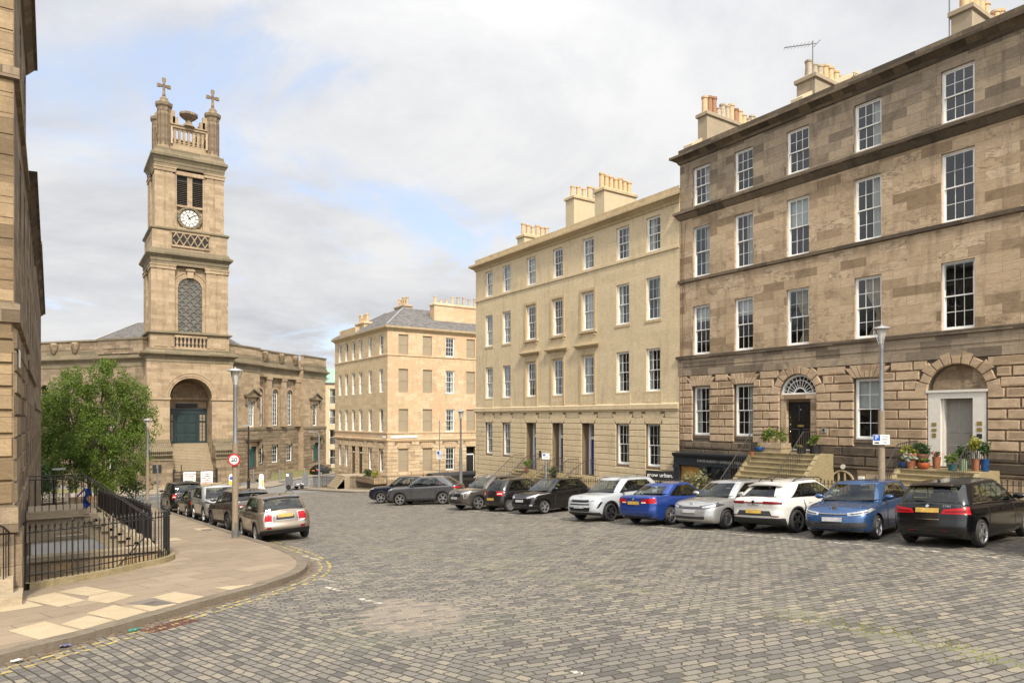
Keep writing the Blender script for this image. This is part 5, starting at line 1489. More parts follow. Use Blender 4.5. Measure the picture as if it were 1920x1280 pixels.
for x in (a0 + .12, a1 - .12): mb = MB(); mb.box(x - .1, x + .1, pin[0][1] - .55, pin[0][1] - .35, 36.1, 38.1); mb.build('aerial_panel', [M['slab']], tower)
# ---- wings -----------------------------------------------------------------------------
dR = (.7666, .6421); FR = Fr((18.9, 93.), (.6421, -.7666))         # L = -u
Lf = lambda a, b, z0, z1, **k: op(-b, -a, z0, z1, **k)
P1 = (0, 6.4); RC = (6.4, 16.9); P2 = (16.9, 23.3); dep = .9
FRr = Fr((18.9 - FR.n[0] * dep, 93. - FR.n[1] * dep), FR.n)
w1 = Lf(3.9, 5.3, 1.75, 5.2); dd1 = Lf(4.1, 5.6, -3.65, -.9, room=0, rev=.4); w2 = Lf(19.4, 20.8, 1.75, 5.2); dd2 = Lf(19.5, 21., -3.65, -.9, room=0, rev=.4)
arcs = [Lf(c - .72, c + .72, 1.85, 7.1, arch=True) for c in (7.55, 11.1, 14.65)]; gw = [Lf(c - .8, c + .8, -3.45, -1.0) for c in (7.6, 11.1, 14.6)]
mb = MB()
wall(mb, FR, -P1[1], -P1[0], 1.5, 10.2, [w1], .3); wall(mb, FR, -P2[1], -P2[0], 1.5, 10.2, [w2], .3)
wall(mb, FRr, -RC[1], -RC[0], 1.5, 10.2, arcs, .3, m=3)
wall(mb, FR, -P1[1], 0, -6, 1.5, [dd1], .3, m=2); wall(mb, FR, -P2[1], -P2[0], -6, 1.5, [dd2], .3, m=2); wall(mb, FRr, -RC[1], -RC[0], -6, 1.5, gw, .3, m=2)
for L, z in ((6.4, 0), (16.9, 0)): mb.q([FR(-L, 0, -6), FR(-L, -dep, -6), FR(-L, -dep, 10.2), FR(-L, 0, 10.2)], 0)
mb.q([FR(-23.3, 0, -6), FR(-23.3, -20, -6), FR(-23.3, -20, 12.4), FR(-23.3, 0, 12.4)], 0)
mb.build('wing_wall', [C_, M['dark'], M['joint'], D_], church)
mb = MB()
rustic(mb, FR, -P1[1], -P1[0], -5.6, 1.2, 13, [dd1], [], 1.4, .06, .035, 0, 3); rustic(mb, FR, -P2[1], -P2[0], -5.6, 1.2, 13, [dd2], [], 1.4, .06, .035, 0, 4)
rustic(mb, FRr, -RC[1], -RC[0], -5.6, 1.2, 13, gw, [(o['u0'] + .5, o['u1'] - .5, -1.0, 1.3, .0, 1) for o in gw], 1.5, .06, .035, 0, 5)
mb.build('rusticated_blocks', [D_], church)
def wcornice(mb, fr, u0, u1, z, m=0):
    cornice(mb, fr, u0, u1, [(0, z - 1.15), (.06, z - 1.1), (.06, z - .45), (.12, z - .4), (.4, z - .15), (.5, z - .12), (.5, z + .08), (.2, z + .15), (.12, z + .5), (0, z + .5)], m, 1, 1)
mb = MB()
for fr, a, b in ((FR, -6.4, 0), (FR, -23.3, -16.9), (FRr, -16.9, -6.4)):
    mb = MB(); cornice(mb, fr, a, b, [(0, 1.2), (.1, 1.22), (.14, 1.36), (.14, 1.62), (0, 1.68)], 0, 0, 0); mb.build('wing_band', [K_], church)
    mb = MB(); wcornice(mb, fr, a, b, 10.25); mb.build('wing_cornice', [K_], church); mb = MB()
    mb.box(a, b, -.5, .08, 10.7, 11.2, 0, fr); mb.box(a, b, -.45, .0, 11.2, 12.35, 1, fr); mb.box(a - .02, b + .02, -.55, .15, 12.35, 12.55, 0, fr); mb.build('wing_parapet', [K_, C_], church)
mb = MB()
for fr, a, b in ((FR, -5.6, -.8), (FR, -22.5, -17.7)): mb.box(a, b, .0, .05, 11.35, 12.2, 1, fr); mb.box(a + .25, b - .25, .05, .06, 11.5, 12.05, 1, fr)
for L in (7.5, 9.25, 11.9, 14.4, 16.1):
    if L in (9.25, 12.75, 16.1): pass
    mb.box(-L - .8, -L + .4, .0, .04, 11.4, 12.2, 1, FRr)
mb.build('parapet_panels', [K_, C_], church)
for L in (8.6, 12.4, 15.9):   # urn-like finials let into the parapet
    mb = MB(); p = FRr(-L, .12, 0); mb.lathe([(.2, 11.0), (.25, 11.2), (.5, 11.6), (.55, 12.1), (.3, 12.3)], (p[0], p[1], 0), 10); mb.build('parapet_urn', [D_], church, smooth=40)
mb = MB()
for L in (9.3, 12.85, 16.35):
    mb.box(-L - .45, -L + .45, 0, .45, 1.68, 8.35, 0, FRr); mb.box(-L - .55, -L + .55, 0, .55, 8.35, 8.7, 0, FRr); mb.box(-L - .55, -L + .55, 0, .52, 1.68, 2.1, 0, FRr)
mb.box(-16.89, -6.41, 0, .5, 8.7, 9.15, 0, FRr)
for o in arcs:
    uc = (o['u0'] + o['u1']) / 2; arcbar(mb, FRr, uc, o['z1'] - .72, .74, .98, 0, .1)
    for s in (-1, 1): a, b = sorted((uc + s * .74, uc + s * .98)); mb.box(a, b, 0, .1, 1.7, o['z1'] - .72, 0, FRr)
    mb.box(uc - .8, uc + .8, 0, .06, .3, 1.15, 1, FRr)
for o in (w1, w2):
    a, b = o['u0'], o['u1']; uc = (a + b) / 2
    for s in (-1, 1):
        p, q = sorted((uc + s * .75, uc + s * 1.05)); mb.box(p, q, 0, .1, 1.7, 5.5, 0, FR)
        p, q = sorted((uc + s * 1.1, uc + s * 1.35)); mb.box(p, q, 0, .32, 4.7, 5.75, 1, FR)
    mb.box(uc - 1.05, uc + 1.05, 0, .1, 5.2, 5.75, 0, FR)
    mb.box(uc - 1.55, uc + 1.55, 0, .45, 5.75, 5.92, 1, FR)
    for s in (-1, 1): mb.prism([(uc + s * 1.62, 5.92), (uc + s * 1.62, 6.06), (uc, 6.95), (uc, 6.75)], lambda u, z: FR(u, 0, z), lambda u, z: FR(u, .5, z), 1)
    mb.prism([(uc - 1.4, 5.93), (uc + 1.4, 5.93), (uc, 6.74)], lambda u, z: FR(u, 0, z), lambda u, z: FR(u, .2, z), 0)
    mb.box(uc - .7, uc + .7, 0, .06, .4, 1.1, 1, FR)
for o in (dd1, dd2):
    uc = (o['u0'] + o['u1']) / 2; mb.box(uc - 1.7, uc + 1.7, .0, .75, .05, .35, 1, FR); mb.box(uc - 1.5, uc + 1.5, 0, .5, -.2, .05, 0, FR)
    for s in (-1, 1):
        p, q = sorted((uc + s * .95, uc + s * 1.3)); mb.box(p, q, .05, .5, -1.2, -.2, 1, FR); mb.box(p, q, .05, .3, -1.6, -1.2, 1, FR)
        p, q = sorted((uc + s * .75, uc + s * 1.0)); mb.box(p, q, .0, .1, -3.7, -.3, 0, FR)
    mb.box(uc - .75, uc + .75, 0, .1, -.9, -.3, 0, FR)
mb.build('wing_mouldings', [C_, K_], church)
for o in (w1, w2): window(church, FR, o, 3, 3, 3, .3, 'blind_full' if o is w1 else None)
for o in gw: window(church, FRr, o, 3, 2, 2, .3, None)
for o in arcs:
    uc = (o['u0'] + o['u1']) / 2; zt = o['z1'] - .72
    mb = MB(); arcbar(mb, FRr, uc, zt, .62, .72, -.3, -.2)
    mb.box(uc - .72, uc - .62, -.3, -.2, 1.85, zt, 0, FRr); mb.box(uc + .62, uc + .72, -.3, -.2, 1.85, zt, 0, FRr); mb.box(uc - .62, uc + .62, -.3, -.2, 1.85, 1.97, 0, FRr)
    for u in (uc - .2, uc + .2): mb.box(u - .02, u + .02, -.28, -.22, 1.9, zt + .55, 0, FRr)
    for k in range(7): z = 1.9 + (zt - 1.9) * (k + 1) / 7; mb.box(uc - .62, uc + .62, -.27, -.23, z - .018, z + .018, 0, FRr)
    wo = mb.build('arched_window', [M['white']], church)
    mb = MB(); mb.q([FRr(uc - .7, -.26, 1.9), FRr(uc - .7, -.26, zt)] + [FRr(uc - .7 * math.cos(PI * k / 12), -.26, zt + .7 * math.sin(PI * k / 12)) for k in range(1, 12)] + [FRr(uc + .7, -.26, zt), FRr(uc + .7, -.26, 1.9)]); mb.build('pane', [M['glass']], wo)
for o in (dd1, dd2):
    mb = MB(); mb.box(o['u0'], o['u1'], -.4, -.3, -3.65, -.9, 0, FR)
    for k in range(6): mb.box(o['u0'] + .05, o['u1'] - .05, -.3, -.285, -3.6 + k * .45, -3.6 + k * .45 + .4, 0, FR)
    mb.build('door', [M['teal']], church)
    mb = MB(); uc = (o['u0'] + o['u1']) / 2
    mb.box(uc - 1.9, uc + 1.9, .05, 1.6, -5.6, -4.4, 0, FR)
    for k in range(4): mb.box(uc - .8, uc + .8, .05, 2.6 - .3 * k, -5.6, -5.3 + .28 * k - .05, 0, FR)
    mb.build('side_steps', [D_], church)
# left wing
dLv = (-.6157, .788); FLw = Fr((9.3, 92.), (-.788, -.6157))          # t=(n.y,-n.x) = (-.6157,.788): u = L
mb = MB()
lw_ops = [op(4.2, 5.6, 1.75, 5.2), op(4.3, 5.7, -3.6, -1.)] + [op(c - .72, c + .72, 1.85, 7.1, arch=True) for c in (9, 12.6, 16.2)]
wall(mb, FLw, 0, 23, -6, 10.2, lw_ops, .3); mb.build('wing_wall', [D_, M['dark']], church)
mb = MB(); wcornice(mb, FLw, -.4, 23, 10.25)
mb.box(0, 23, -.5, .08, 10.7, 11.2, 0, FLw); mb.box(0, 23, -.45, 0, 11.2, 12.35, 1, FLw); mb.box(-.05, 23, -.55, .15, 12.35, 12.55, 0, FLw)
mb.box(0, 7., 0, .3, 10.7, 12.35, 1, FLw); mb.box(-.1, 7.1, -.2, .42, 12.35, 12.56, 0, FLw); mb.box(2., 6.2, .3, .36, 11.3, 12.1, 1, FLw)
for a in (8, 11.5, 15., 18.5): mb.box(a, a + 2.2, 0, .05, 11.4, 12.2, 1, FLw)
cornice(mb, FLw, 0, 23, [(0, 1.2), (.1, 1.22), (.14, 1.36), (.14, 1.62), (0, 1.68)]); mb.build('wing_cornice', [K_, D_], church)
for a in (10.8, 14.3, 17.9): mb = MB(); p = FLw(a, .15, 0); mb.lathe([(.2, 11.), (.3, 11.2), (.5, 11.6), (.55, 12.1), (.3, 12.3)], (p[0], p[1], 0), 10); mb.build('parapet_urn', [D_], church, smooth=40)
for o in lw_ops[:2]: window(church, FLw, o, 3, 2, 2, .3)
# roof: eight-sided slate pyramid with a small flat
mb = MB(); cx, cy_ = 14.2, 108.
e8 = [(13.2 * math.cos(PI / 8 + k * PI / 4), 13.2 * math.sin(PI / 8 + k * PI / 4)) for k in range(8)]; t8 = [(4.6 * math.cos(PI / 8 + k * PI / 4), 4.6 * math.sin(PI / 8 + k * PI / 4)) for k in range(8)]
for k in range(8):
    a, b = k, (k + 1) % 8; mb.q([(cx + e8[a][0], cy_ + e8[a][1], 11.6), (cx + e8[b][0], cy_ + e8[b][1], 11.6), (cx + t8[b][0], cy_ + t8[b][1], 16.0), (cx + t8[a][0], cy_ + t8[a][1], 16.0)])
mb.q([(cx + p[0], cy_ + p[1], 16.0) for p in t8]); rf = mb.build('roof', [M['slate']], church)
mb = MB()
for a, b in zip(e8, t8): mb.tube([(cx + a[0], cy_ + a[1], 11.63), (cx + b[0], cy_ + b[1], 16.03)], .14, 5)
mb.build('hip_flashing', [M['lead']], rf)
# forecourt pavement, verge
path = [FR(-L, 3.2, 0)[:2] for L in fr_range(-1, 30, 2)]
CKp = [(-30, 84.2), (-10, 83.6), (0, 82.6), (8, 82.2), (16, 82.2), (20, 83.2), (22.5, 85.), (24.5, 87.8)] + [FR(-L, 5.0, 0)[:2] for L in (4, 8, 14, 20, 28)]
CKi = [(x, y + .28) for x, y in CKp[:8]] + [FR(-L, 4.7, 0)[:2] for L in (4, 8, 14, 20, 28)]
CKb = [(-30, 92), (-10, 92), (0, 92), (8, 90), (14, 88.), (19, 88), (20, 89.5), (21, 90.5)] + [FR(-L, 3.2, 0)[:2] for L in (4, 8, 14, 20, 28)]
kerb(CKp, CKi, .12, 1.2)
mb = MB(); mb.grid([[(*a, gz(a[1]) + .11), (*b, gz(b[1]) + .115)] for a, b in zip(CKi, CKb)], flip=True); struct(mb.build('pavement', M['flags2']))
mb = MB(); V0 = [FR(-L, 3.2, 0)[:2] for L in (3.4, 8, 14, 20, 28)]; V1 = [FR(-L, 1.0, 0)[:2] for L in (3.4, 8, 14, 20, 28)]; V2 = [FR(-L, -1., 0)[:2] for L in (3.4, 8, 14, 20, 28)]
mb.grid([[(*a, gz(a[1]) + .12), (*b, gz(b[1]) + .5), (*c, gz(c[1]) + .55)] for a, b, c in zip(V0, V1, V2)]); struct(mb.build('mossy_verge', M['moss']))
mb = MB(); mb.grid([[(-30, 90, gz(90) + .13), (-30, 99, gz(90) + .3)], [(9, 89.6, gz(89) + .13), (9, 93, gz(90) + .3)]], flip=True); struct(mb.build('mossy_verge', M['moss']))
def crv(tab, x):
    """smooth curve through [(x, v)]"""
    if x <= tab[0][0]: return tab[0][1]
    if x >= tab[-1][0]: return tab[-1][1]
    for i in range(len(tab) - 1):
        if tab[i][0] <= x <= tab[i + 1][0]: break
    x0, y0_ = tab[i]; x1, y1 = tab[i + 1]; h = x1 - x0
    def sl(j):
        if j <= 0: return (tab[1][1] - tab[0][1]) / (tab[1][0] - tab[0][0])
        if j >= len(tab) - 1: return (tab[-1][1] - tab[-2][1]) / (tab[-1][0] - tab[-2][0])
        a = (tab[j][1] - tab[j - 1][1]) / (tab[j][0] - tab[j - 1][0]); b = (tab[j + 1][1] - tab[j][1]) / (tab[j + 1][0] - tab[j][0])
        return 0. if a * b <= 0 else 2 * a * b / (a + b)
    m0, m1 = sl(i), sl(i + 1); t = (x - x0) / h
    return (2 * t ** 3 - 3 * t * t + 1) * y0_ + (t ** 3 - 2 * t * t + t) * h * m0 + (-2 * t ** 3 + 3 * t * t) * y1 + (t ** 3 - t * t) * h * m1

class Shape:
    """car body as two stacks of rounded plan outlines: the lower body and the cabin. x forward, p runs nose(0)-side(2..3)-tail(5), t upwards"""
    def __init__(s, c):
        s.c = c; s.L, s.W = c['L'], c['W']; s.h = s.W / 2
    def taper(s, x):
        r = x / (s.L / 2); return 1 - .06 * max(0, r) ** 3.2 - .055 * max(0, -r) ** 3.2
    def outl(s, xf, xr, hw, rf, rr, bf, br, p):
        rfy, rfx = rf; rry, rrx = rr
        if p <= 1: y = (hw - rfy) * p; x = xf - bf * (y / hw) ** 2
        elif p <= 2:
            a = (p - 1) * PI / 2; xb = xf - bf * ((hw - rfy) / hw) ** 2; y = hw - rfy + rfy * math.sin(a); x = xb - rfx * (1 - math.cos(a))
        elif p <= 3:
            xa = xf - bf * ((hw - rfy) / hw) ** 2 - rfx; xb = xr + br * ((hw - rry) / hw) ** 2 + rrx; x = xa + (xb - xa) * (p - 2); y = hw
        elif p <= 4:
            a = (p - 3) * PI / 2; xb = xr + br * ((hw - rry) / hw) ** 2; y = hw - rry + rry * math.cos(a); x = xb + rrx * (1 - math.sin(a))
        else: y = (hw - rry) * (5 - p); x = xr + br * (y / hw) ** 2
        return x, y * s.taper(x)
    def lo(s, p, t):
        sg = 1 if p >= 0 else -1; p = abs(p)
        if p > 5: sg = -sg; p = 10 - p
        c = s.c; xf = s.L / 2 + crv(c['fp'], t); xr = -s.L / 2 - crv(c['rp'], t); hw = s.h * crv(c['hw'], t)
        x, y = s.outl(xf, xr, hw, c['rf'], c['rr'], c.get('bf', .12), c.get('br', .1), p)
        zb = c['zb'] + .0; z = zb + t * (crv(c['belt'], x / s.L) - zb)
        # nose and tail undercut
        if t < .3: z += .55 * max(0, abs(x) / (s.L / 2) - .8) * (1 - t / .3) * (1.2 if x < 0 else .55)
        return Vector((x, sg * y, z))
    def up(s, p, t):
        sg = 1 if p >= 0 else -1; p = abs(p)
        if p > 5: sg = -sg; p = 10 - p
        g = s.c['gh']; bow = math.sin(PI * min(1, max(0, t))) 
        xf = g['f0'] + (g['f1'] - g['f0']) * t + .07 * bow; xr = g['r0'] + (g['r1'] - g['r0']) * t - g.get('rb', .05) * bow
        hw = s.h * (g['w0'] + (g['w1'] - g['w0']) * (t ** 1.25))
        x, y = s.outl(xf, xr, hw, (.30, .34), g.get('rr', (.22, .3)), .20, g.get('br', .12), p)
        zl = crv(s.c['belt'], x / s.L) - .02; zt = crv(g['roof'], x / s.L)
        # the last tenth rolls over into the roof
        if t > .9: 
            k = (t - .9) / .1; y *= 1 - .10 * k * k
            z = zl + (zt - zl) * (.9 + .1 * (1 - (1 - k) ** 2))
        else: z = zl + (zt - zl) * t
        return Vector((x, sg * y, z))
    def nrm(s, f, p, t):
        e = .01; a = f(p + e, t) - f(p - e, t); b = f(p, min(1, t + e)) - f(p, max(0, t - e)); n = a.cross(b)
        if n.length < 1e-9: return Vector((1, 0, 0))
        n.normalize(); q = f(p, t); o = q - Vector((max(-s.L * .3, min(s.L * .3, q.x)), 0, q.z - .15))
        return n if n.dot(o) > 0 else -n
    def p_at(s, f, x, t):
        """p on the side for a given x"""
        a, b = .6, 4.6
        for _ in range(40):
            m = (a + b) / 2
            if f(m, t).x > x: a = m
            else: b = m
        return (a + b) / 2
    def patch(s, mb, f, q, nu=10, nv=5, off=.004, m=0, mir=False, skirt=.012):
        """panel over the skin between four (p,t) corners: bl, br, tr, tl"""
        for sgn in ((1, -1) if mir else (1,)):
            rows = []; back = []
            for j in range(nv + 1):
                v = j / nv; r = []; rb = []
                for i in range(nu + 1):
                    u = i / nu
                    p = (q[0][0] * (1 - u) + q[1][0] * u) * (1 - v) + (q[3][0] * (1 - u) + q[2][0] * u) * v
                    t = (q[0][1] * (1 - u) + q[1][1] * u) * (1 - v) + (q[3][1] * (1 - u) + q[2][1] * u) * v
                    P = f(p, t); N = s.nrm(f, p, t)
                    A, B = P + N * off, P - N * skirt
                    if sgn < 0: A.y *= -1; B.y *= -1
                    r.append(A); rb.append(B)
                rows.append(r); back.append(rb)
            mb.grid(rows, m)
            mb.grid([rows[0], back[0]], m); mb.grid([rows[-1], back[-1]], m)
            mb.grid([[r[0] for r in rows], [r[0] for r in back]], m); mb.grid([[r[-1] for r in rows], [r[-1] for r in back]], m)

_WH = {}
def wheel_mesh(rw, style):
    if (rw, style) in _WH: return _WH[(rw, style)]
    w = .215; ri = rw * style[1]
    mb = MB(); mb.lathe([(ri * .98, -w / 2 + .01), (rw - .05, -w / 2), (rw - .012, -w / 2 + .03), (rw, -w / 2 + .06), (rw, w / 2 - .06), (rw - .012, w / 2 - .03), (rw - .05, w / 2), (ri * .98, w / 2 - .01)], (0, 0, 0), 36, 0, 'y', cap=False)
    mb.lathe([(ri, w / 2 - .1), (0, w / 2 - .1)], (0, 0, 0), 30, 1, 'y', cap=False)
    for k in range(44):
        a = 2 * PI * k / 44; c, s_ = math.cos(a), math.sin(a)
        mb.q([((rw + .0015) * c, -.07, (rw + .0015) * s_), ((rw + .0015) * c, .07, (rw + .0015) * s_), ((rw + .0015) * math.cos(a + .03), .07, (rw + .0015) * math.sin(a + .03)), ((rw + .0015) * math.cos(a + .03), -.07, (rw + .0015) * math.sin(a + .03))], 1)
    tm = mb.mesh('wheel', [M['tyre'], M['rimback']], smooth=35)
    mb = MB(); kind, _, n, mt = style; yo = w / 2 - .012
    mb.lathe([(ri, yo - .09), (ri, yo + .004), (ri - .022, yo + .004), (ri - .035, yo - .03)], (0, 0, 0), 36, 0, 'y', cap=False)
    mb.lathe([(.075, yo - .05), (.07, yo - .012), (.03, yo - .004), (0, yo - .004)], (0, 0, 0), 14, 0, 'y', cap=False)
    for k in range(n):
        a0 = 2 * PI * k / n
        offs_ = {'double': (-.16, .16), 'single': (0,), 'twist': (0,), 'cover': (0,), 'y': (-.1, .1)}[kind]
        for o in offs_:
            r0, r1 = .05, ri - .015; w0, w1 = {'double': (.018, .017), 'single': (.036, .045), 'twist': (.045, .06), 'cover': (.03, .05), 'y': (.022, .014)}[kind]
            tw = .45 if kind == 'twist' else 0.
            A = []
            for (r, ww, a, y) in ((r0, w0, a0 + o * (.5 if kind != 'y' else .2), yo - .02), (r1 * .6, (w0 + w1) / 2, a0 + o * .8 + tw * .4, yo - .012), (r1, w1, a0 + o + tw, yo - .004)):
                c, s_ = math.cos(a), math.sin(a)
                A.append([(r * c - ww * s_, y - .03, r * s_ + ww * c), (r * c - ww * .8 * s_, y, r * s_ + ww * .8 * c), (r * c + ww * .8 * s_, y, r * s_ - ww * .8 * c), (r * c + ww * s_, y - .03, r * s_ - ww * c)])
            mb.grid(A)
    rm = mb.mesh('rim', [M[mt]], smooth=30)
    _WH[(rw, style)] = (tm, rm); return tm, rm

def car(name, label, cat, at, heading, c, group=None):
    S = Shape(c); x, y = at; L, W = c['L'], c['W']
    hx, hy = math.cos(heading), math.sin(heading)
    root = thing(name, label, cat, (x, y, gz(y)), heading, group)
    # tilt with the street
    f1 = gz(y + hy * c['wb'] / 2) - gz(y - hy * c['wb'] / 2); s1 = gz(y + hx * .7) - gz(y - hx * .7)
    zmid = (gz(y + hy * c['wb'] / 2) + gz(y - hy * c['wb'] / 2)) / 2
    root.rotation_euler = (math.atan2(s1, 1.4) - R(c.get('roll', 0)), -math.atan2(f1, c['wb']), heading); root.location.z = zmid
    B = lambda mb, nm, mats, par=root, sm=35: mb.build(nm, mats, par, world=False, smooth=sm, uv=False)
    pm = c['paint']; wb = c['wb']; fx = L / 2 - c['fo']; rx = fx - wb; rw = c['rw']
    # ---- body shell with wheel arches cut out
    ps_ = [i / 5 for i in range(5)] + [1 + i / 8 for i in range(8)] + [2 + i / 30 for i in range(30)] + [3 + i / 8 for i in range(8)] + [4 + i / 5 for i in range(6)]
    ring = ps_ + [-p for p in ps_[-2:0:-1]]
    ts = [0, .03, .08, .16, .26, .36, .46, .55, .63, .70, .78, .85, .90, .94, .97, .99, 1]
    mb = MB(); mb.grid([[S.lo(p, t) for p in ring] for t in ts], 0, close_u=True)
    n = len(ps_)
    for t, up_ in ((1, True), (0, False)):
        rows = []
        for p in ps_:
            a, b = S.lo(p, t), S.lo(-p, t); row = []
            for k in range(9):
                q = a.lerp(b, k / 8)
                if up_: q.z += c.get('crown', .05) * (1 - (1 - k / 4) ** 2) * min(1., abs(a.y) / (W * .25))
                row.append(q)
            rows.append(row)
        mb.grid(rows, 0, flip=up_)
    me = mb.mesh('body', [pm, M['rimback']], uv=False)
    bm = bmesh.new(); bm.from_mesh(me); bmesh.ops.remove_doubles(bm, verts=bm.verts, dist=.0006)
    bmesh.ops.dissolve_degenerate(bm, edges=bm.edges, dist=.0004); bmesh.ops.recalc_face_normals(bm, faces=bm.faces); bm.to_mesh(me); bm.free()
    body = bpy.data.objects.new('body', me); COL.objects.link(body)
    cut = MB(); ra = rw + .055
    for cx in (fx, rx):
        for sg in (1, -1): cut.lathe([(ra, -.22), (ra, .3)], (cx, sg * W / 2, rw), 40, 0, 'y'); 
    cme = cut.mesh('cut', [M['rimback']], uv=False)
    bm = bmesh.new(); bm.from_mesh(cme); bmesh.ops.remove_doubles(bm, verts=bm.verts, dist=.0005); bmesh.ops.recalc_face_normals(bm, faces=bm.faces); bm.to_mesh(cme); bm.free()
    co = bpy.data.objects.new('cut', cme); COL.objects.link(co)
    md = body.modifiers.new('arch', 'BOOLEAN'); md.object = co; md.operation = 'DIFFERENCE'; md.solver = 'EXACT'
    dg = bpy.context.evaluated_depsgraph_get(); dg.update()
    nm_ = bpy.data.meshes.new_from_object(body.evaluated_get(dg)); body.modifiers.clear(); bpy.data.objects.remove(co); body.data = nm_; nm_.name = 'body'
    while len(nm_.materials) < 2: nm_.materials.append(M['rimback'])
    for p in nm_.polygons:
        cc = p.center; w_ = 0
        for cx in (fx, rx):
            d = math.hypot(cc.x - cx, cc.z - rw)
            if d < ra + .004 and abs(cc.y) < W / 2 - .004 and abs(cc.y) > W / 2 - .3: 
                r_ = Vector((cc.x - cx, 0, cc.z - rw))
                if abs(p.normal.y) > .97 and d < ra * .97 and abs(cc.y) < W / 2 - .18 or (r_.length > .1 and abs(p.normal.dot(r_.normalized())) > .8): w_ = 1
        if p.normal.z < -.9 and cc.z < c['zb'] + .12: w_ = 1
        p.material_index = w_
    nm_.polygons.foreach_set('use_smooth', [True] * len(nm_.polygons)); nm_.set_sharp_from_angle(angle=R(38)); body.parent = root
    # ---- cabin: a shell whose columns follow the window edges, with real openings for the glass
    g = c['gh']; G = c['glass']; rq = g.get('rq', ((3.72, .12), (3.78, .86))); so = c['side']; t0, t1 = so['t']; pw = so['pw']
    keys = [(0, 0, 0, 1), (1.34, 1.30, .07, .90), (*so['start'], t0, t1)]
    for a, b in so['pillars']: keys += [(a - pw, b - pw, t0, t1), (a + pw, b + pw, t0, t1)]
    keys += [(*so['end'], t0, t1), (rq[0][0], rq[1][0], rq[0][1], rq[1][1]), (5, 5, 0, 1)]
    kp = lambda k, t: k[0] + (k[1] - k[0]) * max(0, min(1, (t - k[2]) / (k[3] - k[2])))
    nsub = [7] + [4] + [max(2, int(7 * (keys[i + 1][0] - keys[i][0]) / .4)) for i in range(2, len(keys) - 3)] + [5, 6]
    nsub = nsub[:len(keys) - 1]
    cols = []
    for i, n_ in enumerate(nsub): cols += [(i, j / n_) for j in range(n_)]
    cols.append((len(nsub) - 1, 1.))
    gts = sorted({0, .04, .07, t0, .2, .3, .4, .5, .6, .7, .78, t1, .88, .90, .925, .95, .975, 1, rq[0][1], rq[1][1]})
    half = lambda t: [kp(keys[i], t) * (1 - u) + kp(keys[i + 1], t) * u for i, u in cols]
    mb = MB(); nc = len(cols); glasscols = set(range(2, len(keys) - 3, 2)); pillcols = set(range(3, len(keys) - 3, 2))
    for ta, tb in zip(gts, gts[1:]):
        pa, pb_ = half(ta), half(tb); tm_ = (ta + tb) / 2
        for j in range(nc - 1):
            k = cols[j][0]; mt = 0
            if k == 0 and .07 - 1e-6 < ta and tb < .90 + 1e-6: continue
            if k == len(nsub) - 1 and rq[0][1] - 1e-6 < ta and tb < rq[1][1] + 1e-6: continue
            if t0 - 1e-6 < ta and tb < t1 + 1e-6:
                if k in glasscols: continue
                if k in pillcols: mt = 1
            for sg in (1, -1):
                q = [S.up(pa[j], ta), S.up(pa[j + 1], ta), S.up(pb_[j + 1], tb), S.up(pb_[j], tb)]
                if sg < 0: q = [(v.x, -v.y, v.z) for v in q][::-1]
                mb.q(q, mt)
    rows = []
    for p in half(1):
        a, b = S.up(p, 1), S.up(p, 1); b.y = -b.y; row = []
        for k in range(13):
            q = a.lerp(b, k / 12); q.z += .035 * (1 - (1 - k / 6) ** 2) * min(1, abs(a.y) / .3); row.append(q)
        rows.append(row)
    mb.grid(rows, 0)
    me = mb.mesh('roof', [c.get('roofpaint', pm), M['gloss_black']], uv=False)
    bm = bmesh.new(); bm.from_mesh(me); bmesh.ops.remove_doubles(bm, verts=bm.verts, dist=.0008); bmesh.ops.recalc_face_normals(bm, faces=bm.faces)
    up_f = max(bm.faces, key=lambda f: f.calc_center_median().z)
    if up_f.normal.z < 0: bmesh.ops.reverse_faces(bm, faces=bm.faces)
    bm.to_mesh(me); bm.free(); me.polygons.foreach_set('use_smooth', [True] * len(me.polygons)); me.set_sharp_from_angle(angle=R(40)); child('roof', me, root)
    mb = MB(); S.patch(mb, S.up, [(-1.34, .07), (1.34, .07), (1.3, .90), (-1.3, .90)], 22, 8, .001, 0, False, .004); B(mb, 'windscreen', [G])
    mb = MB(); S.patch(mb, S.up, [(rq[0][0], rq[0][1]), (10 - rq[0][0], rq[0][1]), (10 - rq[1][0], rq[1][1]), (rq[1][0], rq[1][1])], 18, 6, .001, 0, False, .004); B(mb, 'rear_screen', [c.get('rglass', G)])
    for k in sorted(glasscols):
        a, b = keys[k], keys[k + 1]
        for sg in (1, -1):
            mb = MB(); S.patch(mb, S.up, [(a[0], t0), (b[0], t0), (b[1], t1), (a[1], t1)], 12, 5, -.002, 0, False, .004)
            if sg < 0: mb.v = [(q[0], -q[1], q[2]) for q in mb.v]
            B(mb, 'side_window', [c.get('sglass', G) if k == 2 else c.get('rglass', G)])
    # a slim bright or black line under the side glass
    for sg in (1, -1):
        mb = MB(); S.patch(mb, S.up, [(so['start'][0] - .02, t0 - .04), (so['end'][0] + .02, t0 - .04), (so['end'][0] + .02, t0 - .002), (so['start'][0] - .02, t0 - .002)], 20, 2, .006, 0, False, .01)
        if sg < 0: mb.v = [(q[0], -q[1], q[2]) for q in mb.v]
        B(mb, 'window_trim', [c.get('surround', M['gloss_black'])])
    # what is seen inside: floor, dash, seats, wheel
    mb = MB(); zt_ = lambda x: crv(c['belt'], x / L)
    rows = []
    for p in [i * .25 for i in range(21)]:
        q = S.up(p, 0.02); rows.append([(q.x * .985, q.y * .96 * (1 - 2 * k / 6), zt_(q.x) + .0 + .062) for k in range(7)])
    mb.grid(rows); fb = zt_(.2)
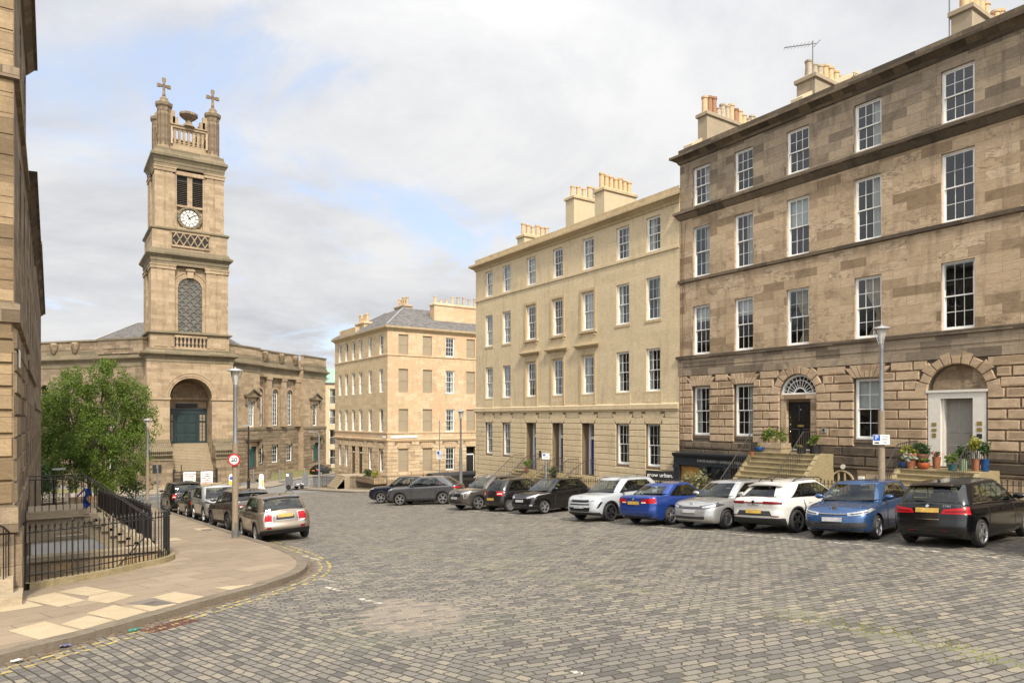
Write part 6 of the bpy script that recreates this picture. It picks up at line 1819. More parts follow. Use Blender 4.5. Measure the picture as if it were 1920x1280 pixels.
    mb.box(g['f0'] - .62, g['f0'] - .25, -W * .36, W * .36, fb - .02, fb + .07); B(mb, 'interior', [M['cabin']], root, None)
    mid = (g['f1'] + g['r1']) / 2 + .12
    def seat(nm, x, y, w_, h1, h2):
        m2 = MB(); m2.prism([(0, -.1), (.12, -.1), (.04, h1), (-.06, h1)], lambda a, b: (x + a, y - w_, fb + b), lambda a, b: (x + a, y + w_, fb + b))
        for yy in ((0,) if w_ < .4 else (-.4, .4)):
            m2.prism([(-.09, h1 + .03), (.01, h1 + .03), (-.01, h2), (-.09, h2)], lambda a, b: (x + a, y + yy - .13, fb + b), lambda a, b: (x + a, y + yy + .13, fb + b))
        B(m2, nm, [M['seat']], root, 30)
    seat('front_seat', mid + .0, W * .19, .22, .2, .38); seat('front_seat', mid, -W * .19, .22, .2, .38); seat('rear_seat', (g['r0'] + g['r1']) / 2 + .32, 0, W * .33, .16, .30)
    m2 = MB(); ctr = Vector((g['f0'] - .72, -W * .19, fb + .08)); m2.tube([ctr + Vector((.07 * math.sin(a), .18 * math.cos(a), .17 * math.sin(a))) for a in [2 * PI * k / 16 for k in range(17)]], .014, 5); B(m2, 'steering_wheel', [M['cabin']], root, 40)
    # doors with a dark shut-line behind a slightly proud skin
    dend = (rx + rw + .085) / L
    for a, b in c['doors']:
        b = max(b, dend)
        for sg in (1, -1):
            mb = MB(); md_ = MB(); tb = .17
            pa, pb_ = S.p_at(S.lo, a * L, .6), S.p_at(S.lo, b * L, .6)
            S.patch(md_, S.lo, [(pa - .012, tb - .012), (pb_ + .012, tb - .012), (pb_ + .012, .955), (pa - .012, .955)], 10, 10, .0012)
            S.patch(mb, S.lo, [(pa, tb), (pb_, tb), (pb_, .95), (pa, .95)], 14, 14, .0035, 0, False, .004)
            if sg < 0:
                mb.v = [(q[0], -q[1], q[2]) for q in mb.v]; md_.v = [(q[0], -q[1], q[2]) for q in md_.v]
            d_ = B(mb, 'door', [pm]); B(md_, 'shut_line', [M['rimback']], d_)
            hb = MB(); ph = S.p_at(S.lo, (b + .035) * L, .8)
            S.patch(hb, S.lo, [(ph - .05, .79), (ph, .79), (ph, .815), (ph - .05, .815)], 4, 2, .03, 0)
            if sg < 0: hb.v = [(q[0], -q[1], q[2]) for q in hb.v]
            B(hb, 'handle', [c.get('handle', pm)], d_)
    # mirrors
    for sg in (1, -1):
        mb = MB(); q = S.up(S.p_at(S.up, g['f0'] - .52, .12), .12); ex, ey, ez = .1, .13, .075
        rows = []
        for j in range(9):
            a = -PI / 2 + PI * j / 8; rows.append([(q.x - .02 + ex * math.cos(a) * math.cos(b) * (1 if math.cos(b) > 0 else .45), sg * (q.y + .13) + ey * math.cos(a) * math.sin(b), q.z + .07 + ez * math.sin(a)) for b in [2 * PI * k / 12 for k in range(12)]])
        mb.grid(rows, 0, close_u=True); mb.box(q.x - .05, q.x + .03, sg * (q.y - .02), sg * (q.y + .1), q.z + .015, q.z + .05, 0); B(mb, 'mirror', [c.get('mirror', pm)])
    # wheels
    tm, rm = wheel_mesh(rw, c['wheel'])
    for cx in (fx, rx):
        for sg in (1, -1):
            w_ = child('wheel', tm, root, (cx, sg * (W / 2 - .125), rw), 0 if sg > 0 else PI); w_.rotation_euler = (0, .3 + cx, 0 if sg > 0 else PI)
            child('rim', rm, w_)
    # panels: (name, surface, corners, material, mirrored, offset)
    for (nm, f, q, mt, mir, off_) in c['panels']:
        F = S.lo if f == 'lo' else S.up
        if mir:
            for sg in (1, -1):
                mb = MB(); S.patch(mb, F, q, 12, 6, off_)
                if sg < 0: mb.v = [(a, -b, d) for a, b, d in mb.v]
                B(mb, nm, [M[mt]])
        else: mb = MB(); S.patch(mb, F, q, 22, 6, off_); B(mb, nm, [M[mt] if isinstance(mt, str) else mt])
    if c.get('cladding'):
        cl = c['cladding']
        for sg in (1, -1):
            for cx in (fx, rx):
                mb = MB(); rows = []
                for k in range(21):
                    a = -.35 + (PI + .7) * k / 20; row = []
                    for (dr, dy) in ((0, -.02), (.0, .014), (.055, .014), (.062, -.02)):
                        r_ = ra - .006 + dr; xx, zz = cx + r_ * math.cos(a), rw + r_ * math.sin(a)
                        tt = max(0, min(1, (zz - c['zb']) / (crv(c['belt'], xx / L) - c['zb']))); yy = S.lo(S.p_at(S.lo, xx, tt), tt).y
                        row.append((xx, sg * (yy + dy), zz))
                    rows.append(row)
                mb.grid(rows); B(mb, 'arch_cladding', [M[cl]])
            pa, pb_ = S.p_at(S.lo, fx - ra - .0, .1), S.p_at(S.lo, rx + ra, .1); m2 = MB(); S.patch(m2, S.lo, [(pa, .0), (pb_, .0), (pb_, .15), (pa, .15)], 14, 4, .012)
            if sg < 0: m2.v = [(a, -b, d) for a, b, d in m2.v]
            B(m2, 'sill_cladding', [M[cl]])
    if c.get('rails'):
        for sg in (1, -1):
            mb = MB(); pts = []
            for k in range(9):
                u = k / 8; xx = (.16 - .46 * u) * L * .8; z = crv(g['roof'], xx / L) + .035 + .045 * math.sin(PI * min(1, max(0, u))) ** .5
                pts.append((xx, sg * W / 2 * g['w1'] * .88, z - (.05 if k in (0, 8) else 0)))
            mb.tube(pts, .018, 6); B(mb, 'roof_rail', [M[c['rails']]])
    mb = MB(); zz = crv(g['roof'], g['r1'] / L) + .03
    mb.prism([(0, 0), (.16, 0), (.03, .085), (.0, .08)], lambda a, b: (g['r1'] + .2 + a, -.012, zz + b), lambda a, b: (g['r1'] + .2 + a, .012, zz + b)); B(mb, 'aerial', [c.get('fin', M['gloss_black'])])
    if c.get('spoiler'):
        mb = MB(); hw = W / 2 * g['w1'] * .86; d = c['spoiler']
        pr = [(.0, .0), (-d, -.035), (-d, -.06), (.02, -.07)]
        rows = []
        for k in range(11):
            yy = -hw + 2 * hw * k / 10; zt = crv(g['roof'], g['r1'] / L) + .035 * (1 - (yy / hw) ** 2) - .012
            rows.append([(g['r1'] + .03 + a + .1 * (yy / hw) ** 2 * .6, yy, zt + b) for a, b in pr])
        mb.grid(rows, close_u=True); mb.q(rows[0]); mb.q(rows[-1][::-1]); B(mb, 'spoiler', [c.get('spaint', pm)])
    if c.get('wiper'):
        a = S.up(5, rq[0][1] + .03) ; N = S.nrm(S.up, 5, .2); b = S.up(4.35, rq[0][1] + .09); mb = MB(); mb.tube([a + N * .02, (a + b) / 2 + N * .035, b + N * .02], .012, 5); B(mb, 'wiper', [M['black']])
    else:
        for sg in (-1, 1):
            a = S.up(-.1 + .5 * sg, .06); b = S.up(-.75 + .5 * sg, .1); N = S.nrm(S.up, 0.01, .1); mb = MB(); mb.tube([a + N * .02, b + N * .022], .011, 5); B(mb, 'wiper', [M['black']])
    # plates, badges, lettering: flat things fixed to nose and tail
    def fix(nm, front, z, hw, hh, mats, yoff=0., fn=None, off_=.012):
        t = (z - c['zb']) / (crv(c['belt'], (L / 2 if front else -L / 2) / L) - c['zb']); pp = 0.001 if front else 4.999
        P = S.lo(pp, t); N = S.nrm(S.lo, pp, t); P.y = yoff; 
        if abs(yoff) > .01: P.x -= (1 if front else -1) * .1 * (yoff / S.h) ** 2
        rt = Vector((0, 1, 0)) if front else Vector((0, -1, 0)); upv = N.cross(rt).normalized()
        if upv.z < 0: upv = -upv
        mb = MB(); O = P + N * off_
        fn(mb, O, rt, upv, N); B(mb, nm, mats)
    def plate(mb, O, rt, up_, N):
        hw, hh = (.26, .056) if not c.get('sqplate') else (.26, .056)
        q = lambda a, b, d: tuple(O + rt * a + up_ * b + N * d)
        mb.box(-hw, hw, -hh, hh, -.01, .004, 0, q); 
    fix('number_plate', c['front'], c['pz'], 0, 0, [M['plate_w' if c['front'] else 'plate_y']], 0, plate, c.get('poff', .02))
    for fn, nm, z, yo, mats in c.get('badges', []):
        fix(nm, c['front'], z, 0, 0, mats, yo, fn, .006)
    return root

def disc(mb, O, rt, up, N, r, d, m=0, r0=0., n=22, a0=0., a1=2 * PI):
    P = lambda a, q, e: tuple(O + rt * (q * math.cos(a)) + up * (q * math.sin(a)) + N * e)
    for k in range(n):
        p, q = a0 + (a1 - a0) * k / n, a0 + (a1 - a0) * (k + 1) / n
        mb.q([P(p, r0, d), P(p, r, d), P(q, r, d), P(q, r0, d)], m); mb.q([P(p, r, d), P(p, r, -.01), P(q, r, -.01), P(q, r, d)], m)
def b_quart(r):
    def f(mb, O, rt, up, N):
        disc(mb, O, rt, up, N, r, .006, 0, r * .68)
        for k in range(4): disc(mb, O, rt, up, N, r * .68, .006, 1 + k % 2, 0, 6, k * PI / 2, (k + 1) * PI / 2)
        disc(mb, O, rt, up, N, r, .008, 3, r * .94)
    return f
def b_vw(r):
    def f(mb, O, rt, up, N):
        disc(mb, O, rt, up, N, r, .004, 0, 0); disc(mb, O, rt, up, N, r, .009, 1, r * .86)
        def line(pts, w=.1):
            for (a, b) in zip(pts, pts[1:]):
                a_, b_ = Vector((*a, 0)) * r, Vector((*b, 0)) * r; d = (b_ - a_).normalized(); n_ = Vector((-d.y, d.x, 0)) * r * w
                mb.q([tuple(O + rt * p.x + up * p.y + N * .0095) for p in (a_ - n_, b_ - n_, b_ + n_, a_ + n_)], 1)
        line([(-.38, .78), (0, .08), (.38, .78)]); line([(-.8, .35), (-.36, -.72), (0, .02), (.36, -.72), (.8, .35)])
    return f
def b_text(txt, size, sq=1., dep=.004):
    def f(mb, O, rt, up, N): put_text(mb, txt, size, O + N * .006, rt, up, 0, dep, 'CENTER', sq)
    return f
def b_bar(w, h):
    def f(mb, O, rt, up, N): mb.box(-w, w, -h, h, -.01, .006, 0, lambda a, b, d: tuple(O + rt * a + up * b + N * d))
    return f
def b_diamond(w, h):
    def f(mb, O, rt, up, N):
        q = lambda a, b, d=.006: tuple(O + rt * a + up * b + N * d); o = [(0, h), (w, 0), (0, -h), (-w, 0)]; i_ = [(x * .55, y * .55) for x, y in o]
        for k in range(4): mb.q([q(*o[k]), q(*o[(k + 1) % 4]), q(*i_[(k + 1) % 4]), q(*i_[k])])
    return f
def b_shield(w, h):
    def f(mb, O, rt, up, N): mb.prism([(-w, h), (w, h), (w, -.2 * h), (0, -h), (-w, -.2 * h)], lambda a, b: tuple(O + rt * a + up * b - N * .01), lambda a, b: tuple(O + rt * a + up * b + N * .008))
    return f
def b_chev(w, h):
    def f(mb, O, rt, up, N):
        for z in (0, -h * .8):
            for s in (-1, 1): mb.q([tuple(O + rt * a + up * b + N * .008) for a, b in ((0, z + h), (0, z + h * .55), (s * w, z - h * .45), (s * w, z))])
    return f
def b_h(w, h):
    def f(mb, O, rt, up, N): 
        for k in range(20):
            a, b = 2 * PI * k / 20, 2 * PI * (k + 1) / 20; mb.q([tuple(O + rt * (w * q * math.cos(t)) + up * (h * q * math.sin(t)) + N * .008) for q, t in ((1, a), (1, b), (.8, b), (.8, a))])
        for x in (-.3, .3): mb.q([tuple(O + rt * (w * (x + dx + sl * .25)) + up * (h * sl) + N * .008) for dx, sl in ((-.09, -.6), (.09, -.6), (.09, .6), (-.09, .6))])
        mb.q([tuple(O + rt * (w * x) + up * (h * y) + N * .008) for x, y in ((-.3, -.1), (.3, -.1), (.3, .12), (-.3, .12))])
    return f
HW = [(0, .90), (.08, .95), (.2, .975), (.4, .985), (.58, .99), (.70, 1.), (.735, .998), (.76, .982), (.84, .975), (.9, .962), (.95, .945), (.98, .92), (1, .885)]
def spec(**k):
    base = dict(W=1.78, zb=.2, hw=HW, rf=(.36, .36), rr=(.3, .26), bf=.10, br=.1, rw=.325, wheel=('single', .68, 5, 'alloy'), glass=CARGLASS, panels=[], doors=[(.13, -.1), (-.1, -.3)],
                fp=[(0, -.14), (.15, -.04), (.35, 0), (.55, -.015), (.75, -.05), (.9, -.1), (1, -.2)], rp=[(0, -.12), (.15, -.03), (.35, 0), (.55, -.02), (.75, -.05), (1, -.1)])
    base.update(k); return base
def carglass(nm, tint, boost=1.):
    t = NT(nm); lw = t.n('LayerWeight', Blend=.5); f = t.math('MULTIPLY_ADD', t.math('POWER', lw.outputs['Facing'], 4.), .9, .045)
    tr = t.n('BsdfTransparent', Color=tint); gl = t.n('BsdfGlossy', Color=(1, 1, 1), Roughness=.015); mx = t.n('MixShader')
    t.set(mx.inputs[0], t.math('MINIMUM', t.math('MULTIPLY', f, boost), 1.)); t.set(mx.inputs[1], tr); t.set(mx.inputs[2], gl); return t.done(mx)
CARGLASS = carglass('car_glass', (.62, .68, .62)); PRIVACY = carglass('privacy_glass', (.16, .17, .17))
M['cabin'] = plain('dark_cabin_trim', (.022, .021, .02), .7, var=.2); M['seat'] = plain('grey_seat_cloth', (.05, .048, .045), .8, var=.2)
GH = lambda f0, f1, r0, r1, w0, w1, roof, **k: dict(f0=f0, f1=f1, r0=r0, r1=r1, w0=w0, w1=w1, roof=roof, **k)
def side(start=(1.86, 2.0), pillars=((2.44, 2.42),), end=(2.95, 2.86), t=(.1, .86), pw=.02): return dict(start=start, pillars=pillars, end=end, t=t, pw=pw)
hatch_belt = lambda n, c, r: [(-.5, r), (-.3, r - .01), (0, c + .02), (.2, c), (.3, c - .03), (.42, n + .075), (.5, n)]
ROW = 'cars parked nose-in and tail-in along the terrace'; KROW = 'cars parked along the left kerb'
BM, WM_, CH = M['gloss_black'], M['chrome'], M['chrome']
bq = [M['chrome'], M['signwhite'], M['signblue'], M['chrome']]
RL = lambda a, b, t0, t1, m='lamp_red', off=.012: ('tail_light', 'lo', [(a, t0), (b, t0 + .01), (b, t1), (a, t1 - .02)], m, True, off)
HL = lambda q, m='lamp_clear': ('headlight', 'lo', q, m, True, .008)
def low(nm, a, b, t0, t1, m, off=.006): return (nm, 'lo', [(-a, t0), (a, t0), (b, t1), (-b, t1)], m, False, off)
def rlow(nm, a, b, t0, t1, m, off=.006): return (nm, 'lo', [(a, t0), (10 - a, t0), (10 - b, t1), (b, t1)], m, False, off)
# 1 black compact people-carrier, tail towards the street
car('parked_car', 'glossy black car parked tail-out, nearest to the right edge but one', 'car', (19.63, 8.02), R(1), spec(
    L=4.34, W=1.80, wb=2.67, fo=.83, rw=.335, paint=paint('black_paint', (.004, .004, .0045), 0., .16, .3), front=False, pz=.90, poff=.012, wheel=('double', .74, 5, 'alloy'),
    belt=hatch_belt(.80, .97, 1.04), rp=[(0, -.1), (.2, .0), (.42, .02), (.55, -.02), (.8, -.06), (1, -.12)],
    gh=GH(1.25, .32, -2.0, -1.62, .93, .74, [(-.5, 1.44), (-.36, 1.50), (-.1, 1.545), (.05, 1.55), (.3, 1.45)], rq=((3.75, .12), (3.82, .84)), rr=(.26, .3)),
    side=side((1.8, 1.98), ((2.37, 2.36), (2.76, 2.74)), (3.0, 2.9)), surround=M['chrome'], spoiler=.16, wiper=True,
    panels=[('tail_light', 'lo', [(3.15, .73), (4.46, .745), (4.34, .865), (3.2, .94)], 'lamp_red', True, .012), ('tail_light_inner', 'lo', [(3.4, .79), (4.3, .785), (4.25, .82), (3.45, .85)], 'lamp_dkred', True, .015), rlow('bumper_trim', 3.9, 3.9, .03, .13, 'trim'),
            rlow('plate_recess', 4.52, 4.45, .57, .76, 'gloss_black'), rlow('tailgate_chrome', 4.52, 4.52, .575, .59, 'chrome', .014), ('reflector', 'lo', [(4.2, .22), (4.5, .22), (4.5, .25), (4.2, .25)], 'lamp_dkred', True, .008), rlow('bumper_line', 3.6, 3.6, .42, .43, 'rimback', .002)],
    badges=[(b_quart(.041), 'badge', 1.0, 0, bq), (b_text('218d', .075, 1.2), 'badge_lettering', 1.0, -.42, [CH])]), ROW)
# 2 blue hatchback, nose towards the street
car('parked_car', 'mid blue hatchback parked nose-out beside the lamp post', 'car', (19.46, 10.66), R(189), spec(
    L=4.28, W=1.79, wb=2.63, fo=.87, rw=.325, paint=paint('mid_blue_paint', (.035, .085, .20), .5, .25), front=True, pz=.56, poff=.03, wheel=('twist', .74, 5, 'alloy'),
    belt=hatch_belt(.78, .96, 1.0), gh=GH(1.12, .30, -1.98, -1.5, .93, .76, [(-.5, 1.34), (-.36, 1.43), (-.12, 1.475), (.04, 1.475), (.3, 1.35)]),
    side=side((1.84, 2.0), ((2.4, 2.39), (2.8, 2.74)), (2.93, 2.84)),
    panels=[HL([(.8, .775), (2.08, .84), (2.0, .95), (.75, .89)]), ('headlight_inner', 'lo', [(.9, .81), (1.75, .85), (1.7, .895), (.9, .865)], 'lamp_dark', True, .010), low('grille', .72, .74, .80, .845, 'gloss_black'), low('grille_chrome', .72, .72, .845, .862, 'alloy', .009),
            low('lower_grille', 1.05, 1.1, .20, .50, 'trim'), low('lower_grille_blade', .98, .98, .355, .375, 'mid', .01), low('lower_grille_blade', .98, .98, .43, .45, 'mid', .01), ('intake', 'lo', [(1.0, .2), (1.75, .27), (1.6, .5), (1.0, .5)], 'trim', True, .006), low('lip', 1.6, 1.6, .05, .11, 'mid', .02)],
    badges=[(b_vw(.07), 'badge', .80, 0, [BM, WM_])]) if 'mid' in M or M.update(mid=M['gloss_black']) is None else None, ROW)
# 3 white crossover
wp = paint('warm_white_paint', (.62, .60, .56), .05, .25)
car('parked_car', 'white crossover parked tail-out with a full-width red light bar', 'car', (19.72, 12.93), R(1), spec(
    L=4.45, W=1.84, wb=2.68, fo=.88, rw=.345, paint=wp, front=False, pz=.66, poff=.012, wheel=('y', .76, 5, 'alloy_d'), cladding='trim', zb=.23,
    belt=hatch_belt(.82, .98, 1.05), rp=[(0, -.14), (.2, -.02), (.4, .02), (.62, -.02), (.8, .0), (.9, -.02), (1, -.08)],
    gh=GH(1.18, .28, -2.05, -1.45, .93, .73, [(-.5, 1.36), (-.36, 1.44), (-.12, 1.51), (.04, 1.51), (.3, 1.38)], rq=((3.9, .2), (3.98, .84)), rr=(.34, .4)),
    side=side((1.84, 2.0), ((2.4, 2.38), (2.78, 2.7)), (2.97, 2.82)), spoiler=.26, wiper=True, rails='gloss_black', rglass=PRIVACY,
    panels=[RL(3.25, 4.4, .80, .90, 'lamp_dkred'), rlow('light_bar', 4.38, 4.38, .83, .865, 'lamp_dkred', .012), rlow('bumper', 3.0, 3.05, .0, .30, 'trim', .02), rlow('plate_panel', 3.95, 4.1, .38, .56, 'trim', .006), ('reflector', 'lo', [(3.5, .36), (4.0, .37), (4.0, .40), (3.5, .39)], 'lamp_dkred', True, .01)],
    badges=[(b_text('CUPRA', .075, 1.7), 'badge_lettering', .855, 0, [BM]), (b_shield(.045, .05), 'badge', .935, 0, [BM])]), ROW)
# 4 silver hatchback
car('parked_car', 'silver hatchback parked nose-out between the white crossover and the blue saloon', 'car', (19.28, 15.18), R(181), spec(
    L=4.2, W=1.78, wb=2.575, fo=.87, rw=.318, paint=paint('silver_paint', (.42, .42, .41), .6, .28), front=True, pz=.59, poff=.02, wheel=('cover', .68, 10, 'alloy'),
    belt=hatch_belt(.80, .96, .99), gh=GH(1.08, .28, -1.96, -1.48, .93, .75, [(-.5, 1.34), (-.36, 1.43), (-.12, 1.475), (.04, 1.475), (.3, 1.35)]), side=side((1.84, 2.0), ((2.42, 2.4),), (2.93, 2.84)),
    panels=[HL([(.85, .76), (2.1, .80), (1.95, .97), (.8, .90)], 'lamp_dark'), ('headlight_lens', 'lo', [(1.0, .80), (1.8, .83), (1.75, .92), (1.0, .88)], 'lamp_clear', True, .011), low('grille', .84, .84, .765, .865, 'gloss_black'), low('grille_slat', .8, .8, .81, .82, 'chrome', .009), low('lower_grille', 1.15, 1.2, .22, .40, 'trim', .006), ('indicator', 'lo', [(1.95, .62), (2.03, .62), (2.03, .64), (1.95, .64)], 'lamp_clear', True, .006)],
    badges=[(b_vw(.07), 'badge', .795, 0, [BM, WM_])]), ROW)
# 5 deep blue saloon
bp_ = paint('deep_blue_paint', (.022, .06, .27), .45, .22)
car('parked_car', 'deep blue saloon parked tail-out', 'car', (19.2, 17.58), R(4), spec(
    L=4.53, W=1.82, wb=2.76, fo=.78, rw=.32, paint=bp_, front=False, pz=.80, poff=.012, wheel=('double', .74, 6, 'alloy'),
    belt=[(-.5, 1.0), (-.46, 1.035), (-.34, 1.03), (-.2, .98), (0, .94), (.2, .92), (.32, .86), (.44, .78), (.5, .70)], rp=[(0, -.14), (.2, -.02), (.42, .02), (.55, -.01), (.8, -.02), (.95, -.03), (1, -.06)],
    gh=GH(1.02, .22, -1.62, -.98, .92, .72, [(-.4, 1.18), (-.28, 1.34), (-.12, 1.41), (.02, 1.42), (.1, 1.4), (.3, 1.3)], rq=((3.75, .1), (3.8, .9)), rr=(.26, .34), rb=.08), crown=.035,
    side=side((1.84, 2.0), ((2.5, 2.47), (2.86, 2.83)), (3.08, 2.93)),
    panels=[('tail_light', 'lo', [(3.2, .72), (4.4, .735), (4.32, .90), (3.25, .93)], 'lamp_red', True, .012), ('reverse_light', 'lo', [(4.05, .74), (4.38, .74), (4.36, .79), (4.05, .79)], 'lamp_amber', True, .015), rlow('bumper_trim', 3.9, 3.9, .0, .08, 'trim'), rlow('boot_line', 4.0, 4.0, .945, .955, 'rimback', .002), rlow('bumper_line', 3.3, 3.3, .46, .468, 'rimback', .002)],
    badges=[(b_quart(.041), 'badge', .93, 0, bq), (b_text('320i', .06, 1.2), 'badge_lettering', .93, -.42, [CH])]), ROW)
# 6 pale grey crossover
car('parked_car', 'pale grey crossover parked nose-out with black lower bumper', 'car', (18.9, 20.36), R(185), spec(
    L=4.35, W=1.80, wb=2.64, fo=.87, rw=.345, paint=paint('pale_grey_paint', (.40, .42, .44), .1, .3), front=True, pz=.58, poff=.02, wheel=('y', .78, 5, 'alloy_d'), cladding='trim', zb=.24,
    belt=hatch_belt(.90, 1.03, 1.07), gh=GH(1.12, .34, -2.0, -1.52, .93, .74, [(-.5, 1.46), (-.36, 1.53), (-.12, 1.575), (.04, 1.575), (.3, 1.42)]), side=side((1.84, 2.0), ((2.4, 2.39), (2.8, 2.74)), (2.95, 2.84)), rails='alloy', mirror=M['trim'],
    panels=[HL([(1.0, .80), (2.0, .84), (1.9, .92), (.9, .87)]), low('grille', .95, .9, .76, .88, 'gloss_black'), low('grille_lower', 1.0, 1.0, .62, .68, 'gloss_black'), low('bumper', 1.9, 1.75, .0, .17, 'trim', .012), low('lower_grille', 1.0, 1.1, .24, .48, 'gloss_black'), ('vent', 'lo', [(1.55, .42), (1.72, .42), (1.98, .72), (1.8, .72)], 'gloss_black', True, .007)],
    badges=[(b_diamond(.05, .075), 'badge', .90, 0, [WM_])]), ROW)
# 7 small black hatch nose-out
blk = paint('soft_black_paint', (.008, .0075, .0075), 0., .2, .3)
car('parked_car', 'small black five-door hatchback parked nose-out', 'car', (19.35, 25.3), R(185), spec(
    L=3.94, W=1.71, wb=2.525, fo=.82, rw=.305, paint=blk, front=True, pz=.60, poff=.02, wheel=('double', .72, 5, 'alloy'),
    belt=hatch_belt(.82, .97, 1.06), gh=GH(1.08, .24, -1.86, -1.42, .93, .74, [(-.5, 1.36), (-.36, 1.45), (-.12, 1.49), (.04, 1.49), (.3, 1.36)]), side=side((1.84, 2.0), ((2.44, 2.42),), (2.95, 2.8)),
    panels=[HL([(.95, .78), (2.25, .92), (1.9, .98), (.9, .90)]), low('grille', .8, .8, .78, .84, 'gloss_black'), low('grille_chrome', .8, .8, .84, .855, 'chrome', .008), low('lower_grille', 1.0, 1.1, .22, .42, 'trim'), ('fog_light', 'lo', [(1.3, .3), (1.55, .3), (1.55, .4), (1.3, .4)], 'lamp_clear', True, .008)],
    badges=[(b_h(.065, .034), 'badge', .88, 0, [WM_])]), ROW)
# 8 dark rounded hatch tail-out
car('parked_car', 'small charcoal hatchback with rounded tail parked tail-out', 'car', (19.42, 27.92), R(4), spec(
    L=3.78, W=1.66, wb=2.44, fo=.74, rw=.295, paint=paint('charcoal_paint', (.018, .016, .016), .2, .25, .4), front=False, pz=.60, poff=.012, wheel=('cover', .74, 9, 'alloy'),
    belt=hatch_belt(.80, .95, 1.0), gh=GH(1.0, .28, -1.78, -1.42, .93, .76, [(-.5, 1.42), (-.36, 1.48), (-.12, 1.52), (.04, 1.51), (.3, 1.36)], rr=(.3, .3)), side=side((1.84, 2.0), ((2.48, 2.47),), (2.95, 2.86)), wiper=True, rr=(.42, .34),
    panels=[RL(3.35, 3.95, .72, .98), ('reverse_light', 'lo', [(3.45, .80), (3.85, .80), (3.85, .86), (3.45, .86)], 'lamp_amber', True, .015), rlow('bumper', 3.4, 3.4, .3, .33, 'trim')],
    badges=[(b_chev(.05, .05), 'badge', .92, 0, [WM_])]), ROW)
# 9 brown grey suv nose-out
car('parked_car', 'bronze grey SUV parked nose-out behind the small charcoal hatchback', 'car', (19.22, 30.5), R(183), spec(
    L=4.45, W=1.84, wb=2.675, fo=.91, rw=.35, paint=paint('bronze_grey_paint', (.11, .095, .08), .5, .25), front=True, pz=.62, poff=.02, wheel=('twist', .76, 5, 'alloy'), cladding='trim', zb=.23,
    belt=hatch_belt(.92, 1.05, 1.1), gh=GH(1.1, .34, -2.05, -1.6, .93, .75, [(-.5, 1.5), (-.36, 1.58), (-.12, 1.63), (.04, 1.625), (.3, 1.46)]), side=side((1.84, 2.0), ((2.42, 2.4), (2.8, 2.76)), (2.97, 2.86)), rails='alloy',
    panels=[HL([(1.05, .80), (2.15, .88), (1.9, .96), (1.0, .90)], 'lamp_clear'), low('grille', .95, .9, .66, .88, 'gloss_black'), low('bumper', 1.6, 1.5, .05, .12, 'chrome', .012), low('lower_grille', 1.05, 1.1, .18, .42, 'trim'), ('fang_light', 'lo', [(1.42, .5), (1.5, .5), (1.3, .86), (1.22, .84)], 'lamp_clear', True, .011), ('vent', 'lo', [(1.5, .28), (1.85, .34), (1.85, .52), (1.5, .5)], 'trim', True, .006)],
    badges=[(b_shield(.035, .045), 'badge', .86, 0, [WM_])]), ROW)
# 10, 11 the angled pair at the far end
gp = paint('gunmetal_paint', (.10, .10, .105), .55, .24)
suv = dict(L=4.64, W=1.845, wb=2.66, fo=.96, rw=.36, wheel=('double', .74, 5, 'alloy'), zb=.24, belt=hatch_belt(.92, 1.05, 1.12), front=True, pz=.62, poff=.02, cladding='trim',
    gh=GH(1.12, .30, -2.1, -1.45, .93, .74, [(-.5, 1.48), (-.36, 1.56), (-.12, 1.63), (.04, 1.63), (.3, 1.46)], rr=(.3, .4)), side=side((1.84, 2.0), ((2.42, 2.39),), (2.96, 2.78)))
pn = [HL([(.95, .80), (2.0, .90), (1.9, .96), (.9, .90)], 'lamp_clear'), low('grille', .55, .95, .2, .86, 'gloss_black'), ('intake', 'lo', [(1.3, .25), (1.75, .3), (1.75, .48), (1.3, .46)], 'gloss_black', True, .006), RL(3.0, 4.3, .78, .92)]
car('parked_car', 'gunmetal grey SUV parked at an angle, its whole near side showing', 'car', (18.72, 36.85), R(134), spec(paint=gp, panels=pn, badges=[], **suv), ROW)
car('parked_car', 'dark navy SUV half hidden behind the angled gunmetal SUV', 'car', (18.9, 40.1), R(136), spec(paint=paint('navy_paint', (.010, .013, .022), .2, .2, .4), panels=pn, badges=[], **suv), ROW)
# 12 cut by the right edge of the photo
car('parked_car', 'dark blue-grey SUV cut off by the right edge of the photo', 'car', (19.55, 5.12), R(0), spec(
    L=4.45, W=1.84, wb=2.67, fo=.88, rw=.35, paint=paint('slate_blue_paint', (.025, .03, .04), .4, .25), front=False, pz=.85, wheel=('double', .74, 5, 'alloy'), cladding='trim', zb=.24,
    belt=hatch_belt(.90, 1.04, 1.08), gh=GH(1.2, .32, -2.05, -1.62, .93, .76, [(-.5, 1.5), (-.36, 1.58), (-.12, 1.63), (.04, 1.63), (.3, 1.46)]), side=side((1.84, 2.0), ((2.4, 2.39), (2.78, 2.74)), (2.97, 2.88)), spoiler=.14, wiper=True,
    panels=[RL(3.25, 4.3, .76, .92), rlow('bumper', 3.0, 3.1, .0, .24, 'trim', .012), ('reflector', 'lo', [(3.4, .3), (4.0, .3), (4.0, .34), (3.4, .34)], 'lamp_red', True, .008)], badges=[]), ROW)
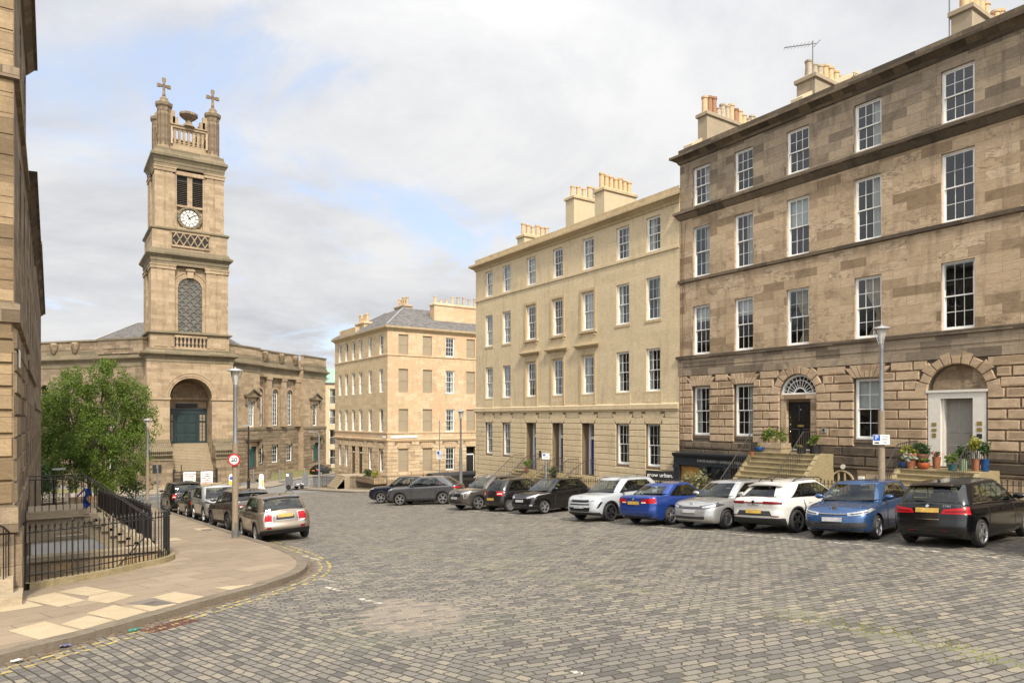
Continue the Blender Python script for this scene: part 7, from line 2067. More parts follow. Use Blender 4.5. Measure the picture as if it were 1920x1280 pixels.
# left kerb ---------------------------------------------------------------------------------------
mp = paint('champagne_paint', (.25, .205, .155), .6, .28)
car('parked_car', 'champagne coloured crossover hatchback with roof rails and yellow plate, nearest at the left kerb', 'car', (6.80, 25.75), R(87), spec(roll=2.,
    L=4.3, W=1.82, wb=2.67, fo=.84, rw=.325, paint=mp, front=False, pz=.90, poff=.02, wheel=('double', .72, 5, 'alloy'), cladding='trim', zb=.23, roofpaint=None or mp, rr=(.32, .24),
    belt=hatch_belt(.92, 1.02, 1.06), rp=[(0, -.12), (.18, .0), (.34, .04), (.42, .03), (.5, -.02), (.8, -.05), (1, -.12)],
    gh=GH(1.08, .42, -1.98, -1.66, .93, .78, [(-.5, 1.46), (-.36, 1.525), (-.12, 1.555), (.1, 1.55), (.3, 1.42)], rq=((3.7, .08), (3.72, .82)), rr=(.26, .26)), side=side((1.8, 1.96), ((2.36, 2.36), (2.76, 2.75)), (3.05, 3.0)), rails='chrome', spoiler=.12, spaint=M['gloss_black'], wiper=True,
    panels=[('tail_light', 'lo', [(3.72, .56), (4.2, .54), (4.2, .90), (3.76, .92)], 'lamp_red', True, .02), ('tail_light_surround', 'lo', [(3.68, .53), (4.24, .51), (4.24, .93), (3.72, .95)], 'chrome', True, .012), ('reverse_light', 'lo', [(3.78, .56), (4.16, .55), (4.16, .60), (3.8, .61)], 'lamp_amber', True, .024),
            rlow('plate_surround', 4.42, 4.42, .62, .84, 'alloy', .010), rlow('plate_recess', 4.45, 4.45, .645, .815, 'champ', .014), rlow('bumper', 3.0, 3.3, .0, .22, 'trim', .014), rlow('bumper_line', 3.2, 3.2, .47, .478, 'rimback', .002), ('reflector', 'lo', [(3.8, .3), (4.1, .3), (4.1, .38), (3.8, .38)], 'lamp_dkred', True, .012), rlow('brake_light', 4.7, 4.7, .985, .995, 'lamp_dkred', .0)],
    badges=[(b_bar(.05, .012), 'badge', 1.02, 0, [CH])]) if M.update(champ=M['trim']) is None else None, KROW)
car('parked_car', 'grey-brown coupe-like SUV with black roof behind the champagne car', 'car', (6.92, 31.5), R(93), spec(
    L=4.37, W=1.9, wb=2.68, fo=.86, rw=.365, paint=paint('grey_brown_paint', (.105, .09, .075), .5, .25), front=False, pz=.86, wheel=('double', .76, 5, 'alloy_d'), cladding='trim', zb=.25, roofpaint=M['gloss_black'],
    belt=hatch_belt(.96, 1.10, 1.2), gh=GH(1.06, .3, -2.02, -1.66, .93, .76, [(-.5, 1.5), (-.36, 1.56), (-.12, 1.63), (.06, 1.645), (.3, 1.5)]), side=side((1.84, 1.98), ((2.4, 2.39), (2.8, 2.78)), (3.0, 2.94)), rglass=PRIVACY, spoiler=.22, spaint=M['gloss_black'], wiper=True,
    panels=[RL(3.3, 4.3, .78, .86, 'lamp_dkred'), rlow('light_bar', 4.28, 4.28, .79, .84, 'gloss_black', .01), rlow('bumper', 3.0, 3.2, .0, .28, 'trim', .012)], badges=[]), KROW)
car('parked_car', 'light silver SUV facing the viewer at the left kerb', 'car', (7.05, 37.2), R(-90), spec(
    L=4.6, W=1.9, wb=2.74, fo=.88, rw=.365, paint=paint('light_silver_paint', (.44, .44, .43), .5, .28), front=True, pz=.62, wheel=('double', .74, 5, 'alloy'), cladding='trim', zb=.26,
    belt=hatch_belt(1.0, 1.13, 1.16), gh=GH(1.12, .42, -2.12, -1.82, .93, .78, [(-.5, 1.62), (-.36, 1.69), (-.12, 1.73), (.06, 1.72), (.3, 1.56)]), side=side((1.84, 1.98), ((2.36, 2.36), (2.72, 2.72)), (3.0, 2.95)), mirror=M['gloss_black'],
    panels=[HL([(1.0, .82), (2.0, .88), (1.9, .96), (.95, .90)], 'lamp_dark'), low('grille', .85, .95, .76, .90, 'gloss_black'), low('lower_grille', 1.0, 1.0, .22, .42, 'gloss_black'), ('vent', 'lo', [(1.3, .3), (1.6, .3), (1.6, .6), (1.3, .6)], 'gloss_black', True, .006)], badges=[]), KROW)
car('parked_car', 'dark olive car with a round red tail light between two SUVs', 'car', (6.95, 42.1), R(91), spec(
    L=4.0, W=1.74, wb=2.5, fo=.8, rw=.31, paint=paint('dark_olive_paint', (.03, .03, .022), .3, .25), front=False, pz=.7,
    belt=hatch_belt(.8, .95, 1.0), gh=GH(1.0, .28, -1.8, -1.3, .92, .72, [(-.5, 1.26), (-.3, 1.42), (-.12, 1.47), (.04, 1.46), (.3, 1.3)], rr=(.34, .34)), side=side(), rr=(.42, .34),
    panels=[('tail_light', 'lo', [(3.5, .66), (3.95, .66), (3.95, .9), (3.5, .9)], 'lamp_red', True, .012)], badges=[]), KROW)
car('parked_car', 'large black SUV, farthest of the cars at the left kerb', 'car', (6.85, 47.4), R(90), spec(
    L=4.95, W=1.98, wb=2.92, fo=.9, rw=.38, paint=blk, front=False, pz=1.0, wheel=('double', .74, 5, 'alloy_d'), zb=.28,
    belt=hatch_belt(1.1, 1.2, 1.22), gh=GH(1.3, .6, -2.32, -2.08, .93, .8, [(-.5, 1.76), (-.36, 1.82), (-.12, 1.85), (.06, 1.84), (.3, 1.66)]), side=side((1.84, 1.98), ((2.34, 2.34), (2.7, 2.7)), (3.0, 2.97)), rglass=PRIVACY, spoiler=.16, wiper=True,
    panels=[('tail_light', 'lo', [(3.55, .66), (4.0, .66), (4.0, .95), (3.55, .95)], 'lamp_red', True, .012), ('reverse_light', 'lo', [(3.6, .74), (3.95, .74), (3.95, .8), (3.6, .8)], 'lamp_amber', True, .016)], badges=[]), KROW)
car('parked_car', 'small black rounded hatchback far off beside the church verge', 'car', (33.6, 101.0), R(40), spec(
    L=4.1, W=1.75, wb=2.52, fo=.8, rw=.32, paint=blk, front=False, pz=.75, belt=hatch_belt(.8, .95, 1.0), gh=GH(1.0, .3, -1.75, -1.2, .92, .7, [(-.5, 1.2), (-.3, 1.42), (-.12, 1.49), (.04, 1.48), (.3, 1.3)], rr=(.34, .4)), side=side(), rr=(.42, .4),
    panels=[('tail_light', 'lo', [(3.4, .66), (3.95, .66), (3.95, .86), (3.4, .86)], 'lamp_red', True, .012)], badges=[]))
def pz(y): return gz(y) + KH
# ---------------------------------------------------------------- stone stairs over the basement areas (parts of the houses)
def stair(parent, fr, ua, ub, dl, de, zt, zb, n, mat, cheek=0., yref=None):
    mb = MB()
    mb.box(ua, ub, .02, dl, zt - .2, zt, 0, fr); mb.box(ua, ub, dl, dl + .03, zt - .05, zt - .002, 0, fr)
    for k in range(1, n):
        z = zt - (zt - zb) * k / n; d0 = dl + (de - dl) * (k - 1) / (n - 1); d1 = dl + (de - dl) * k / (n - 1)
        mb.box(ua, ub, d0 - .12, d1, z - .24, z, 0, fr); mb.box(ua - .02, ub + .02, d1, d1 + .025, z - .045, z - .002, 0, fr)
    st = mb.build('entrance_steps', [mat], parent)
    if cheek:
        for u in (ua, ub - .18): mb = MB(); mb.prism([(.02, zt - .01), (dl, zt - .01), (de - .05, zb + .14), (de - .05, zb - .5), (de - .9, zb - .5), (dl * .6, zt - 1.3), (.02, zt - 1.6)], lambda d, z, u=u: fr(u - (.03 if u == ua else -.03), d, z), lambda d, z, u=u: fr(u + .18 - (.03 if u == ua else -.03), d, z)); mb.build('stair_support', [M['step_moss']], parent)
    return st
def stair_rail(name, label, fr, u, pts, spacing, zfoot, group=None, h=.92):
    """sloping handrail with plain bars; pts = [(d, z)] of the walking line"""
    mb = MB(); P = [fr(u, d, z + h) for d, z in pts]
    bars = MB()
    tot = []; acc = 0
    for a, b in zip(pts, pts[1:]): L = math.hypot(b[0] - a[0], b[1] - a[1]); tot.append((acc, L, a, b)); acc += L
    n = max(2, round(sum(abs(b[0] - a[0]) for a, b in zip(pts, pts[1:])) / spacing))
    xs0, xs1 = pts[0][0], pts[-1][0]
    for k in range(n + 1):
        d = xs0 + (xs1 - xs0) * k / n
        for a, b in zip(pts, pts[1:]):
            if min(a[0], b[0]) - 1e-6 <= d <= max(a[0], b[0]) + 1e-6 and abs(b[0] - a[0]) > 1e-6:
                z = a[1] + (b[1] - a[1]) * (d - a[0]) / (b[0] - a[0]); break
        bars.tube([fr(u, d, z - .05), fr(u, d, z + h)], .011, 4)
    mb.tube(P, .02, 6)
    c = P[0]; root = thing(name, label, 'railing', (P[-1][0], P[-1][1], P[-1][2] - h), 0, group)
    mb.build('handrail', [M['rail_iron']], root); bars.build('bars', [M['rail_iron']], root)
    return root
def railing(name, label, path, h, mat, spacing=.125, spike=True, group=None, zf=pz, plinth=.0, rails=(.12, .86)):
    """upright area railing following a path on the ground"""
    bars = MB(); rl = MB(); k = 0; carry = 0.
    for a, b in zip(path, path[1:]):
        L = math.hypot(b[0] - a[0], b[1] - a[1]); d = carry
        while d < L:
            t = d / L; x, y = a[0] + (b[0] - a[0]) * t, a[1] + (b[1] - a[1]) * t; z = zf(y) + plinth
            big = spike and k % 8 == 0
            top = h + (.07 if big else 0)
            bars.tube([(x, y, z - .03), (x, y, z + top - .12)], .02 if big else .0135, 5, cap=False)
            if spike:
                bars.lathe([(.012, -.13), (.026, -.115), (.012, -.10), (.03 if not big else .036, -.055), (.0, .03)], (x, y, z + top), 5, 0, 'z', 0, False)
                if k % 2 == 0: bars.box(x - .05, x + .05, y - .006, y + .006, z + h - .16, z + h - .145)
            k += 1; d += spacing
        carry = d - L
    for r_ in rails: rl.tube([(x, y, zf(y) + plinth + h * r_) for x, y in path], .014, 5)
    x, y = path[0]; root = thing(name, label, 'railing', (x, y, zf(y)), 0, group)
    bars.build('bars', [mat], root); rl.build('rails', [mat], root)
    if plinth:
        mb = MB(); A = offs(path, .14); B_ = offs(path, -.14)
        mb.grid([[(*A[i], zf(A[i][1]) - .06), (*A[i], zf(A[i][1]) + plinth), (*B_[i], zf(B_[i][1]) + plinth), (*B_[i], zf(B_[i][1]) - .06)] for i in range(len(path))])
        mb.build('plinth', [M['step_moss']], root)
    return root
# --- left house: near railing, stair, basement
i0 = next(i for i, p in enumerate(IR) if p[1] >= 17.9)
near = [p for p in IR[i0:] if p[1] <= 23.75]
railing('iron_railing', 'black spiked railing curving round the sunken area at the left corner', near, 1.25, M['iron'], .13, True, 'area railings', pz, .14)
railing('iron_railing', 'black spiked railing running downhill beyond the left stair', [(2.8, y) for y in fr_range(26.0, 57, 1.5)], 1.2, M['iron'], .14, True, 'area railings', pz, .1)
FLs = Fr((-.6, 0.), (1, 0))
ZT, ZB = .2, pz(24.6)
stair(left, FLs, -25.7, -24.05, 1.55, 3.3, ZT, ZB, 9, M['step'], 0)
mb = MB()
mb.prism([(.02, -.02), (1.5, -.02), (3.2, ZB - .1), (2.9, ZB - .5), (1.3, -.45), (.02, -.7)], lambda d, z: FLs(-25.6, d, z), lambda d, z: FLs(-24.15, d, z)); mb.box(-25.75, -24.0, .02, 1.6, -.02, .02, 0, FLs)
mb.build('stair_support', [M['step']], left)
for u, lab in ((-24.12, 'plain iron handrail on the near side of the left stone stair'), (-25.62, 'plain iron handrail on the far side of the left stone stair')):
    stair_rail('stair_railing', lab, FLs, u, [(.05, ZT), (1.5, ZT), (3.3, ZB)], .17, 0, 'handrails of the left stair')
mb = MB(); r = random.Random(4)
rows = [[FLs(-24.08 + .06 * math.sin(i * 1.3 + j), 1.42 + (.13 + .05 * math.sin(j * 1.1)) * i / 6 + .03 * math.sin(j * .9), ZT + .6 - (.62 - .12 * abs(i - 2.2) / 3) * j / 7) for i in range(7)] for j in range(8)]; mb.grid(rows)
mb.grid([[(x, y - .015, z) for x, y, z in q] for q in rows])
cl = mb.build('cloth', [M['cloth_blue']], smooth=60); tag(cl, 'blue and purple cloth hanging on the left stair handrail', 'cloth')
mb = MB(); mb.grid([[FLs(-24.08 + .03 * math.sin(i), 1.22 + .22 * i / 5 + .02 * j, ZT + .3 + .25 * i / 5 + .06 * j) for i in range(6)] for j in range(3)]); mb.build('purple_fold', [M['cloth_purple']], cl)
mb = MB()
mb.box(-.5, 2.7, 23.35, 23.65, -4.4, -1.13); wl = mb.build('basement_wall', [M['rubble']]); tag(wl, 'low rubble stone wall crossing the sunken area behind the near railing', 'wall')
mb = MB(); mb.box(-.55, 2.75, 23.28, 23.72, -1.13, -.99); mb.build('coping', [M['step']], wl)
mb = MB(); mb.box(-.59, 2.74, 30., 30.3, -5, -1.55); wl = mb.build('basement_wall', [M['white']]); tag(wl, 'whitewashed wall in the sunken area beyond the left stair', 'wall')
mb = MB(); mb.box(-.59, 2.74, 29.95, 30.35, -1.55, -1.42); mb.build('coping', [M['step']], wl)
mb = MB(); mb.box(-14, 2.75, 59.98, 60.2, -8, gz(60) + KH); tag(mb.build('garden_wall', [M['rubble']]), 'rubble wall closing the far end of the left sunken area', 'wall')
def loose_rail(lab, pts, drop, sp=.16):
    mb = MB(); mb.tube(pts, .018, 6); b2 = MB()
    for a, b in zip(pts, pts[1:]):
        a, b = Vector(a), Vector(b); n = max(1, round((b - a).length / sp))
        for k in range(n + 1): p = a.lerp(b, k / n); b2.tube([p, p - Vector((0, 0, drop))], .009, 4)
    root = thing('handrail', lab, 'railing', (pts[-1][0], pts[-1][1], pts[-1][2] - drop)); mb.build('rail', [M['iron']], root); b2.build('bars', [M['iron']], root)
loose_rail('thin handrail leading down into the left sunken area', [(.75, 21.6, -2.3), (.8, 21.5, -1.95), (2.3, 22.2, -.45)], .55)
loose_rail('iron handrail beside the doorsteps at the extreme left', [(-1.2, 15.9, 1.1), (-.75, 16.3, .82), (-.56, 17.2, .42), (-.47, 17.95, .22)], 1.0)
mb = MB()
mb.box(-2.6, -.45, 15.95, 16.69, -.9, -.46); mb.box(-2.6, -.6, 16.3, 16.69, -.46, -.18)
mb.build('doorstep', [M['step']], left)
# --- brown house
stair(brown, FB, 16.05, 19.3, 1.05, 3.35, 1.42, pz(17.6) - .02, 11, M['step_moss'], .3)
stair(brown, FB, 10.05, 12.75, 1.5, 3.1, 1.1, pz(11.4), 8, M['step_moss'], .3)
zs = lambda zt, zb: [(.1, zt), (1.05, zt), (3.3, zb)]
G1 = 'stair railings of the dark terrace'
stair_rail('stair_railing', 'iron railing climbing the right side of the black-door steps', FB, 16.75, zs(1.42, pz(17)), .15, 0, G1)
stair_rail('stair_railing', 'iron railing climbing the left side of the black-door steps above the shop', FB, 19.25, zs(1.42, pz(17)), .15, 0, G1)
stair_rail('stair_railing', 'iron railing on the left side of the grey-door steps', FB, 12.7, [(.1, 1.15), (1.5, 1.05), (3.0, pz(12))], .15, 0, G1)
stair_rail('stair_railing', 'iron railing on the right side of the grey-door steps', FB, 10.5, [(.1, 1.15), (1.4, 1.05), (3.0, pz(12))], .15, 0, G1)
G2 = 'spiked railings along the terrace areas'
for a, b, lab in ((-8, 9.9, 'spiked railing in front of the dark terrace at the right edge'), (12.8, 15.95, 'spiked railing between the black-door and grey-door steps'), (19.4, 30.85, 'spiked railing from the shop to the first blue door'), (38.55, 44.7, 'spiked railing at the far end of the cream terrace')):
    railing('iron_railing', lab, [(24.2, y) for y in fr_range(a, b, 1.5)], 1.08, M['rail_iron'], .15, True, G2, pz, .06)
# --- cream house: three stairs with their railings
G3 = 'stair railings of the cream terrace'
for i, (yc, nm) in enumerate(((37.58, 'far'), (34.66, 'middle'), (31.68, 'near'))):
    stair(sandy, FS, yc - .8, yc + .8, .9, 2.95, -.58, pz(yc), 9, M['step_moss'], .3)
    for s, sd_ in ((-.78, 'right'), (.78, 'left')):
        stair_rail('stair_railing', f'thin iron railing, {sd_} side of the {nm} blue-door steps', FS, yc + s, [(.1, -.58), (.9, -.58), (2.9, pz(yc))], .13, 0, G3, 1.)
    if i < 2: railing('iron_railing', f'short spiked railing between the steps, {("farther", "nearer")[i]} of the two', [(24.2, yc - 2.1), (24.2, yc - .85)], 1.08, M['rail_iron'], .14, True, G2, pz, .06)
# --- corner house
railing('iron_railing', 'spiked railing before the front of the corner building', [(24.5 + 1.2 * k, 58.9) for k in range(17)], 1.15, M['rail_iron'], .16, True, 'corner building railings', pz, .1)
railing('iron_railing', 'spiked railing along the street side of the corner building', [(24.5, 58.9 + 1.2 * k) for k in range(6)], 1.15, M['rail_iron'], .16, True, 'corner building railings', pz, .1)
railing('iron_railing', 'spiked railing by the far entrance of the corner building', [(24.5, 69.2 + 1.2 * k) for k in range(7)], 1.15, M['rail_iron'], .16, True, 'corner building railings', pz, .1)
mb = MB(); mb.box(24.5, 27., 66.3, 69., -6.5, -2.9); [mb.box(23.6 + .15 * k, 24.5, 66.4, 68.9, -6, -3.95 + .17 * k) for k in range(6)]; mb.build('entrance_steps', [M['step']], corner)
mb = MB(); mb.box(25.6, 26.9, 61.5, 66.2, -3.4, -2.9); mb.build('planter_ledge', [M['rubble']], corner)
# ---------------------------------------------------------------- street lamps
def lamp(label, x, y, h, zf=pz, kind='buff', rot=0.):
    t = thing('street_lamp', label, 'street lamp', (x, y, zf(y)), rot, 'street lamps')
    mb = MB(); mt = {'buff': 'concrete', 'grey': 'greypost', 'black': 'iron'}[kind]
    mb.lathe([(.115, 0), (.112, .5), (.108, .52), (.1, h * .5), (.098, h * .56)], (0, 0, 0), 12); mb.build('post', [M[mt]], t, world=False, smooth=40)
    mb = MB(); mb.box(-.05, .05, -.125, -.105, .15, .55); mb.lathe([(.12, 0), (.12, .3)], (0, 0, 0), 12, 0); mb.build('access_door', [M['greypost']], t, world=False)
    mb = MB(); mb.lathe([(.078, h * .56), (.07, h * .6), (.055, h - .75), (.066, h - .72), (.066, h - .55)], (0, 0, 0), 12); mb.build('upper_post', [M['galv' if kind == 'buff' else mt]], t, world=False, smooth=40)
    mb = MB(); mb.lathe([(.06, h - .6), (.08, h - .45), (.15, h - .12), (.16, h - .08)], (0, 0, 0), 16); mb.build('diffuser', [M['diff']], t, world=False, smooth=50)
    mb = MB(); mb.lathe([(.15, h - .1), (.26, h - .09), (.265, h - .07), (.23, h - .03), (.09, h + .01), (.04, h + .01), (.04, h + .06), (0, h + .07)], (0, 0, 0), 20); mb.build('canopy', [M['alu']], t, world=False, smooth=40)
    mb = MB()
    for k in range(3): a = 2 * PI * k / 3; mb.tube([(.075 * math.cos(a), .075 * math.sin(a), h - .58), (.22 * math.cos(a), .22 * math.sin(a), h - .1)], .012, 4)
    mb.build('bracket', [M['alu']], t, world=False)
    return t
lamp('buff street lamp at the left kerb carrying the round 20 sign', 5.4, 25.45, 5.95)
lamp('buff street lamp before the dark terrace carrying a blue parking sign', 22.55, 11.75, 6.25)
lamp('grey street lamp behind the bronze SUV at the corner of the cream terrace', 22.7, 39.7, 5.75, kind='grey')
lamp('far street lamp on the left pavement beside the large black SUV', 5.55, 53.2, 6.1)
t = thing('street_lamp', 'thin silver street lamp with bent arm by the corner building steps', 'street lamp', (22.75, 68.9, pz(68.9)), 0, 'street lamps')
mb = MB(); mb.tube([(0, 0, 0), (0, 0, 5.6)], [.09, .06], 8); mb.build('post', [M['galv']], t, world=False); mb = MB(); mb.tube([(0, 0, 5.6), (-.25, -.1, 5.85), (-.8, -.3, 5.9)], .05, 6); mb.box(-1.2, -.7, -.42, -.22, 5.84, 5.94); mb.build('lamp_head', [M['alu']], t, world=False)
g_ = ground_at(466, 922)
t = thing('street_lamp', 'slender black lamp post before the church wing', 'street lamp', (g_[0], g_[1], gz(g_[1])), 0, 'street lamps')
mb = MB(); mb.lathe([(.16, 0), (.16, 1.3), (.1, 1.4), (.08, 7.), (.06, 7.2)], (0, 0, 0), 8); mb.build('post', [M['iron']], t, world=False); mb = MB(); mb.box(-.6, .25, -.1, .1, 7.1, 7.22); mb.build('lamp_head', [M['alu']], t, world=False)
g_ = (1.2, 62.); t = thing('street_lamp', 'low black lamp with flat head in front of the birch tree', 'street lamp', (g_[0] - 1.0, g_[1], gz(62)), 0, 'street lamps')
mb = MB(); mb.tube([(0, 0, 0), (0, 0, 3.0)], .09, 6); mb.build('post', [M['iron']], t, world=False); mb = MB(); mb.box(-.1, .75, -.15, .15, 3.0, 3.12); mb.build('lamp_head', [M['alu']], t, world=False)
# ---------------------------------------------------------------- signs
VIEW = Vector((-SY, -CY, 0)); VR = Vector((CY, -SY, 0))
s_ = thing('speed_sign', 'round white 20 sign with red ring on the left lamp post', 'sign', (5.4, 25.45, 1.45))
nrm = Vector((-.45, -.89, 0)); rt = Vector((.89, -.45, 0)); O = Vector((5.4, 25.45, 1.45)) + nrm * .13
mb = MB(); disc(mb, O, rt, Vector((0, 0, 1)), nrm, .215, .02, 0, .16); mb.build('ring', [M['signred']], s_)
mb = MB(); disc(mb, O, rt, Vector((0, 0, 1)), nrm, .17, .017, 0); mb.build('face', [M['signwhite']], s_)
mb = MB(); put_text(mb, '20', .22, O + nrm * .022 + Vector((0, 0, .0)), rt, (0, 0, 1)); mb.build('numerals', [M['black']], s_)
mb = MB(); mb.box(-.14, .14, -.14, .14, 1.40, 1.44); mb.v = [(a + 5.4, b + 25.45, c) for a, b, c in mb.v]; mb.build('clamp', [M['galv']], s_)
p_ = thing('parking_sign', 'small white parking sign with blue P on the right lamp post', 'sign', (22.55, 11.75, 2.2))
nrm = Vector((-.85, -.53, 0)).normalized(); rt = Vector((.53, -.85, 0)).normalized(); O = Vector((22.55, 11.75, 2.2)) + nrm * .16 - rt * .02; bx = lambda a, b, d: tuple(O + rt * a + Vector((0, 0, b)) + nrm * d)
mb = MB(); mb.box(-.24, .24, -.15, .17, -.01, .01, 0, bx); mb.build('plate', [M['signwhite']], p_)
mb = MB(); mb.box(-.23, -.03, -.03, .16, .01, .014, 0, bx); mb.build('blue_panel', [M['signblue']], p_)
mb = MB(); put_text(mb, 'P', .19, O + nrm * .018 + Vector((0, 0, .065)) - rt * .13, rt, (0, 0, 1)); mb.build('letter', [M['signwhite']], p_)
mb = MB(); put_text(mb, 'Permit', .06, O + nrm * .014 + Vector((0, 0, .11)) + rt * .11, rt, (0, 0, 1)); put_text(mb, 'holders', .06, O + nrm * .014 + Vector((0, 0, .02)) + rt * .11, rt, (0, 0, 1)); put_text(mb, 'only', .06, O + nrm * .014 + Vector((0, 0, -.08)) + rt * .11, rt, (0, 0, 1)); mb.box(-.2, -.06, -.12, -.07, .01, .013, 0, bx); mb.build('small_print', [M['black']], p_)
def pole_sign(label, x, y, h, zf, plates, r=.04, mt='galv', n_=(-.3, -.95)):
    t = thing('sign_post', label, 'sign', (x, y, zf(y)), 0)
    mb = MB(); mb.tube([(0, 0, 0), (0, 0, h)], r, 8); mb.build('post', [M[mt]], t, world=False)
    n = Vector((*n_, 0)).normalized(); rt = Vector((-n.y, n.x, 0))
    for (z, w, hh, m_) in plates:
        mb = MB(); Q = lambda a, b, d: tuple(n * (r + .02) + rt * a + Vector((0, 0, z + b)) + n * d); mb.box(-w, w, -hh, hh, -.01, .01, 0, Q); mb.build('plate', [M[m_]], t, world=False)
        if m_ == 'signwhite': mb = MB(); mb.box(-w * .8, -w * .1, hh * .1, hh * .8, .01, .013, 0, Q); mb.build('blue_panel', [M['signblue']], t, world=False); mb = MB(); [mb.box(-w * .7, w * .7, -hh * .2 - k * hh * .3, -hh * .1 - k * hh * .3, .01, .012, 0, Q) for k in range(2)]; mb.build('small_print', [M['black']], t, world=False)
    return t
pole_sign('galvanised parking sign post before the cream terrace steps', 22.6, 30.1, 2.65, pz, [(2.45, .2, .16, 'signwhite')], .045, n_=(-.7, -.7))
pole_sign('sign post with white plate before the corner building', 30.4, 57.2, 6.2, pz, [(3.0, .3, .4, 'signwhite')], .05)
pole_sign('plain grey sign post beside the large black SUV', 5.75, 49.6, 2.9, pz, [(2.75, .06, .12, 'greypost')], .05, 'galv')
g_ = ground_at(262, 906); pole_sign('tall white pole on the church forecourt by the tree', g_[0], g_[1], 6.0, lambda y: gz(y) + .1, [], .06, 'signwhite')
s_ = thing('shop_sign', 'black board lettered grow urban above the railing', 'sign', (24.15, 23.1, pz(23) + 1.1))
FGU = Fr((24.12, 0.), (-.96, -.28)); O = Vector((24.1, 23.05, .17)); nn = Vector((-.94, -.34, 0)).normalized(); rr_ = Vector((.34, -.94, 0)).normalized(); Q = lambda a, b, d: tuple(O + rr_ * a + Vector((0, 0, b)) + nn * d)
mb = MB(); mb.box(-.72, .72, -.23, .23, -.03, 0, 0, Q); mb.build('board', [M['black']], s_); mb = MB(); put_text(mb, 'grow urban.', .27, O + nn * .004 + Vector((0, 0, .02)), rr_, (0, 0, 1)); mb.build('lettering', [M['signwhite']], s_)
mb = MB(); [mb.tube([Q(a, -.23, -.02), Q(a, -1.2, -.02)], .02, 5) for a in (-.6, .6)]; mb.build('bracket', [M['iron']], s_)
# ---------------------------------------------------------------- bins, trailer, bollards, bench
for k, (x, y, lab) in enumerate(((26.3, 49.6, 'black communal wheeled bin nearer the corner lamp'), (28.2, 50.0, 'black communal wheeled bin, middle of three'), (30.1, 50.5, 'black communal wheeled bin farthest from the lamp'))):
    t = thing('communal_bin', lab, 'bin', (x, y, gz(y)), .12, 'communal bins')
    mb = MB(); mb.prism([(-.82, .16), (.82, .16), (.9, 1.25), (-.9, 1.25)], lambda a, b: (a, -.5, b), lambda a, b: (a, .5, b)); mb.box(-.95, .95, -.56, -.5, 1.1, 1.22); mb.build('body', [M['trim']], t, world=False)
    mb = MB(); rows = [[(a, .56 * math.cos(q), 1.25 + .34 * math.sin(q)) for q in [PI * j / 10 for j in range(11)]] for a in (-.93, .93)]; mb.grid(rows); mb.q(rows[0]); mb.q(rows[1]); mb.build('lid', [M['trim']], t, world=False)
    mb = MB(); [mb.lathe([(.09, -.03), (.09, .03)], (sx_, sy_, .09), 10, 0, 'y') for sx_ in (-.7, .7) for sy_ in (-.4, .4)]; mb.build('castors', [M['tyre']], t, world=False)
    mb = MB(); mb.box(-.2, .25, -.53, -.502, .55, .95); mb.build('label', [M['signred' if k == 0 else 'galv']], t, world=False)
g_ = ground_at(562, 918)
t = thing('cage_trailer', 'small mesh trailer with upright board and tail panels parked on the far road', 'trailer', (g_[0], g_[1] + .5, gz(g_[1])), R(-52))
mb = MB()
for a in (-1.2, 1.2):
    for b in (-.65, .65): mb.box(a - .025, a + .025, b - .025, b + .025, .45, 1.0)
mb.box(-1.2, 1.2, -.65, .65, .42, .48)
for z in (.72, 1.0): mb.box(-1.22, 1.22, -.67, -.64, z - .02, z + .02); mb.box(-1.22, 1.22, .64, .67, z - .02, z + .02)
mb.box(1.2, 2.1, -.04, .04, .42, .48); mb.build('frame', [M['galv']], t, world=False)
mb = MB(); mb.box(-1.15, -.25, -.7, -.66, .55, 1.9); mb.build('board', [M['greypost']], t, world=False); mb = MB(); mb.box(-1.05, -.7, -.715, -.7, 1.45, 1.75); mb.build('poster', [M['signwhite']], t, world=False)
mb = MB(); mb.box(.55, 1.2, -.05, 0, .5, 1.75); mb.build('end_panel', [M['galv']], t, world=False)
for b in (-.72, .72): mb = MB(); mb.lathe([(.12, -.07), (.27, -.08), (.29, 0), (.27, .08), (.12, .07)], (-.75, b, .29), 18, 0, 'y'); mb.build('wheel', [M['tyre']], t, world=False)
mb = MB(); mb.box(.75, 1.15, -.75, -.67, .15, .55); mb.build('tool_box', [M['black']], t, world=False)
mb = MB(); r = random.Random(2); mb.grid([[(-.2 + .2 * i, -.5 + .25 * j, .52 + .2 * r.random()) for i in range(6)] for j in range(4)]); mb.build('sheeting', [M['offwhite']], t, world=False)
for k, (px, py, lab) in enumerate(((434, 916, 'white and yellow traffic bollard with blue arrow, half hidden by the 20-sign lamp post'), (490, 916, 'white traffic bollard with yellow side on a small island'))):
    g_ = ground_at(px, py); t = thing('traffic_bollard', lab, 'bollard', (g_[0], g_[1], gz(g_[1])), 0, 'traffic bollards')
    mb = MB(); mb.box(-.35, .35, -.28, .28, 0, .12); mb.lathe([(.33, .12), (.3, .3), (.29, 1.5), (.2, 1.72), (0, 1.78)], (0, 0, 0), 14); mb.build('shell', [M['signwhite']], t, world=False, smooth=40)
    Q = Fr((.0, -.0), (-.3, -.95)); mb = MB(); 
    mb.box(-.2, .2 if k == 0 else -.02, .29, .31, .35, .95 if k == 0 else 1.15, 0, Q); mb.build('yellow_panel', [M['signyellow']], t, world=False)
    if k == 0: mb = MB(); disc(mb, Vector(Q(0, .3, 1.3)), Vector(Q.t + (0,)) * -1, Vector((0, 0, 1)), Vector(Q.n + (0,)), .19, .015); mb.build('arrow_disc', [M['signblue']], t, world=False)
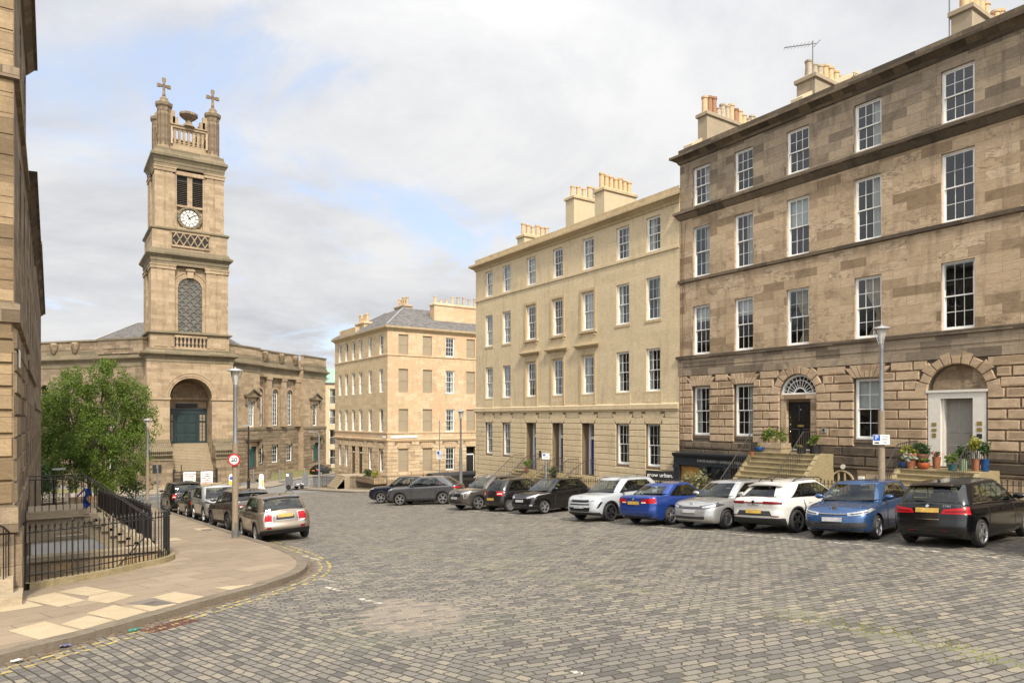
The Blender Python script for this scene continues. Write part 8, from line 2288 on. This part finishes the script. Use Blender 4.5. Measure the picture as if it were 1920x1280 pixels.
for (px, py, lab) in ((475, 906, 'grey steel post nearest the church steps'), (499, 906, 'grey steel post second from the church steps'), (524, 906, 'grey steel post left of the trailer'), (571, 903, 'grey steel post behind the trailer')):
    g_ = ground_at(px, py); mb = MB(); mb.lathe([(.09, 0), (.09, 1.75), (.06, 1.8), (0, 1.81)], (g_[0], g_[1], gz(g_[1])), 10); tag(mb.build('steel_post', [M['galv']]), lab, 'bollard', 'steel posts before the church')
t = thing('park_bench', 'pale slatted timber bench behind the left stair', 'bench', (-.3, 66., gz(66)), R(8))
bw = plain('silvered_bench_timber', (.50, .43, .33), .8)
mb = MB(); [mb.box(-1.6, 1.6, -.2 + .13 * k, -.1 + .13 * k, .45, .49) for k in range(4)]; mb.build('seat', [bw], t, world=False)
mb = MB(); mb.box(-1.6, 1.6, .3, .36, 1.0, 1.1); mb.box(-1.6, 1.6, .3, .36, .55, .62); [mb.box(-1.5 + k * .2, -1.38 + k * .2, .31, .35, .62, 1.0) for k in range(16)]; mb.build('backrest', [bw], t, world=False)
for a in (-1.5, 1.4): 
    for b in (-.2, .28): mb = MB(); mb.box(a, a + .1, b, b + .08, 0, .66 if b < 0 else 1.1); mb.build('leg', [bw], t, world=False)
mb = MB(); mb.box(-12, 4.2, 67.2, 67.6, gz(67) - .2, gz(67) + .7); tag(mb.build('garden_wall', [M['rubble']]), 'low stone garden wall in front of the birch tree', 'wall')
# television aerials on the stacks
def aerial(parent, x, y, z, h, ang):
    mb = MB(); mb.tube([(x, y, z - 1.2), (x, y, z + h)], .025, 5); c, s = math.cos(ang), math.sin(ang)
    mb.tube([(x - .15 * c, y - .15 * s, z + h - .1), (x + 1.3 * c, y + 1.3 * s, z + h - .35)], .02, 4)
    for k in range(8):
        t_ = k / 7; w_ = .28 - .12 * t_; px_, py_, pz_ = x + (.1 + 1.15 * t_) * c, y + (.1 + 1.15 * t_) * s, z + h - .14 - .22 * t_
        mb.tube([(px_ + w_ * s, py_ - w_ * c, pz_), (px_ - w_ * s, py_ + w_ * c, pz_)], .009, 4)
    mb.tube([(x - .2 * c + .3 * s, y - .2 * s - .3 * c, z + h - .1), (x - .2 * c - .3 * s, y - .2 * s + .3 * c, z + h - .1)], .015, 4)
    mb.build('aerial', [M['greypost']], parent)
aerial(brown, 27.97, 17.6, 18.25, 1.35, R(150)); aerial(brown, 27.97, 12.05, 18.2, 1.7, R(160)); aerial(brown, 31.1, 17.5, 18.1, .9, R(80))
def leaves(mb, c, rad, n, size, r, squash=1., droop=0., shell=.55, m=0, clump=None):
    """leaf-sized quads scattered through an ellipsoid"""
    for _ in range(n):
        while True:
            v = Vector((r.uniform(-1, 1), r.uniform(-1, 1), r.uniform(-1, 1)))
            if shell * r.random() < v.length <= 1: break
        p = Vector((c[0] + v.x * rad[0], c[1] + v.y * rad[1], c[2] + v.z * rad[2]))
        d = Vector((r.gauss(0, 1), r.gauss(0, 1), r.gauss(0, .7) - droop)).normalized(); s = d.orthogonal().normalized()
        a = r.uniform(0, 2 * PI); s = (s * math.cos(a) + d.cross(s) * math.sin(a)) ; L = size * r.uniform(.6, 1.3); w = L * .32
        mb.q([p, p + d * L * .5 + s * w, p + d * L, p + d * L * .5 - s * w], m)
# ---------------------------------------------------------------- birch clump by the church
r = random.Random(21)
TC = (3.4, 69.5); zb_ = gz(69.5)
tree = thing('birch_tree', 'broad light green birch tree in full leaf before the left church wing', 'tree', (TC[0], TC[1], zb_))
ax = Vector((CY, -SY, 0)); ay = Vector((SY, CY, 0))
lobes = []    # (across, depth, height, radius)
for (a, d, z, R_) in ((-3.9, 0, 3.6, 2.1), (-2.7, .6, 6.9, 2.1), (-1.9, -.8, 9.6, 1.55), (-2.3, .3, 10.8, .95), (.2, .5, 8.6, 1.9), (.9, -.3, 11.0, 1.25), (.6, .3, 11.9, .75), (2.6, 0, 9.2, 1.55), (2.5, .2, 10.2, 1.0), (3.4, .4, 7.0, 1.5), (3.7, -.2, 8.4, .85),
                      (3.2, -.8, 4.6, 1.7), (.6, -1.4, 5.4, 2.2), (-1.6, -1.2, 3.6, 2.0), (1.7, -.9, 2.4, 1.5), (.2, 1.2, 3.2, 2.), (-4.6, .4, 6.2, 1.4), (2.9, .6, 2.8, 1.1), (-3.3, -.6, 8.6, 1.2), (-.7, .1, 7.2, 1.6), (-3.9, .2, 8.8, 1.2), (-4.9, 0, 4.6, 1.6), (-3.0, .5, 5.4, 1.9), (1.9, .4, 6.6, 1.8), (-1.5, .6, 5.2, 1.8), (-4.4, -.4, 2.6, 1.6)):
    lobes.append((Vector((TC[0], TC[1], zb_)) + ax * a + ay * d + Vector((0, 0, z)), R_))
cr = MB()
for c, R_ in lobes:
    n = int(13 * R_ ** 2) + 6
    for k in range(n):
        while True:
            v = Vector((r.uniform(-1, 1), r.uniform(-1, 1), r.uniform(-1, 1)))
            if .35 < v.length < 1.08: break
        q = c + v * R_; s = r.uniform(.32, .6)
        leaves(cr, q, (s, s, s * 1.25), int(98 * s / .45), .14, r, droop=.75, shell=.2)
cr.build('crown', [M['leaf']], tree)
tr = MB()
for k in range(4):
    b = Vector((TC[0], TC[1], zb_)) + ax * (-.6 + .45 * k); tr.tube([b, b + Vector((r.uniform(-.3, .3), 0, 2.2)), b + ax * (k - 1.5) * .8 + Vector((0, 0, 5.5)), b + ax * (k - 1.5) * 1.4 + Vector((0, 0, 9.2))], [.17, .13, .09, .03], 7)
for c, R_ in lobes:
    b = Vector((TC[0], TC[1], zb_)) + Vector((0, 0, max(1.2, (c.z - zb_) * .55))); tr.tube([b, (b + c) / 2 + Vector((0, 0, .4)), c, c + (c - b).normalized() * R_ * .7], [.08, .055, .035, .01], 5)
tr.build('trunk', [M['bark']], tree)
def bush(name, label, cat, at, rad, n, size, mat, seed, pot=None, group=None, h0=0., stems=True, rot=0., extra=()):
    """shrub or potted plant; pot = (profile, material)"""
    rr = random.Random(seed); t = thing(name, label, cat, at, 0, group); mb = MB(); top = 0.
    if pot:
        pf, pmn = pot; p2 = MB(); hh = pf[-1][1]; th = pf[-1][0]
        p2.lathe(pf + [(th - .02, hh), (th - .03, hh - .06), (0, hh - .06)], (0, 0, 0), 18); p2.build('pot', [M[pmn]], t, world=False, smooth=40); top = hh - .04
    for k in range(max(3, n // 45)):
        v = Vector((rr.uniform(-1, 1), rr.uniform(-1, 1), rr.uniform(-.8, 1))) * .62
        leaves(mb, (v.x * rad[0], v.y * rad[1], top + h0 + rad[2] * (.9 + v.z)), tuple(q * .5 for q in rad), 45, size, rr, shell=.3)
    mb.build('foliage', [M[mat]], t, world=False)
    for m_, cnt, sz in extra:
        e = MB(); leaves(e, (0, 0, top + h0 + rad[2]), tuple(q * 1.02 for q in rad), cnt, sz, rr, shell=.9); e.build('flowers', [M[m_]], t, world=False)
    if stems:
        s = MB()
        for k in range(6): a = rr.uniform(0, 6.28); s.tube([(0, 0, max(0, top - .05)), (rad[0] * .3 * math.cos(a), rad[1] * .3 * math.sin(a), top + h0 + rad[2] * .7), (rad[0] * .7 * math.cos(a), rad[1] * .7 * math.sin(a), top + h0 + rad[2] * 1.3)], .012 if pot else .03, 4)
        s.build('stems', [M['bark']], t, world=False)
    if pot: t.scale = (.84, .84, .84)
    return t
bush('shrub', 'dark glossy holly-like shrub under the left side of the birch', 'shrub', (-.9, 66.9, gz(67)), (1.5, 1.2, 1.9), 1500, .2, 'leaf_d', 3, extra=(('leaf_s', 40, .16),))
bush('shrub', 'yellow-green low shrub behind the left stair', 'shrub', (-1.6, 64.8, gz(65)), (.6, .5, .8), 260, .16, 'leaf_y', 4)
bush('shrub', 'low dark shrub at the foot of the birch on its right', 'shrub', (6.2, 68.6, gz(68)), (1.6, 1., 1.), 700, .2, 'leaf_d', 5)
bush('shrub', 'reddish brown low shrub beside the birch trunk', 'shrub', (4.3, 66.8, gz(67)), (.8, .6, .5), 250, .16, 'leaf_v', 6)
POTA = [(.12, 0), (.17, .3), (.2, .34)]; POTB = [(.17, 0), (.25, .5), (.29, .56), (.29, .62)]; BOWL = [(.1, 0), (.2, .08), (.24, .2), (.22, .27)]; TALL = [(.13, 0), (.16, .45), (.17, .5)]
def at_b(u, d, z): return FB(u, d, z)
ZL = 1.102
GP = 'potted plants on the grey-door landing'
bush('potted_plant', 'clipped dark green bush in a large brown planter left of the grey door', 'potted plant', at_b(12.1, 1.0, ZL), (.36, .36, .26), 520, .1, 'leaf_d', 11, (POTB, 'terra_d'), GP)
bush('potted_plant', 'yellow-green plant in an orange pot left of the grey door', 'potted plant', at_b(12.4, 1.25, ZL), (.3, .3, .22), 330, .12, 'leaf_y', 12, (POTB, 'terra'), GP)
bush('potted_plant', 'silver-leaved plant spreading from a terracotta pot on the grey-door landing', 'potted plant', at_b(12.3, 1.42, ZL), (.34, .3, .14), 260, .15, 'leaf_s', 13, (POTA, 'terra'), GP)
bush('potted_plant', 'pink and green plant in a dark blue glazed bowl at the landing edge', 'potted plant', at_b(12.55, 1.36, ZL), (.22, .22, .15), 220, .1, 'leaf', 14, (BOWL, 'blue_glaze'), GP, extra=(('leaf_p', 14, .08),))
bush('potted_plant', 'small green plant in a round orange glazed pot at the landing edge', 'potted plant', at_b(11.88, 1.34, ZL), (.15, .15, .12), 160, .09, 'leaf', 15, (BOWL, 'orange_glaze'), GP)
bush('potted_plant', 'pink flowering plant in a clay pot close to the grey door', 'potted plant', at_b(11.75, .7, ZL), (.16, .16, .14), 110, .08, 'leaf', 24, (TALL, 'terra'), GP, extra=(('leaf_p', 40, .09),))
GQ = 'potted plants behind the right railing of the grey door'
bush('potted_plant', 'green plant in a teal glazed pot behind the right railing', 'potted plant', at_b(10.95, 1.35, ZL - .2), (.2, .2, .3), 170, .12, 'leaf', 16, (TALL, 'teal_glaze'), GQ)
bush('potted_plant', 'yellow variegated plant in a pale green pot behind the right railing', 'potted plant', at_b(10.75, 1.05, ZL), (.22, .22, .28), 240, .12, 'leaf_d', 17, (TALL, 'green_glaze'), GQ)
bush('potted_plant', 'yellow-leaved tall shrub in a terracotta pot behind the right railing', 'potted plant', at_b(10.45, .8, ZL), (.3, .3, .32), 320, .13, 'leaf_y', 18, (TALL, 'terra'), GQ, h0=.3)
bush('potted_plant', 'dark leafy plant in a blue pot by the right jamb of the grey door', 'potted plant', at_b(10.2, .75, ZL), (.26, .26, .36), 300, .13, 'leaf_d', 19, (TALL, 'blue_glaze'), GQ, h0=.15)
bush('potted_plant', 'bright green bushy plant in a black tub right of the black door', 'potted plant', at_b(16.5, .6, 1.42), (.25, .25, .28), 300, .12, 'leaf', 20, ([(.24, 0), (.26, .38), (.27, .42)], 'black'))
bush('potted_plant', 'low yellowish plant in a small black tub right of the black door', 'potted plant', at_b(16.98, .85, 1.42), (.16, .16, .08), 110, .09, 'leaf_y', 25, ([(.2, 0), (.22, .28), (.23, .3)], 'black'))
bush('potted_plant', 'tiny yellow plant in a round blue pot on the top step', 'potted plant', at_b(18.95, .95, 1.42), (.1, .1, .08), 60, .08, 'leaf_y', 21, (BOWL, 'blue_glaze'))
mb = MB(); p = at_b(18.95, 1.5, 1.25); mb.lathe([(.08, 0), (.12, .18), (.13, .2), (.11, .2), (.1, .1)], (p[0], p[1], 1.24), 12); tag(mb.build('flowerpot', [M['terra']], smooth=40), 'empty small terracotta pot on the step below the blue pot', 'flowerpot')
t = thing('planter', 'long pale timber planter with wispy green plants left of the black door', 'planter', at_b(18.5, .35, 1.42))
mb = MB(); mb.box(26.2, 26.9, 17.95, 19.15, 1.42, 1.82); mb.box(26.17, 26.93, 17.92, 19.18, 1.60, 1.63); mb.build('box', [M['wood']], t)
mb = MB(); rr = random.Random(9)
for k in range(9): leaves(mb, (26.55 + rr.uniform(-.2, .2), 18.05 + k * .13, 2.05 + rr.uniform(-.05, .2)), (.15, .15, .25), 34, .13, rr, droop=-.6)
mb.build('foliage', [M['leaf']], t)
bush('shrub', 'variegated cream and green shrub in front of the black shopfront', 'shrub', (24.6, 21.3, pz(21)), (.75, .75, .85), 720, .17, 'leaf_v', 22)
bush('shrub', 'small yellow-leaved shrub at the foot of the black-door steps', 'shrub', (23.7, 19.95, pz(20)), (.28, .28, .5), 170, .12, 'leaf_y', 26)
bush('shrub', 'low yellow-green shrub behind the railing beside the grow urban board', 'shrub', (24.55, 24.6, pz(24) - .1), (.3, .9, .6), 330, .12, 'leaf_y', 23)
bush('potted_plant', 'round dark green bush with red flowers between the blue doors', 'potted plant', FS(33.6, 1.1, -.9), (.42, .42, .36), 420, .13, 'leaf_d', 27, (POTA, 'black'), None, extra=(('leaf_p', 16, .09),))
bush('potted_plant', 'loose yellow-green plant by the far blue door', 'potted plant', FS(36.7, 1.0, -.6), (.35, .35, .3), 260, .14, 'leaf', 28, (POTA, 'terra'))
bush('shrub', 'evergreen planting on the ledge of the corner building', 'shrub', (26.2, 64.6, -2.9), (.5, 1., .4), 420, .2, 'leaf_d', 29, extra=(('leaf_p', 20, .15),))
bush('shrub', 'pale yellow upright plant on the ledge of the corner building', 'shrub', (26.2, 62.6, -2.9), (.35, .5, .45), 200, .2, 'leaf_y', 30)
# moss and weeds along joints and kerbs
g = MB(); rr = random.Random(77)
for (px, py, n) in ((1560, 1165, 50), (1620, 1178, 70), (1700, 1185, 60), (1480, 1160, 40), (1790, 1210, 70), (1850, 1235, 50), (830, 1045, 40), (960, 1060, 60), (1020, 1075, 60), (1120, 1100, 50), (780, 1037, 40), (545, 1093, 26), (720, 1070, 30)):
    for k in range(n):
        q = ground_at(px + rr.gauss(0, 34), py + rr.gauss(0, 6)); g.q([(q[0], q[1], gz(q[1])), (q[0] + .006, q[1] + .02, gz(q[1])), (q[0] + rr.gauss(0, .02), q[1] + rr.gauss(0, .02), gz(q[1]) + rr.uniform(.012, .035))])
o = g.build('weeds', [M['leaf_y']]); o['kind'] = 'stuff'
mb = MB(); rr = random.Random(5)
for k in range(500):
    i = rr.randrange(10, 62); a, b = KR[i], KR[i + 1]; t_ = rr.random(); d = rr.gauss(.07, .06)
    x, y = a[0] + (b[0] - a[0]) * t_ + abs(d) * .6, a[1] + (b[1] - a[1]) * t_ - abs(d) * .7; z = gz(y) + .008
    s = rr.uniform(.008, .02); an = rr.uniform(0, 6.28); c, s2 = math.cos(an) * s, math.sin(an) * s
    mb.q([(x - c, y - s2, z), (x + s2 * .5, y - c * .5, z + .006), (x + c, y + s2, z + rr.uniform(0, .012)), (x - s2 * .5, y + c * .5, z + .004)])
o = mb.build('dead_leaves', [leafmat('dead_leaf', [(.16, .09, .04), (.26, .17, .08), (.12, .07, .035)])]); o['kind'] = 'stuff'
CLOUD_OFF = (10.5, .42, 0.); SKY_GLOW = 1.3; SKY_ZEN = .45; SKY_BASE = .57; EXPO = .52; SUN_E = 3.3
cam = bpy.data.cameras.new('camera'); co_ = bpy.data.objects.new('camera', cam); COL.objects.link(co_)
co_.location = (0, 0, EYE); co_.rotation_euler = (R(90), 0, -YAW)
cam.lens = 24.; cam.sensor_width = 36.; cam.shift_y = 144 / 1920; cam.clip_end = 3000; cam.clip_start = .05
sc.camera = co_
SUN_AZ = Vector((-.26, -.96, 0)).normalized(); EL = R(46)
sd = Vector((SUN_AZ.x * math.cos(EL), SUN_AZ.y * math.cos(EL), math.sin(EL)))
sl_ = bpy.data.lights.new('sun', 'SUN'); sl_.energy = SUN_E; sl_.angle = R(6); sl_.color = (1., .91, .77)
so_ = bpy.data.objects.new('sun', sl_); COL.objects.link(so_); so_.rotation_euler = sd.to_track_quat('Z', 'Y').to_euler(); so_.location = (0, -20, 60)
w = bpy.data.worlds.new('World'); sc.world = w; w.use_nodes = True; nt = w.node_tree; nt.nodes.clear()
class WT(NT):
    def __init__(s, nt): s.nt = nt; s.out = nt.nodes.new('ShaderNodeOutputWorld')
t = WT(nt); tc = t.n('TexCoord').outputs['Generated']
sky = t.n('TexSky', p_sky_type='NISHITA', p_sun_disc=False, p_sun_elevation=EL, p_sun_rotation=math.atan2(SUN_AZ.x, SUN_AZ.y), p_air_density=1., p_dust_density=1.2, p_ozone_density=1.2)
sx = t.n('SeparateXYZ', Vector=tc)
# clouds lie on a high flat layer: project the view direction on to it
zc_ = t.math('MAXIMUM', t.math('ADD', sx.outputs[2], .16), .03)
pv = t.n('CombineXYZ', X=t.math('DIVIDE', sx.outputs[0], zc_), Y=t.math('DIVIDE', sx.outputs[1], zc_), Z=0.)
n1 = t.noise(t.mapping(pv.outputs[0], (1, 1, 1), (0, 0, 0), CLOUD_OFF), 1.05, 8, .58, .8)
n2 = t.noise(t.mapping(pv.outputs[0], (1, 1, 1), (0, 0, R(20)), (7.3, 1.2, 0)), .8, 7, .6, .9)
cover = t.ramp(n1.outputs[0], [(.30, (0, 0, 0)), (.47, (1, 1, 1))], 'EASE')
# overcast deck: grey bellies and bright tops, brightest high up and towards the sun
n3 = t.noise(t.mapping(pv.outputs[0], (1, 1, 1), (0, 0, 0), (3.1, 8.2, 0)), 3.2, 6, .62, .3)
ntone = t.math('ADD', t.math('MULTIPLY', n2.outputs[0], .72), t.math('MULTIPLY', n3.outputs[0], .28))
tone = t.ramp(ntone, [(.34, (.74, .755, .80)), (.47, (.90, .905, .93)), (.60, (1.04, 1.04, 1.04))])
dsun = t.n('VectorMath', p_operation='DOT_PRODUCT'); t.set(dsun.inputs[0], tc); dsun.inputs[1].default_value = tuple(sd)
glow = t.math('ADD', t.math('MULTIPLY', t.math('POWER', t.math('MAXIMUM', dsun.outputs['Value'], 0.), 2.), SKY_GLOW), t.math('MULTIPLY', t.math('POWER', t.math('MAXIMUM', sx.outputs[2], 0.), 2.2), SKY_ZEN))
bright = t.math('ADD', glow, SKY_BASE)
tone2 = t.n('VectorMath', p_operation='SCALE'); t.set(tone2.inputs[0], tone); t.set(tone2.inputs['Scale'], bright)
skyc = t.n('VectorMath', p_operation='SCALE'); t.set(skyc.inputs[0], sky.outputs[0]); skyc.inputs['Scale'].default_value = .13
haze_ = t.mix(.55, skyc.outputs[0], (.60, .69, .86))
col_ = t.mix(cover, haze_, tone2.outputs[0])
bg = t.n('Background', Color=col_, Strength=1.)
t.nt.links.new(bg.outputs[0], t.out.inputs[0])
sc.view_settings.view_transform = 'Standard'; sc.view_settings.look = 'None'; sc.view_settings.exposure = EXPO; sc.view_settings.gamma = 1.
sc.render.engine = 'CYCLES'; sc.cycles.max_bounces = 8; sc.cycles.transparent_max_bounces = 12; sc.cycles.caustics_reflective = False; sc.cycles.caustics_refractive = False
